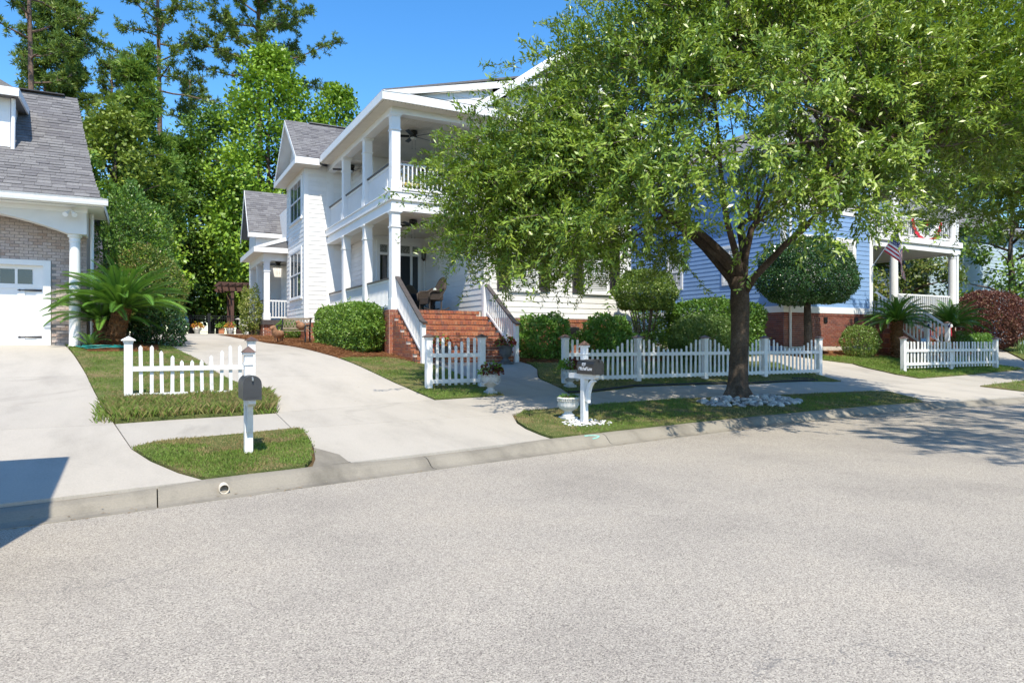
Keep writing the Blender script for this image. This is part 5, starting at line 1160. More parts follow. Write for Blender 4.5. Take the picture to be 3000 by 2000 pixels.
def rocker(label, x, y, z, ang, m, cushion=None, cmat=None):
    t = thing('rocking_chair', label, 'chair', (x, y, z), 'wicker chairs on the lower porch'); ca, sa = math.cos(ang), math.sin(ang)
    T_ = lambda p: (x+p[0]*ca-p[1]*sa, y+p[0]*sa+p[1]*ca, z+p[2])      # chair faces +x locally
    def bx(name, c_, hx, hy, hz, mat=m):
        b = B(); ax = Vector(hx); ay = Vector(hy); az = Vector(hz); rot = lambda v: Vector((v[0]*ca-v[1]*sa, v[0]*sa+v[1]*ca, v[2])); b.ob(T_(c_), rot(ax), rot(ay), rot(az)); return b.obj(name, mat, t, bevel=.015)
    bx('seat', (0, 0, .4), (.27, 0, 0), (0, .27, 0), (0, 0, .045)); bx('apron', (.26, 0, .3), (.015, 0, 0), (0, .26, 0), (0, 0, .07))
    b = B(); cols = 9; rows = 7                        # rounded back panel
    V = []
    for j in range(rows+1):
        for i in range(cols+1):
            u = (i/cols-.5)*2; v = j/rows; top = .72*math.sqrt(max(.02, 1-.75*u*u)); hh = .42+v*top
            V.append(T_((-.24-.26*v+.1*u*u, u*.3*(1-.1*v), hh)))
    b.add(V, [(j*(cols+1)+i, j*(cols+1)+i+1, (j+1)*(cols+1)+i+1, (j+1)*(cols+1)+i) for j in range(rows) for i in range(cols)]); bo = b.obj('backrest', m, t)
    md = bo.modifiers.new('solid', 'SOLIDIFY'); md.thickness = .035
    rim = [V[j*(cols+1)] for j in range(rows)]+[V[rows*(cols+1)+i] for i in range(cols+1)]+[V[j*(cols+1)+cols] for j in range(rows-1, -1, -1)]
    B().tube(rim, .03, 7).obj('back_rim', m, t, smooth=True)
    for s in (-1, 1):
        B().tube([T_((-.3, s*.3, .78)), T_((-.1, s*.33, .67)), T_((.2, s*.33, .65)), T_((.3, s*.33, .58)), T_((.29, s*.3, .35))], .035, 8).obj('arm', m, t, smooth=True)
        bx('side_panel', (.0, s*.3, .5), (.27, 0, 0), (0, .012, 0), (0, 0, .13))
        for lx in (-.22, .24): B().tube([T_((lx, s*.26, .38)), T_((lx*1.05, s*.27, .05))], .025, 7).obj('leg', m, t)
        B().tube([T_((q, s*.27, .03+.12*(q/.6)**2)) for q in np.linspace(-.55, .45, 10)], .022, 6).obj('rocker_rail', m, t)
    if cushion:
        cu = thing('cushion', cushion, 'cushion', T_((-.1, 0, .46)), 'cushions on the wicker chairs'); b = B()
        b.lathe([(.02, -.05), (.17, -.045), (.19, 0), (.17, .045), (.02, .05)], (0, 0, 0), 4); 
        for i, v in enumerate(b.v): q = Vector(v); q = Vector((q.z*1.0-.3*q.y, q.x, q.y)); b.v[i] = T_((-.12+q.x, q.y, .6+q.z))
        b.obj('cover', cmat, cu, smooth=True)
    return t
M_cush = mk('teal print fabric', (.45, .5, .47), .8, .6, 14)
rocker('brown wicker rocking chair at the top of the brick steps', 8.2, 20.9, PF, R(195), M_wick, 'printed teal cushion on the brown wicker rocker', M_cush)
rocker('black wicker rocking chair with curved back near the porch door', 7.95, 22.4, PF, R(-60), M_wickb, 'printed cushion on the black wicker rocker', M_cush)
rocker('tan wicker chair beside the front door sidelight', 8.75, 24.0, PF, R(-90), M_wickt)
tb = thing('side_table', 'small round black table between the wicker chairs', 'table', (8.75, 22.2, PF)); B().lathe([(.25, .62), (.25, .66)], (8.75, 22.2, PF), 20).obj('table_top', M_wickb, tb); B().lathe([(.16, 0), (.1, .3), (.18, .62)], (8.75, 22.2, PF), 12).obj('base', M_wickb, tb)
# upper porch chair: white metal frame with yellow lattice cushion
def lattice():
    m, t, N, L, P = newmat('yellow lattice fabric'); mp = N.new('ShaderNodeMapping'); mp.inputs['Rotation'].default_value = (0, R(45), R(45)); L.new(pos(N), mp.inputs[0])
    c = N.new('ShaderNodeTexChecker'); c.inputs['Scale'].default_value = 14; c.inputs['Color1'].default_value = (.55, .38, .05, 1); c.inputs['Color2'].default_value = (.6, .58, .5, 1); L.new(mp.outputs[0], c.inputs[0]); L.new(c.outputs[0], P.inputs['Base Color']); return m
uc = thing('porch_chair', 'white metal chair with yellow lattice cushion on the upper porch', 'chair', (7.45, 20.9, UF)); b = B()
arc = [(7.1+.7*q, 21.15, UF+.45+.62*math.sin(math.pi*(.12+.76*q))**.7) for q in np.linspace(0, 1, 12)]; b.tube(arc, .02, 6); b.tube([arc[0], (7.1, 21.1, UF)], .018, 6); b.tube([arc[-1], (7.8, 21.1, UF)], .018, 6)
b.tube([(7.1, 20.6, UF), (7.1, 20.6, UF+.62), (7.1, 21.1, UF+.66)], .018, 6); b.tube([(7.8, 20.6, UF), (7.8, 20.6, UF+.62), (7.8, 21.1, UF+.66)], .018, 6)
for q in np.linspace(.15, .85, 6): b.tube([(7.1+.7*q, 21.15, UF+.45), (7.1+.7*q, 21.15, UF+.45+.58*math.sin(math.pi*(.12+.76*q))**.7)], .01, 5)
b.obj('frame', M_white, uc); B().box(7.12, 7.78, 20.6, 21.12, UF+.36, UF+.48).obj('seat_cushion', lattice(), uc, bevel=.03); B().box(7.18, 7.72, 21.02, 21.12, UF+.48, UF+.86).obj('back_cushion', lattice(), uc, bevel=.03)
# potted figure on the upper porch
B().lathe([(.09, 0), (.13, .05), (.15, .25), (.16, .27), (.1, .28)], (8.7, 20.9, UF), 16).obj('flower_pot', M_black, None, smooth=True, label='dark flower pot on the upper porch floor', cat='pot')
leafblob('potted_plant', 'small dark plant in the pot on the upper porch', 'plant', (8.7, 20.9, UF+.28), .2, .4, 120, .1, [(leafmat('porch plant leaf', [(0, (.04, .09, .03)), (1, (.12, .2, .06))]), 1, (0, 6.28))])
# ------------------------------------------------------------------ flag, bunting and small things at the blue house
M_fred = mk('flag red', (.50, .015, .03), .7, .05); M_fwhite = mk('flag white', (.78, .78, .77), .7, .03); M_fnavy = mk('flag navy', (.02, .03, .12), .7, .05)
fp = thing('flag_pole', 'thin white pole angled out from the blue house corner', 'flag pole', (26.93, 18.14, 4.74))
tip = Vector((26.67, 16.9, 6.05)); bot = Vector((26.93, 18.16, 4.74))
B().tube([bot, tip], .016, 8).obj('pole', M_fence, fp); B().lathe([(.005, -.03), (.03, 0), (.005, .03)], tip, 8).obj('finial', M_copper, fp); B().tube([bot+Vector((0, .02, -.05)), bot+(tip-bot)*.07], .028, 8).obj('bracket', M_fence, fp)
nu, nv = 39, 34; dirp = (bot-tip).normalized(); V = []; foldy = tip.y-.02
for i in range(nu+1):
    u = i/nu; P0 = tip+dirp*(.05+.95*u)
    for j in range(nv+1):
        L_ = 1.72*j/nv; d1 = max(0, P0.y-foldy)/.8
        a = min(L_, d1); p = P0+Vector((0, -.8, -.6))*a; r_ = L_-a
        sw = .07*math.sin(5.5*u+2.2*r_)+.05*math.sin(9*u)*r_
        p = p+Vector((.10*r_+sw*min(1, r_*1.5), -.16*r_*(.3+u)-.04*math.sin(4*r_), -.97*r_)); V.append(tuple(p+Vector((.02*math.sin(7*a), 0, 0))))
fl = B(); fl.add(V, [(i*(nv+1)+j, i*(nv+1)+j+1, (i+1)*(nv+1)+j+1, (i+1)*(nv+1)+j) for i in range(nu) for j in range(nv)])
fl.m = []
for i in range(nu):
    for j in range(nv):
        s = int(i*13/nu); fl.m.append(2 if (s < 7 and j < nv*.4) else (0 if s % 2 == 0 else 1))
fo = fl.obj('flag', [M_fred, M_fwhite, M_fnavy], None, smooth=True, label='red white and blue striped flag hanging from the angled pole', cat='flag')
stt = B()
for r_ in range(9):
    for c_ in range(6 if r_ % 2 == 0 else 5):
        i = (r_+.8)*21/9.6; j = (c_+(.5 if r_ % 2 == 0 else 1))*13.6/6; i0, j0 = int(i), int(j); A = Vector(V[i0*(nv+1)+j0]); Bv = Vector(V[i0*(nv+1)+j0+1]); Cv = Vector(V[(i0+1)*(nv+1)+j0]); e1 = (Bv-A).normalized(); e2 = (Cv-A).normalized(); nn = e1.cross(e2).normalized()
        for sg in (1, -1):
            pts = [A+nn*.004*sg+(e1*math.cos(q)+e2*math.sin(q))*(.028 if k % 2 == 0 else .011) for k, q in enumerate(np.arange(10)*math.pi/5)]; stt.add(pts, [tuple(range(10))])
stt.obj('stars', M_fwhite, fo, kind='stuff')
# fan bunting on the upper rail
bt = B(); cx_, cz_, by_ = 30.75, 7.02, BY-.06; nr, na = 12, 40; V = []
for j in range(nr+1):
    for i in range(na+1):
        a = math.pi+math.pi*i/na; r_ = 1.05*j/nr; V.append((cx_+math.cos(a)*r_*1.08, by_-.03+.025*math.sin(i*1.6)*(j/nr), cz_+math.sin(a)*r_*.95))
bt.add(V, [(j*(na+1)+i, j*(na+1)+i+1, (j+1)*(na+1)+i+1, (j+1)*(na+1)+i) for j in range(nr) for i in range(na)]); bt.m = [(0 if j >= 10 else 1 if j >= 6 else 2 if j >= 3 else 0) for j in range(nr) for i in range(na)]
bo = bt.obj('bunting', [M_fred, M_fwhite, M_fnavy], None, label='half-round red white and navy bunting on the upper porch rail', cat='bunting')
sb = B()
for a in (3.6, 4.2, 4.71, 5.2, 5.8):
    c_ = Vector((cx_+math.cos(a)*.42*1.08, by_-.075, cz_+math.sin(a)*.42)); sb.add([c_+Vector((math.cos(q)*(.06 if k % 2 == 0 else .025), 0, math.sin(q)*(.06 if k % 2 == 0 else .025))) for k, q in enumerate(np.arange(10)*math.pi/5+.3)], [tuple(range(10))])
sb.obj('stars', M_fwhite, bo, kind='stuff')
# ribbon bows on the newels, garden flag, flower pots, bell
for x, lb in ((BRX+.14, 'striped ribbon bow on the newel by the blue wall'), (QC+.02, 'striped ribbon bow on the newel beside the red shrub')):
    yl = BY-.1-(NS-1)*.29-.1; z = QF-rh*(BY-.1-yl)/.29+.95; t = thing('ribbon_bow', lb, 'bow', (x, yl-.1, z))
    for s in (-1, 1):
        B().tube([(x, yl-.1, z), (x+s*.08, yl-.12, z+.06), (x+s*.14, yl-.11, z+.01), (x+s*.07, yl-.1, z-.03), (x, yl-.1, z)], [.02, .035, .035, .03, .02], 6).obj('loop', M_fnavy if s < 0 else M_fwhite, t, smooth=True)
        b = B(); b.add([(x+s*.01, yl-.11, z), (x+s*.05, yl-.11, z), (x+s*.09, yl-.13, z-.38), (x+s*.03, yl-.12, z-.4)], [(0, 1, 2, 3)]); ob_ = b.obj('tail', M_fred if s > 0 else M_fwhite, t); md = ob_.modifiers.new('solid', 'SOLIDIFY'); md.thickness = .004
gf = thing('garden_flag', 'small garden flag with a red poppy on a wire stand', 'garden flag', (26.75, 15.9, gz(26.75, 15.9))); x, y, z = 26.75, 15.9, gz(26.75, 15.9)
B().tube([(x-.2, y, z), (x-.2, y, z+.95), (x+.2, y, z+.95)], .008, 5).obj('stand', M_black, gf); B().box(x-.17, x+.17, y-.006, y+.0, z+.42, z+.92).obj('cloth', mk('sky blue cloth', (.25, .38, .55), .8, .1), gf)
B().lathe([(.11, -.002), (.11, .002)], (0, 0, 0), 14).obj('tmp', M_fred, gf) if 0 else None
b = B(); b.add([(x+math.cos(q)*.11, y-.009, z+.68+math.sin(q)*.1) for q in np.linspace(0, 2*math.pi, 15)[:-1]], [tuple(range(14))]); b.obj('poppy', M_fred, gf); b = B(); b.add([(x+math.cos(q)*.035, y-.011, z+.68+math.sin(q)*.035) for q in np.linspace(0, 2*math.pi, 11)[:-1]], [tuple(range(10))]); b.obj('poppy_centre', M_black, gf)
B().box(x-.17, x+.17, y-.008, y-.006, z+.42, z+.52).obj('grass_print', mk('green print', (.08, .2, .05), .8, .2), gf)
M_terra = mk('terracotta', (.42, .17, .08), .8, .12)
def pot(label, x, y, z, r, h, mat, prof=None, name='flower_pot', group=None):
    return B().lathe(prof or [(r*.6, 0), (r*.7, h*.05), (r*.95, h*.8), (r, h*.82), (r, h), (r*.8, h), (r*.78, h*.9)], (x, y, z), 20).obj(name, mat, None, smooth=True, label=label, cat='pot', group=group)
M_ygrn = leafmat('yellow green croton', [(0, (.15, .22, .03)), (.5, (.3, .28, .04)), (1, (.4, .12, .03))]); M_flw = leafmat('orange flower', [(0, (.5, .12, .02)), (.5, (.6, .3, .03)), (1, (.5, .04, .1))], .6, .3, .3, (.6, .3, .1)); M_yelw = leafmat('yellow flower', [(0, (.4, .35, .02)), (1, (.7, .6, .05))])
for x, yy, lb in ((27.45, 15.85, 'croton in a pot by the newel with the poppy flag'), (28.15, 15.75, 'croton with red blooms in a pot before the blue house steps')):
    zz = gz(x, yy); pot('terracotta pot of the '+lb, x, yy, zz, .16, .28, M_terra); leafblob('croton', lb, 'plant', (x, yy, zz+.28), .3, .55, 240, .13, [(M_ygrn, .75, (0, 6.28)), (M_redl, .25, (0, 6.28))], up=1.)
# far drive: iron fence with gate, big glazed urn, pots, pergola
IY = 47.5; iz = gz(2, IY); M_iron = mk('black iron', (.02, .02, .022), .4, .2)
pk = B().box(-.008, .008, -.008, .008, .05, 1.12).mesh('picket', M_iron)
def iron(label, x0, x1, name='iron_fence', cat='fence'):
    f = thing(name, label, cat, ((x0+x1)/2, IY, iz))
    for x in (x0, x1): B().box(x-.035, x+.035, IY-.035, IY+.035, iz-.1, iz+1.3).obj('post', M_iron, f)
    for h in (.12, .98, 1.14): B().box(x0+.035, x1-.035, IY-.015, IY+.015, iz+h-.015, iz+h+.015).obj('rail', M_iron, f)
    n = int((x1-x0)/.12)
    for i in range(1, n): inst('picket', pk, f, (x0+(x1-x0)*i/n, IY, iz))
    return f
iron('black iron fence panel beside the arched gate, bush side', -3.6, -.65); iron('black iron fence panel behind the glazed urn', .95, 3.5); iron('black iron fence panel in front of the pergola', 3.6, 8.0)
gt_ = iron('arched black iron gate with a bird ornament', -.6, .9, 'iron_gate', 'gate')
arc = [(-.6+1.5*q, IY, iz+1.16+.28*math.sin(math.pi*q)) for q in np.linspace(0, 1, 16)]; B().tube(arc, .02, 6).obj('arch_bar', M_iron, gt_); B().tube([(p[0], p[1], p[2]-.14) for p in arc], .015, 6).obj('arch_bar', M_iron, gt_)
b = B(); M_zinc = mk('silver ornament', (.4, .42, .43), .4, .1, 5, 0, 40, .5, .6)
b.tube([(.05, IY-.03, iz+.72), (.2, IY-.03, iz+.85), (.36, IY-.03, iz+.95), (.5, IY-.03, iz+.97)], [.01, .07, .05, .01], 8); b.tube([(.2, IY-.03, iz+.86), (.12, IY-.03, iz+1.1), (.02, IY-.03, iz+1.22)], [.06, .04, .005], 6); b.tube([(.15+.25*math.cos(q), IY-.03, iz+.72+.2*math.sin(q)) for q in np.linspace(2.6, 6.8, 14)], .02, 6); b.obj('bird_ornament', M_zinc, gt_)
M_glaze = mk('teal glaze', (.12, .22, .22), .15, .4, 2.2, 0, 40, .6, dirt=((.3, .2, .12), 3, .66, .5))
px_, py_ = 1.95, 46.2; zz = gz(px_, py_); B().lathe([(.2, 0), (.22, .04), (.27, .3), (.36, .7), (.37, .85), (.3, 1.05), (.2, 1.12), (.19, 1.16), (.25, 1.2), (.25, 1.24), (.17, 1.24)], (px_, py_, zz), 28).obj('glazed_urn', M_glaze, None, smooth=True, label='tall teal glazed urn at the end of the driveway', cat='urn')
for i, (x, y, r_, mm, fm, lb) in enumerate(((2.75, 45.6, .26, M_stone, M_flw, 'stone bowl of yellow and red flowers next to the glazed urn'), (4.5, 44.6, .26, M_stone, M_flw, 'stone bowl of orange flowers before the pergola post'), (4.2, 46.4, .2, M_terra, M_lime, 'terracotta pot with a lime plant behind the iron fence'))):
    zz = gz(x, y); pot(lb.replace('flowers', 'blossom') if i < 2 else lb, x, y, zz, r_, .35, mm, [(r_*.7, 0), (r_*.45, .1), (r_*.9, .22), (r_, .35), (r_*.8, .35)])
    leafblob('bedding_plant', ('orange bloom cluster above the ' if i else 'yellow and red bloom cluster above the ')+('lime pot' if i == 2 else 'stone bowl by the pergola' if i else 'stone bowl by the glazed urn'), 'plant', (x, y, zz+.35), .3, .4, 170, .12, [(fm, .7, (0, 6.28)), (M_yelw if i == 0 else M_lime, .3, (0, 6.28))])
B().box(3.85, 4.15, 44.3, 44.6, gz(4, 44.5), gz(4, 44.5)+.22).obj('terracotta_block', M_terra, None, bevel=.02, label='square terracotta block on the drive beside the flower bowl', cat='block')
M_perg = mk('brown stained timber', (.10, .052, .04), .7, .2, 5, .2, 40, .3)
pg = thing('pergola', 'dark brown timber pergola at the end of the drive', 'pergola', (6, 48.5, gz(6, 48.5))); zz = gz(6, 49); ph = 3.05
for x, y in ((5.0, 48.3), (5.0, 50.5), (8.6, 48.3), (8.6, 50.5)): B().box(x-.1, x+.1, y-.1, y+.1, zz-.1, zz+ph).obj('post', M_perg, pg)
for y in (48.16, 48.44, 50.4): B().prism([(4.1, y-.03, zz+ph), (9.5, y-.03, zz+ph), (9.5, y-.03, zz+ph-.25), (4.3, y-.03, zz+ph-.25), (4.1, y-.03, zz+ph-.12)], (0, .06, 0)).obj('beam', M_perg, pg)
rf = B().prism([(0, -.9, .0), (0, 3.2, 0), (0, 3.2, .22), (0, -.95, .22), (0, -.95, .12)], (.06, 0, 0)).mesh('rafter', M_perg)
for x in np.arange(4.3, 9.4, .42): inst('rafter', rf, pg, (x, 48.3, zz+ph+.004))
for y in np.arange(47.5, 51.4, .5): B().box(4.1, 9.5, y, y+.05, zz+ph+.228, zz+ph+.27).obj('batten', M_perg, pg)
B().box(5.2, 7.2, 47.9, 48.15, zz, zz+.3).obj('planter_box', M_perg, None, label='low brown timber planter box below the pergola', cat='planter')
bb = thing('bird_bath', 'pale stone bird bath beside the pergola post', 'bird bath', (5.7, 46.6, gz(5.7, 46.6))); B().lathe([(.2, 0), (.18, .06), (.09, .15), (.08, .55), (.12, .6)], bb.location, 14).obj('pedestal', M_stone, bb, smooth=True); B().lathe([(.1, .6), (.32, .7), (.34, .74), (.28, .73)], bb.location, 18).obj('basin', M_stone, bb, smooth=True)
wc = thing('hanging_feeder', 'small teal bird feeder hanging on a cord from the pergola', 'bird feeder', (6.0, 46.9, 3.3)); B().lathe([(.14, 0), (.14, .03), (.09, .05), (.09, .22), (.17, .24), (.03, .36)], (6.0, 46.9, 3.25), 12).obj('body', mk('teal plastic', (.05, .3, .28), .4), wc); B().tube([(6.0, 46.9, 3.6), (6.0, 48.2, zz+ph-.1)], .012, 5).obj('cord', M_fence, wc)
# heron-like garden ornament in the straw bed
ho = thing('bird_figure', 'pale long-necked bird ornament in the pine straw', 'ornament', (4.3, 36.2, gz(4.3, 36.2))); q = Vector(ho.location); B().tube([q+Vector(v) for v in ((.3, 0, .38), (.12, 0, .42), (-.1, 0, .45), (-.22, 0, .58), (-.18, 0, .74), (-.28, 0, .8), (-.42, 0, .77))], [.02, .1, .11, .05, .035, .045, .008], 8).obj('body', M_stone, ho, smooth=True)
for d in (-.03, .05): B().tube([q+Vector((d, 0, .36)), q+Vector((d, 0, -.02))], .012, 5).obj('leg', M_black, ho)
# bench with carved animals
M_oldw = mk('weathered teak', (.27, .22, .16), .85, .25, 7, .2, 50, .2)
bn = thing('garden_bench', 'weathered lattice-back garden bench in front of the hedge', 'bench', (4.75, 25.6, gz(4.75, 25.6))); bx_, by0, bz0 = 4.72, 25.55, gz(4.75, 25.6)+.02; an = R(-32); ca, sa = math.cos(an), math.sin(an)
def bt_(p): return (bx_+p[0]*ca-p[1]*sa, by0+p[0]*sa+p[1]*ca, bz0+p[2])
for lx in (-.52, .52):
    B().tube([bt_((lx, -.25, 0)), bt_((lx, -.22, .22)), bt_((lx, -.27, .42)), bt_((lx, -.24, .6)), bt_((lx, .2, .62))], .03, 6).obj('leg', M_iron, bn); B().tube([bt_((lx, .22, 0)), bt_((lx, .2, .4)), bt_((lx, .3, .88))], .03, 6).obj('leg', M_iron, bn)
for k_ in range(5): B().bar(bt_((-.58, -.22+.1*k_, .42)), bt_((.58, -.22+.1*k_, .42)), .08, .025).obj('slat', M_oldw, bn)
for h, yy in ((.52, .24), (.86, .3)): B().bar(bt_((-.58, yy, h)), bt_((.58, yy, h)), .03, .07).obj('back_rail', M_oldw, bn)
for k_ in range(9):
    for s in (0, .12): B().bar(bt_((-.5+.11*k_+s, .25, .54)), bt_((-.5+.11*k_+.12-s, .29, .84)), .012, .022).obj('lattice', M_oldw, bn)
M_carv = mk('carved reddish wood', (.30, .16, .09), .8, .35, 14)
def animal(label, p, s, parts=True, yaw=0):
    t = thing('carved_animal', label, 'ornament', p, 'carved animals around the garden bench'); q = Vector(p); cy, sy = math.cos(yaw), math.sin(yaw); T_ = lambda v: q+Vector((v[0]*cy-v[1]*sy, v[0]*sy+v[1]*cy, v[2]))*s
    b = B(); b.tube([T_(v) for v in ((-.42, 0, .68), (-.3, 0, .62), (0, 0, .58), (.25, 0, .64), (.36, 0, .85), (.46, 0, 1.05), (.6, 0, 1.0), (.7, 0, .92))], [.02, .13, .15, .14, .1, .09, .07, .04], 9); b.tube([T_((.43, .04, 1.1)), T_((.42, .05, 1.2))], [.03, .005], 5)
    b.obj('body', M_carv, t, smooth=True)
    for lx in (-.27, .22):
        for ly in (-.07, .07): B().tube([T_((lx, ly, .55)), T_((lx+.02, ly, .28)), T_((lx-.01, ly, 0))], [.06*s, .035*s, .03*s], 6).obj('leg', M_carv, t)
    B().tube([T_((-.42, 0, .66)), T_((-.52, 0, .45)), T_((-.5, 0, .25))], [.04*s, .04*s, .01], 6).obj('tail', M_carv, t)
animal('carved wooden horse standing at the end of the garden bench', (4.15, 25.35, gz(4.15, 25.35)+.02), .52, yaw=R(215)); animal('small carved rust-brown animal sitting on the garden bench', bt_((.28, -.02, .435)), .28, yaw=R(200))
# box truck waiting at the kerb, out of the picture on the left: it throws the dark shadow on the drive
tk = thing('box_truck', 'white box truck parked at the kerb', 'truck', (-4.5, 5.9, 0)); M_trk = mk('truck white', (.7, .7, .7), .4, .03)
B().box(-6.6, -1.45, 4.8, 7.2, .85, 4.0).obj('cargo_box', M_trk, tk, bevel=.03); B().prism([(-6.65, 4.8, .55), (-8.6, 4.8, .55), (-8.6, 4.8, 1.3), (-8.1, 4.8, 1.5), (-7.6, 4.8, 2.5), (-6.65, 4.8, 2.5)], (0, 2.2, 0)).obj('cab', M_trk, tk); B().box(-8.3, -1.6, 5.3, 6.5, .5, .85).obj('chassis', M_black, tk)
for x in (-7.7, -3.0):
    for y in (4.95, 6.75): b = B(); b.lathe([(.2, 0), (.42, .01), (.44, .05), (.44, .2), (.42, .24), (.2, .25)], (0, 0, 0), 24); b.v = [(x+v[0], y+v[2], .44+v[1]) for v in b.v]; wo = b.obj('wheel', M_black, tk, smooth=True)
# leaf litter
M_lit = leafmat('dry leaf', [(0, (.16, .08, .03)), (.5, (.3, .19, .08)), (1, (.42, .33, .2))], .8, .1, .2, (.4, .25, .1))
n = 240; xs = np.concatenate([rng.uniform(-2, 3, 60), rng.uniform(5, 16, 120), rng.uniform(2, 9, 60)]); ys_ = np.concatenate([road_edge(xs[:180])+np.abs(rng.normal(0, .12, 180))-.1, rng.uniform(10, 17, 60)])
zs = np.where(ys_ < road_edge(xs)+.16, .012, g(xs, ys_)+.012); zs[:180] = np.where(ys_[:180] > road_edge(xs[:180])+.13, .03+(ys_[:180]-road_edge(xs[:180])-.13)*.45, .012)
a = rng.uniform(0, 6.28, n); P_ = np.c_[xs, ys_, zs]; ax_ = np.c_[np.cos(a), np.sin(a), rng.normal(0, .1, n)]
mobj('leaf_litter', fast_mesh('leaf_litter', leaf_quads(P_, ax_, np.tile([[0, 0, 1.]], (n, 1)), rng.uniform(.02, .05, n), .014), n, 4, M_lit, rng.random(n)), None, kind='stuff')
# ------------------------------------------------------------------ foliage kit
def leaves(name, P, axis, nrm, L, W, mat, parent, tint, **kw):
    V = leaf_quads(P, axis, nrm, L, W)-np.array(WP[parent.name])
    me = fast_mesh(name, V, len(P), 4, mat, tint); o = bpy.data.objects.new(name, me); link(o, parent, WP[parent.name]); return props(o, **kw)
def rvec(n): return unit(rng.normal(0, 1, (n, 3)))
M_oak = leafmat('willow oak leaf', [(0, (.085, .150, .016)), (.35, (.165, .265, .026)), (.7, (.27, .375, .042)), (1, (.42, .48, .11))], .36, .2, .6, (.32, .45, .03), .35)
M_dead = leafmat('dead oak leaf', [(0, (.2, .07, .03)), (1, (.36, .17, .08))], .7, .2, .2, (.4, .15, .05))
def oak(label, base, fork_z, R_h, z_c, R_up, n_clu, tw, per, seed, lean=(0, 0), low=None, group=None, trunk_r=.24, leafL=.105, leafW=.026, inside=None, limbs=7, depth=1.):
    """spreading street oak: trunk, limbs, twigs, leaves along the twigs"""
    r_ = np.random.default_rng(seed); bx, by = base; bz = gz(bx, by)
    t = thing('oak_tree', label, 'tree', (bx, by, bz), group); top = np.array([bx+lean[0], by+lean[1], fork_z])
    tr = B(); pts = []; rs = []
    for q in np.linspace(0, 1, 12):
        z = bz-.1+(fork_z-bz+.1)*q; pts.append((bx+lean[0]*q+.03*math.sin(q*5), by+lean[1]*q+.02*math.sin(q*7), z)); rs.append(trunk_r*(1+.85*math.exp(-q*13)-.12*q+.1*math.exp(-((q-.8)/.08)**2)))
    tr.tube(pts, rs, 20)
    for k in range(5):                            # root flare
        a = k*1.26+.4; tr.tube([(bx+math.cos(a)*trunk_r*.8, by+math.sin(a)*trunk_r*.8, bz+.35), (bx+math.cos(a)*trunk_r*1.35, by+math.sin(a)*trunk_r*1.35, bz+.06), (bx+math.cos(a)*trunk_r*1.8, by+math.sin(a)*trunk_r*1.8, bz-.05)], [.06, .1, .06], 7)
    tr.obj('trunk', M_bark, t, smooth=True)
    # limbs
    ends = []; nodes = []
    C0 = np.array([bx, by, z_c])+np.array([-.4726, -.8813, 0])*(.6 if depth != 1 else 0)
    for k in range(limbs):
        a = 2*math.pi*k/limbs+r_.uniform(-.3, .3); el = r_.uniform(1.0, 1.2) if k % 2 else r_.uniform(1.1, 1.4)
        if k == 0: a, el = 2.5, .9
        d = np.array([math.cos(a)*math.cos(el), math.sin(a)*math.cos(el), math.sin(el)]); Ln = R_h*.8
        p = top+np.array([0, 0, -.25*(k % 3)]); L_ = [p.copy()]; rr = [trunk_r*.62 if k < 3 else trunk_r*.42]
        for s in range(9):
            d = unit((d+r_.normal(0, .14, 3)+np.array([math.cos(a)*.10, math.sin(a)*.10, -.03]))[None])[0]; p = p+d*Ln/9; L_.append(p.copy()); rr.append(rr[0]*(1-(s+1)/10.5)); nodes.append(p.copy())
        B().tube(L_, rr, 9).obj('limb', M_bark, t, smooth=True)
    nodes = np.array(nodes)
    # clusters on the dome, then branches to them
    clu = []
    while len(clu) < n_clu:
        v = unit(r_.normal(0, 1, (1, 3)))[0]
        if v[2] < -.55: continue
        rad = r_.uniform(.45, 1)**.45*(1+.09*math.sin(v[0]*5+seed)+.08*math.sin(v[1]*6+v[2]*5))
        p = C0+np.array([v[0]*R_h, v[1]*R_h, v[2]*(R_up if v[2] > 0 else R_up*.55)])*rad
        if depth != 1:                              # crown shallower across the street than along it
            o = p-C0; dd = (o[0]*.4726+o[1]*.8813)*(1-depth); p = p-np.array([.4726, .8813, 0])*dd
        if low is not None and p[2] < low(p): continue
        if inside is not None and not inside(p): continue
        clu.append(p)
    clu = np.array(clu); br = B()
    for p in clu:
        k = np.argmin(np.linalg.norm(nodes-p, axis=1)+.4*np.maximum(0, nodes[:, 2]-p[2])); q = nodes[k]; m = (p+q)/2+r_.normal(0, .15, 3)+np.array([0, 0, .12]); br.tube([tuple(q), tuple(m), tuple(p)], [.035, .022, .009], 5, caps=False)
    P, A = [], []
    twb = B()
    for ci, p in enumerate(clu):
        out = unit((p-C0)[None])[0]
        for k in range(tw):
            d = unit((out*.75+r_.normal(0, .75, 3)+np.array([0, 0, -.12]))[None])[0]; Lt = r_.uniform(.55, 1.15); st = p+r_.normal(0, .3, 3)
            s = r_.random(per)**.8; drp = -.22*Lt*s**2
            pos_ = st+d*(s*Lt)[:, None]; pos_[:, 2] += drp; P.append(pos_+r_.normal(0, .035, (per, 3))); sd_ = r_.normal(0, 1, (per, 3)); A.append(unit(d[None]*.65+sd_*.6+np.array([[0, 0, -.05]])))
            if k % 2 == 0: twb.tube([tuple(st), tuple(st+d*Lt*.55+np.array([0, 0, -.06*Lt])), tuple(st+d*Lt+np.array([0, 0, -.22*Lt]))], [.007, .005, .002], 3, caps=False)
    br.v += []; br.obj('branches', M_twig, t, kind='stuff'); twb.obj('twigs', M_twig, t, kind='stuff')
    P = np.concatenate(P); A = np.concatenate(A); n = len(P); nr = unit(P-C0)*.9+r_.normal(0, .42, (n, 3)); nr[:, 2] += .85
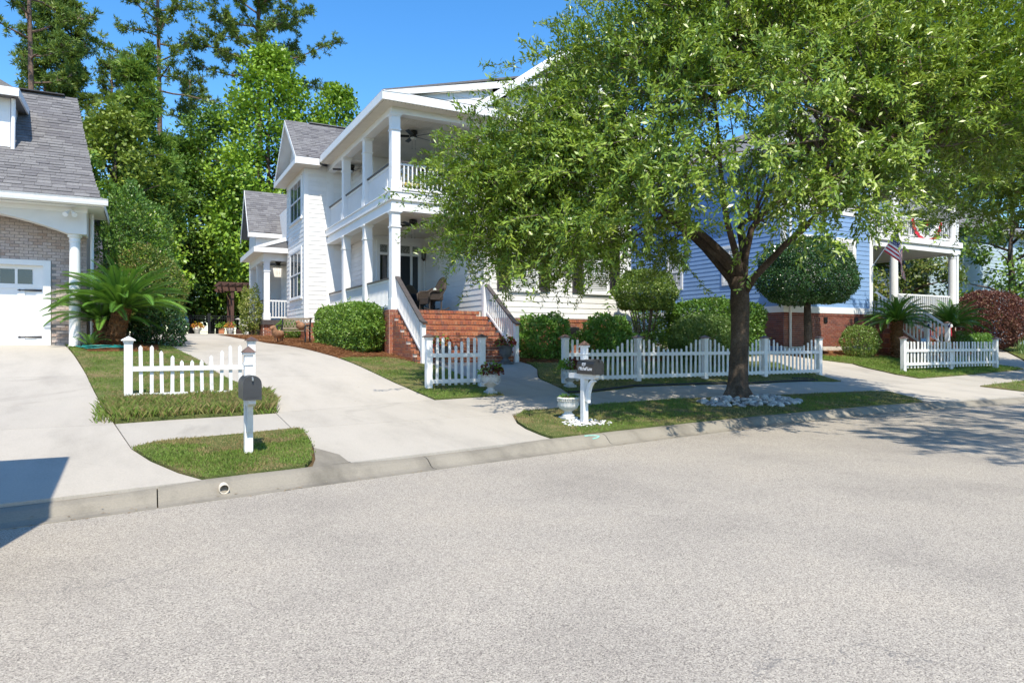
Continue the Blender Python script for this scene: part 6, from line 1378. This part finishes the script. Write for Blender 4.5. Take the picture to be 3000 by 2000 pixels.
    # tone follows the spray, new growth lighter
    tn = np.repeat(r_.normal(.5, .13, len(clu)*tw), per)+r_.normal(0, .17, n)
    leaves('crown', P, A, nr, leafL*r_.uniform(.65, 1.25, n), leafW*r_.uniform(.8, 1.25, n), M_oak, t, np.clip(tn, 0, 1))
    return t, clu, C0
def low_main(p):
    dx = (p[0]-TX)*.8813-(p[1]-TY)*.4726            # the drive side of the crown hangs lower
    return float(np.interp(dx, [-7, -6, -5, -3.6, -2.5, -1.5, 0, 1.2, 2.5, 4, 7], [4.4, 4.0, 3.5, 3.5, 4.0, 4.0, 3.95, 4.3, 4.9, 5.5, 5.8]))
def in_main(p):
    dx = (p[0]-TX)*.8813-(p[1]-TY)*.4726; dy = (p[0]-TX)*.4726+(p[1]-TY)*.8813
    return dy < 2.2 and dx > np.interp(p[2], [5.2, 6, 7, 7.9, 8.6, 9.6], [-6.3, -5.6, -4.4, -3.2, -2.3, -1.2])
oakt, oclu, OC = oak('spreading street oak with a river-stone ring in front of the white house', (TX, TY), 3.05, 6.3, 4.6, 5.6, 680, 9, 58, 5, (.12, 0), low_main, trunk_r=.215, depth=.66, inside=in_main, leafL=.118, leafW=.036)
# a few dead sprays
P_ = []; A_ = []
for c_ in ((13.4, 8.5, 6.9), (11.3, 7.2, 5.9), (12.9, 7.7, 5.6)):
    k = 60; P_.append(np.array(c_)+rng.normal(0, .16, (k, 3))*np.array([1, 1, 1.3])); A_.append(rvec(k)*.6+np.array([[0, 0, -.8]]))
P_ = np.concatenate(P_); A_ = np.concatenate(A_); leaves('dead_spray', P_, A_, rvec(len(P_)), .11, .03, M_dead, oakt, rng.random(len(P_)), kind='stuff')
oak('oak on the street side beyond the blue house drive, leaning into view', (28.9, 10.2), 4.4, 6.6, 5.0, 5.4, 380, 8, 48, 9, (.1, 0), lambda p: 5.7+.3*max(0, 26.5-p[0]), group=None, leafL=.15, leafW=.046, depth=.62)
oak('oak across the street that shades the asphalt', (15.2, -2.3), 4.5, 6.0, 9.4, 4.0, 130, 7, 22, 12, (0, 0), lambda p: 6.2, leafL=.24, leafW=.08)

# ------------------------------------------------------------------ clipped and loose shrubs
def shrub(name, label, c, rad, n, L, W, mat, box=False, jag=.06, stems=6, stem_z=None, cat='shrub', flat=0, group=None, fill=.35, seed=0, up=.35, trunk=None, bark=None):
    """leaves through a shell of a (super)ellipsoid standing on the ground; c = centre of the foliage"""
    r_ = np.random.default_rng(seed+77); cx, cy, cz = c; rx, ry, rz = rad; zb = gz(cx, cy) if stem_z is None else stem_z
    t = thing(name, label, cat, (cx, cy, zb), group); v = unit(r_.normal(0, 1, (n, 3)))
    if box:
        p_ = 5.; s = (np.abs(v)**p_).sum(1)**(-1/p_); v2 = v*s[:, None]
    else: v2 = v.copy()
    ph = r_.uniform(0, 6, 6); wob = 1+jag*(np.sin(v[:, 0]*7+ph[0])+np.sin(v[:, 1]*8+ph[1])+np.sin(v[:, 2]*9+ph[2])+.7*np.sin(v[:, 0]*17+v[:, 2]*13+ph[3]))/2
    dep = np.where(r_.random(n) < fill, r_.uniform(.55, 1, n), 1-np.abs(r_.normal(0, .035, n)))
    if flat: v2[:, 2] = np.maximum(v2[:, 2], -flat)
    P = np.array(c)+v2*np.array(rad)*(wob*dep)[:, None]
    ax = unit(v*.7+r_.normal(0, .7, (n, 3))+np.array([[0, 0, up]])); nr = unit(v*.8+r_.normal(0, .6, (n, 3))+np.array([[0, 0, .5]]))
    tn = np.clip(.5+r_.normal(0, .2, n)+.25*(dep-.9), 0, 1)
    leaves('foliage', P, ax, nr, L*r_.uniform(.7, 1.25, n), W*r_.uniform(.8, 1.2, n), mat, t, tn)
    ns = max(10, n//260); sv = v[:ns]; sb = (np.array(c)+v2[:ns]*np.array(rad)*wob[:ns, None]); q = np.tile(np.linspace(.1, 1, 9), ns); sdir = unit(sv+r_.normal(0, .35, (ns, 3))+np.array([[0, 0, .5]])); ln = np.repeat(r_.uniform(.06, .2, ns), 9)
    SP = np.repeat(sb, 9, 0)+np.repeat(sdir, 9, 0)*(q*ln)[:, None]; leaves('stray_shoots', SP, unit(np.repeat(sdir, 9, 0)+r_.normal(0, .8, (ns*9, 3))), r_.normal(0, 1, (ns*9, 3))+np.array([[0, 0, 1.]]), L*.9, W*.9, mat, t, np.clip(r_.normal(.65, .2, ns*9), 0, 1), kind='stuff')
    for k in range(stems):
        a = 2*math.pi*k/max(1, stems)+r_.uniform(-.3, .3); q = r_.uniform(.3, .75); b0 = .1 if not trunk else .0
        B().tube([(cx+math.cos(a)*rx*b0*1.2, cy+math.sin(a)*ry*b0*1.2, zb-.05), (cx+math.cos(a)*rx*q*.5, cy+math.sin(a)*ry*q*.5, (zb+cz)/2), (cx+math.cos(a)*rx*q, cy+math.sin(a)*ry*q, cz+rz*.3)], [.03, .022, .01], 6).obj('stem', bark or M_twig, t)
    if trunk: B().tube([(cx, cy, zb-.05), (cx+.04, cy, zb+.4), (cx-.02, cy, cz-rz*.5)], [trunk*1.2, trunk, trunk*.8], 10).obj('trunk', bark or M_twig, t, smooth=True)
    return t
def LM(nm, a, b_, c_, rough=.42, tr=.2, spec=.5, tcol=(.25, .42, .04)): return leafmat(nm, [(0, a), (.5, b_), (1, c_)], rough, tr, spec, tcol, 1.2)
M_box = LM('hedge leaf', (0.065, 0.143, 0.016), (0.130, 0.247, 0.029), (0.260, 0.377, 0.065)); M_top = LM('topiary leaf', (0.075, 0.138, 0.025), (0.150, 0.237, 0.037), (0.300, 0.375, 0.088)); M_spi = LM('spirea leaf', (0.065, 0.156, 0.023), (0.130, 0.273, 0.039), (0.234, 0.403, 0.065))
M_dkh = LM('dark hedge leaf', (0.043, 0.109, 0.017), (0.087, 0.189, 0.026), (0.189, 0.319, 0.043)); M_holly = LM('holly leaf', (0.018, 0.057, 0.018), (0.038, 0.102, 0.030), (0.090, 0.180, 0.053), .25, .12, .7); M_loro = LM('burgundy loropetalum leaf', (.07, .028, .024), (.14, .055, .04), (.23, .13, .07), .45, .2, .4, (.3, .06, .06))
M_mnd = LM('mound leaf', (0.061, 0.115, 0.027), (0.115, 0.196, 0.041), (0.216, 0.297, 0.081))
hz = 1.25
shrub('hedge', 'boxy clipped hedge against the white house porch', (5.93, 22.9, 2.0), (.56, 3.0, .8), 34000, .075, .045, M_box, True, .045, 10, cat='hedge', seed=1, stem_z=1.25)
shrub('topiary_shrub', 'round-topped clipped shrub on bare stems at the corner of the white house', (14.85, 18.2, 3.22), (1.08, .95, .78), 15000, .08, .045, M_top, False, .085, 11, seed=2, flat=.62, stem_z=1.02)
shrub('leafy_shrub', 'loose light-green shrub below the white house window by the steps', (11.05, 18.4, 1.62), (.98, .62, .82), 9000, .095, .055, M_spi, False, .16, 8, seed=3)
shrub('leafy_shrub', 'loose light-green shrub below the white house window nearer the topiary', (13.1, 18.0, 1.62), (.95, .62, .78), 9000, .095, .055, M_spi, False, .16, 8, seed=4)
shrub('leafy_shrub', 'low tangled shrub in the shade under the topiary', (15.1, 17.9, 1.4), (.75, .5, .55), 3000, .07, .04, M_dkh, False, .18, 6, seed=14)
shrub('mound_shrub', 'rounded olive-green mound shrub behind the long fence', (16.35, 17.0, 1.65), (1.3, .85, .85), 16000, .075, .038, M_mnd, False, .05, 6, seed=5)
shrub('hedge', 'tall dark clipped hedge between the white and blue house', (18.0, 18.0, 1.95), (1.95, .6, 1.1), 22000, .095, .06, M_dkh, True, .05, 8, cat='hedge', seed=6, stem_z=1.1)
shrub('hedge', 'long clipped hedge running back along the blue house drive', (16.3, 21.5, 2.05), (.6, 3.2, 1.0), 16000, .1, .06, M_box, True, .05, 6, cat='hedge', seed=16, stem_z=1.25)
shrub('holly_tree', 'dense clipped dome-shaped holly tree before the blue house', (21.45, 17.0, 3.98), (1.85, 1.6, 1.45), 42000, .08, .05, M_holly, False, .075, 0, cat='tree', seed=7, flat=.62, trunk=.15, bark=M_bark, stem_z=1.2)
shrub('leafy_shrub', 'small yellow-green shrub at the brick base of the blue house', (24.35, 16.95, 1.6), (.85, .6, .62), 6000, .06, .035, M_top, False, .08, 5, seed=8)
shrub('loropetalum', 'large rounded burgundy shrub beside the blue house porch', (36.3, 18.4, 2.6), (2.0, 1.6, 1.45), 20000, .1, .062, M_loro, False, .05, 8, seed=9)
shrub('leafy_shrub', 'low green shrub below the burgundy shrub', (33.2, 17.2, 1.5), (.8, .5, .45), 3000, .08, .05, M_spi, False, .12, 5, seed=10); shrub('leafy_shrub', 'low green shrub under the right cycad by the path', (30.6, 16.8, 1.5), (.9, .5, .5), 3000, .08, .05, M_dkh, False, .12, 5, seed=11)
shrub('leafy_shrub', 'small round shrub behind the garden bench', (5.15, 29.2, 2.05), (.5, .6, .45), 4000, .06, .035, M_box, False, .06, 5, seed=12)
shrub('climbing_vine', 'yellow-green vine over a post at the side porch corner', (4.25, 33.2, 2.95), (.5, .45, 1.05), 4200, .085, .045, LM('vine leaf', (0.110, 0.165, 0.022), (0.242, 0.297, 0.044), (0.440, 0.396, 0.176)), False, .2, 5, seed=13, cat='vine')
shrub('evergreen_shrub', 'tall dark evergreen shrub behind the brick garage corner', (-.6, 24.6, 4.0), (1.4, 1.3, 2.6), 14000, .10, .045, M_dkh, False, .14, 7, seed=15); shrub('evergreen_shrub', 'light-green bronze-tipped shrub behind the big cycad', (-.05, 23.6, 3.1), (1.1, .8, 1.3), 8000, .09, .04, LM('bronze tip leaf', (.06, .12, .02), (.14, .21, .03), (.36, .25, .1)), False, .14, 6, seed=17)
shrub('evergreen_shrub', 'dark glossy shrub at the drive edge beside the big cycad', (.35, 22.7, 1.95), (.75, .7, .85), 7000, .085, .04, M_holly, False, .1, 6, seed=18)
# strap-leaved irises by the path
M_iris = LM('iris leaf', (.10, .19, .06), (.17, .28, .10), (.28, .38, .16))
for i, (x, y, lb) in enumerate(((31.2, 16.2, 'clump of upright strap-leaved irises behind the flat-topped fence'), (36.2, 16.9, 'large clump of pale strap-leaved irises beside the burgundy shrub'))):
    t = thing('iris_clump', lb, 'plant', (x, y, gz(x, y))); n = 46; a = rng.uniform(0, 6.28, n); l = rng.uniform(.45, .95, n); sp = rng.uniform(.05, .5, n)
    P = np.c_[x+rng.normal(0, .25, n), y+rng.normal(0, .15, n), np.full(n, gz(x, y))]; leaves('leaf_blades', P, np.c_[np.cos(a)*sp, np.sin(a)*sp, np.ones(n)], rvec(n), l, .05, M_iris, t, rng.random(n), kind='stuff')

# ------------------------------------------------------------------ cycads: every frond a part of its own
M_frond = leafmat('cycad frond', [(0, (0.038, 0.098, 0.018)), (.4, (0.075, 0.180, 0.027)), (.75, (0.128, 0.270, 0.038)), (1, (0.210, 0.345, 0.060))], .3, .2, .7, (0.260, 0.468, 0.039), 2.)
M_caud = soil_mat('shaggy cycad trunk', [(.3, (.08, .04, .02)), (.55, (.22, .11, .05)), (.8, (.32, .18, .09))], 16, 60)
def frond_mesh(L, seed, bend=.5, pin=.17, n=56):
    """arching midrib in XZ plane with two rows of stiff leaflets in a V"""
    r_ = np.random.default_rng(seed); V = []; s = np.linspace(.12, 1, n)
    X = lambda q: L*(q-.12*bend*q**3); Z = lambda q: L*(.34*bend*math.sin(q*2.2)-.30*bend*q*q)
    P, A, Nn, Ls = [], [], [], []
    for q in s:
        p = np.array([X(q), 0, Z(q)]); tg = np.array([X(q+.01)-X(q-.01), 0, Z(q+.01)-Z(q-.01)]); tg /= np.linalg.norm(tg); up = np.array([-tg[2], 0, tg[0]])
        ll = pin*math.sin(math.pi*min(1, .12+q*.86))**.55*r_.uniform(.92, 1.06)
        for sd_ in (-1, 1):
            d = tg*.62+np.array([0, sd_, 0])*.75+up*.42; P.append(p); A.append(d/np.linalg.norm(d)); Nn.append(up+np.array([0, -sd_*.5, 0])); Ls.append(ll)
    V = leaf_quads(np.array(P), np.array(A), np.array(Nn), np.array(Ls), .016*L/1.4+.006); me = fast_mesh('frond', V, len(P), 4, M_frond, r_.uniform(.25, .85)+r_.normal(0, .08, len(P)))
    rb = B(); rb.tube([(X(q), 0, Z(q)) for q in np.linspace(0, 1, 9)], [.012*(1-.8*q) for q in np.linspace(0, 1, 9)], 4); bm = bmesh.new(); bm.from_mesh(me); tmp = rb.mesh('tmp', M_frond); bm.from_mesh(tmp); bm.to_mesh(me); bm.free(); bpy.data.meshes.remove(tmp); return me
FR = [frond_mesh(1.5, i, .35+.16*(i % 4), .2) for i in range(6)]
def cycad(label, crown, base, n, L, rt, el=(-.15, 1.25), seed=0, name='sago_palm', squash=1.):
    r_ = random.Random(seed); t = thing(name, label, 'cycad', base); c = Vector(crown); b0 = Vector(base)
    if rt:
        tb = B(); N_ = 14; pts = [b0.lerp(c, q/N_)+Vector((0, 0, -.05 if q == 0 else 0)) for q in range(N_+1)]; tb.tube(pts, [rt*(1+.12*math.sin(q*2.7)-.15*abs(q/N_-.45)) for q in range(N_+1)], 16)
        for k in range(230):                       # old leaf bases
            q = r_.random(); a = r_.uniform(0, 6.28); p = b0.lerp(c, q); o = Vector((math.cos(a), math.sin(a), 0)); tb.bar(p+o*rt*.85, p+o*rt*1.16+Vector((0, 0, .07)), .05, .03)
        tb.obj('trunk', M_caud, t)
    for k in range(n):
        q = k/n; a = k*2.39996+r_.uniform(-.2, .2); e = el[0]+(el[1]-el[0])*(q**1.1); s = L/1.5*r_.uniform(.85, 1.08)*(1-.18*q)
        inst('frond', FR[r_.randrange(6)], t, c+Vector((math.cos(a)*.05, math.sin(a)*.05, .02*q)), (r_.uniform(-.35, .35), -e, a), (s, s, s))
    return t
zc_ = gz(-.7, 21.2)
cycad('large cycad with shaggy leaning trunk beside the brick garage', (-.55, 21.1, 2.45), (-.78, 21.25, zc_-.02), 64, 1.78, .2, (-.1, 1.2), 1); cycad('second cycad with darker trunk leaning behind the large one', (-1.05, 21.6, 2.15), (-.98, 21.55, zc_), 40, 1.6, .2, (-.2, .8), 2)
cycad('tiny bright-green cycad pup at the garage wall', (-1.28, 20.75, gz(-1.2, 20.7)+.1), (-1.28, 20.75, gz(-1.2, 20.7)+.04), 14, .5, 0, (.3, 1.3), 3)
cycad('dark cycad at the steps of the blue house, wall side', (26.0, 16.5, 2.35), (26.0, 16.5, gz(26, 16.5)), 60, 1.45, .2, (-.35, 1.35), 4); cycad('spreading cycad in front of the blue house porch rail', (30.0, 16.7, 2.2), (30.0, 16.7, gz(30, 16.7)), 54, 1.6, .18, (-.15, 1.15), 5)

# ------------------------------------------------------------------ woods behind the houses
def broad(label, x, y, h, cr, czf, n, leaf, mat, seed, group='trees of the woods behind the houses', base=.18, nclump=90, sq=1., name='broadleaf_tree', trunk_r=.22, flatc=.75):
    r_ = np.random.default_rng(seed); zb = gz(x, y); t = thing(name, label, 'tree', (x, y, zb), group)
    tb = B(); tb.tube([(x, y, zb-.1), (x+.1, y, zb+h*.3), (x-.08, y+.1, zb+h*.6), (x, y, zb+h*.9)], [trunk_r*1.2, trunk_r, trunk_r*.6, .04], 9)
    for k in range(9):
        a = k*2.4; q = .25+.06*k; z0 = zb+h*q; tb.tube([(x, y, z0), (x+math.cos(a)*cr*.4, y+math.sin(a)*cr*.4, z0+h*.07), (x+math.cos(a)*cr*.8, y+math.sin(a)*cr*.8, z0+h*.1)], [trunk_r*.4, trunk_r*.25, .02], 6)
    tb.obj('trunk', M_bark, t, smooth=True)
    cen = []
    while len(cen) < nclump:
        q = r_.uniform(base, 1); prof = math.sin(math.pi*min(1, max(0, (q-base)/(1-base)*.86+.12)))**.7*(1.15-.45*q) ; a = r_.uniform(0, 6.28); rr = r_.uniform(.35, 1)**.5*prof*cr*(1+.18*math.sin(3*a+seed)+.1*math.sin(7*q*3+a*2))
        cen.append((x+math.cos(a)*rr, y+math.sin(a)*rr, zb+h*q))
    cen = np.array(cen); per = n//nclump; k = nclump*per; cr_c = cr*.27
    off = r_.normal(0, 1, (k, 3)); off = off/np.linalg.norm(off, axis=1, keepdims=True)*(r_.random((k, 1))**.4)*cr_c*np.repeat(r_.uniform(.6, 1.3, nclump), per)[:, None]; off[:, 2] *= flatc
    P = np.repeat(cen, per, 0)+off; outw = unit(P-np.array([x, y, zb+h*.5])); ax = unit(outw*.5+r_.normal(0, .7, (k, 3))+np.array([[0, 0, -.1]])); nr = unit(outw*.5+r_.normal(0, .5, (k, 3))+np.array([[0, 0, .8]]))
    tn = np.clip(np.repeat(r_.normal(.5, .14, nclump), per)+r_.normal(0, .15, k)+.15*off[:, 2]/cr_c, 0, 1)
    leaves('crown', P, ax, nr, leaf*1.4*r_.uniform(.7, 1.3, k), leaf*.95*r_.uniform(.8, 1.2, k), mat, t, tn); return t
M_gum = LM('sweetgum leaf', (0.100, 0.194, 0.016), (0.201, 0.341, 0.024), (0.365, 0.500, 0.047), .45, .2); M_dko = LM('dark woods leaf', (0.042, 0.091, 0.017), (0.081, 0.174, 0.024), (0.173, 0.286, 0.037), .45, .2); M_mid = LM('woods leaf', (0.072, 0.134, 0.018), (0.132, 0.234, 0.027), (0.263, 0.378, 0.045), .45, .2); M_oliv = LM('olive woods leaf', (0.095, 0.143, 0.022), (0.180, 0.244, 0.031), (0.321, 0.378, 0.056), .45, .2)
def at(px, D): a = (px-1500)/2000*D; return (a*.8813+D*.4726, -a*.4726+D*.8813)
G = 'trees of the woods behind the houses'
for px, D, h, cr, n, lf, m, sd_, lb in ((790, 50, 20.6, 4.8, 24000, .22, M_gum, 1, 'tall bright-green sweetgum rising behind the white house wing'), (985, 53, 19.0, 4.2, 16000, .22, M_gum, 2, 'bright-green sweetgum just left of the white house porch roof'),
        (1075, 56, 17.6, 3.0, 8000, .22, M_gum, 3, 'bright-green treetop peeking over the porch eave'), (640, 53, 17.4, 4.5, 13000, .2, M_dko, 4, 'dark-green rounded tree in the woods, left of the sweetgum'), (500, 52, 14.6, 4.4, 12000, .2, M_dko, 5, 'dark broad tree in the woods above the iron gate'),
        (340, 41, 13.6, 3.4, 12000, .19, M_oliv, 6, 'olive-green tree rising beside the garage roof'), (400, 40, 7.8, 2.5, 9000, .17, M_gum, 7, 'small bright-green tree overhanging the driveway end'), (250, 37, 9.5, 2.2, 7000, .18, M_mid, 8, 'mid-green tree just behind the garage corner'),
        (560, 52, 14.5, 3.4, 9000, .22, M_mid, 9, 'mid-green tree filling the woods between the dark trees'), (735, 54, 11.5, 3.6, 10000, .19, M_mid, 10, 'mid-green lower tree behind the rear gable'), (620, 56, 8.5, 3.4, 8000, .2, M_dko, 11, 'low dark tree behind the pergola'),
        (470, 57, 8.5, 3.4, 7000, .2, M_dko, 12, 'low dark tree behind the arched iron gate'), (860, 52, 14.3, 3.3, 8000, .2, M_mid, 13, 'mid-green tree close behind the wing roof'), (700, 56, 13, 3.8, 6000, .26, M_dko, 14, 'dark far tree in the deep woods'), (400, 56, 14, 4., 6000, .26, M_dko, 15, 'dark far tree behind the young pine'), (300, 52, 10, 4., 6000, .26, M_dko, 17, 'dark undergrowth tree behind the garage')):
    broad(lb, *at(px, D), h, cr, .5, n, lf, m, sd_, G, base=.1 if h > 8 else .06, nclump=int(n/80), trunk_r=.2)
broad('crepe myrtle with yellowed leaves beyond the blue house porch', 38.5, 24.0, 7.4, 2.8, .5, 9000, .15, LM('crepe myrtle leaf', (.05, .09, .015), (.11, .16, .025), (.28, .25, .06)), 31, None, base=.15, nclump=90); broad('mid-green tree beyond the blue house porch, near the far house wall', 36.5, 27, 8.5, 2.6, .5, 8000, .16, M_mid, 32, None, base=.1, nclump=80)
broad('tree filling the far right behind the burgundy shrub', 45, 21.5, 9, 3.0, .5, 7000, .17, M_mid, 33, None, base=.12, nclump=70)
# pines
M_need = leafmat('pine needle', [(0, (0.043, 0.090, 0.021)), (.4, (0.098, 0.172, 0.030)), (.75, (0.176, 0.260, 0.042)), (1, (0.293, 0.360, 0.075))], .5, .25, .4, (0.372, 0.500, 0.065), .3)
M_needy = leafmat('young pine needle', [(0, (0.055, 0.126, 0.020)), (.4, (0.118, 0.227, 0.031)), (.75, (0.200, 0.319, 0.042)), (1, (0.309, 0.420, 0.070))], .5, .3, .4, (0.358, 0.500, 0.062), .5)
def pine(label, x, y, h, z_low, R_, nb, seed, mat=None, tuft=.32, tr=.26, density=1., droop=.0, per=13, group=G, taper=.75):
    r_ = np.random.default_rng(seed); zb = gz(x, y); t = thing('pine_tree', label, 'tree', (x, y, zb), group); mat = mat or M_need
    tb = B(); tb.tube([(x+.15*math.sin(q*4), y, zb-.1+(h+.1)*q) for q in np.linspace(0, 1, 10)], [tr*(1-.75*q) for q in np.linspace(0, 1, 10)], 10); tb.obj('trunk', M_pbark, t, smooth=True)
    T, Dv = [], []; lb_ = B()
    for k in range(nb):
        q = (k+r_.random()*.8)/nb; z0 = z_low+(h-z_low)*q; a = k*2.39996+r_.uniform(-.4, .4); L_ = R_*(1-taper*q)*r_.uniform(.65, 1.15); d = np.array([math.cos(a), math.sin(a), r_.uniform(-.1, .35)+.5*q-droop]); p = np.array([x+.15*math.sin(z0/h*4), y, zb+z0]); pts = [p.copy()]
        for s in range(6):
            d = d+r_.normal(0, .12, 3)+np.array([0, 0, .05]); d /= np.linalg.norm(d); p = p+d*L_/6; pts.append(p.copy())
            if s >= 1:
                for m in range(int((2+s)*density)):
                    sd_ = unit((d+r_.normal(0, .85, 3)+np.array([0, 0, .12]))[None])[0]; ll = r_.uniform(.25, .9)*(.5+.12*s)*min(1, R_/3.2+.2); e = p+sd_*ll; lb_.tube([tuple(p), tuple(e)], [.018, .008], 3, caps=False)
                    for w_ in range(2): T.append(p+sd_*ll*(1-.35*w_)+r_.normal(0, .06, 3)); Dv.append(sd_)
        lb_.tube([tuple(v) for v in pts], [tr*.28*(1-.13*i) for i in range(7)], 5, caps=False)
    lb_.obj('branches', M_pbark, t, kind='stuff')
    T = np.array(T); Dv = np.array(Dv); k = len(T); P = np.repeat(T, per, 0); A = unit(np.repeat(Dv, per, 0)*.55+r_.normal(0, .75, (k*per, 3))+np.array([[0, 0, .25]])); n = len(P)
    leaves('needles', P, A, r_.normal(0, 1, (n, 3)), tuft*1.15*r_.uniform(.7, 1.2, n), .075, mat, t, np.clip(np.repeat(r_.normal(.5, .16, k), per)+r_.normal(0, .1, n), 0, 1)); return t
pine('tall bare-trunked pine right behind the garage roof ridge', *at(85, 43), 27, 15.5, 4.2, 18, 1, density=1.2, tr=.27); pine('dark pine with a narrow crown behind the garage roof', *at(130, 58), 29, 17, 2.6, 40, 2, density=1.1); pine('dark pine with a pointed crown, second behind the garage roof', *at(212, 60), 29, 15, 2.7, 42, 3, density=1.1)
pine('tall sparse pine with an open spreading crown', *at(462, 53), 33, 18.5, 5.0, 30, 4, density=.95, tr=.28); pine('tall full-crowned pine rising over the sweetgum', *at(755, 57), 38, 21, 6.6, 52, 5, density=1.7, tr=.32)
pine('young bright-green pine with long needles in front of the woods', *at(405, 44), 17.6, 5.0, 3.1, 40, 6, M_needy, .42, .16, .8, per=16, taper=.85); pine('slender pine half hidden beside the sparse pine', *at(330, 60), 24, 14, 2.4, 22, 7, density=.6); pine('dark pine low behind the young pine', *at(560, 62), 23, 15, 2.8, 20, 8, density=.7)
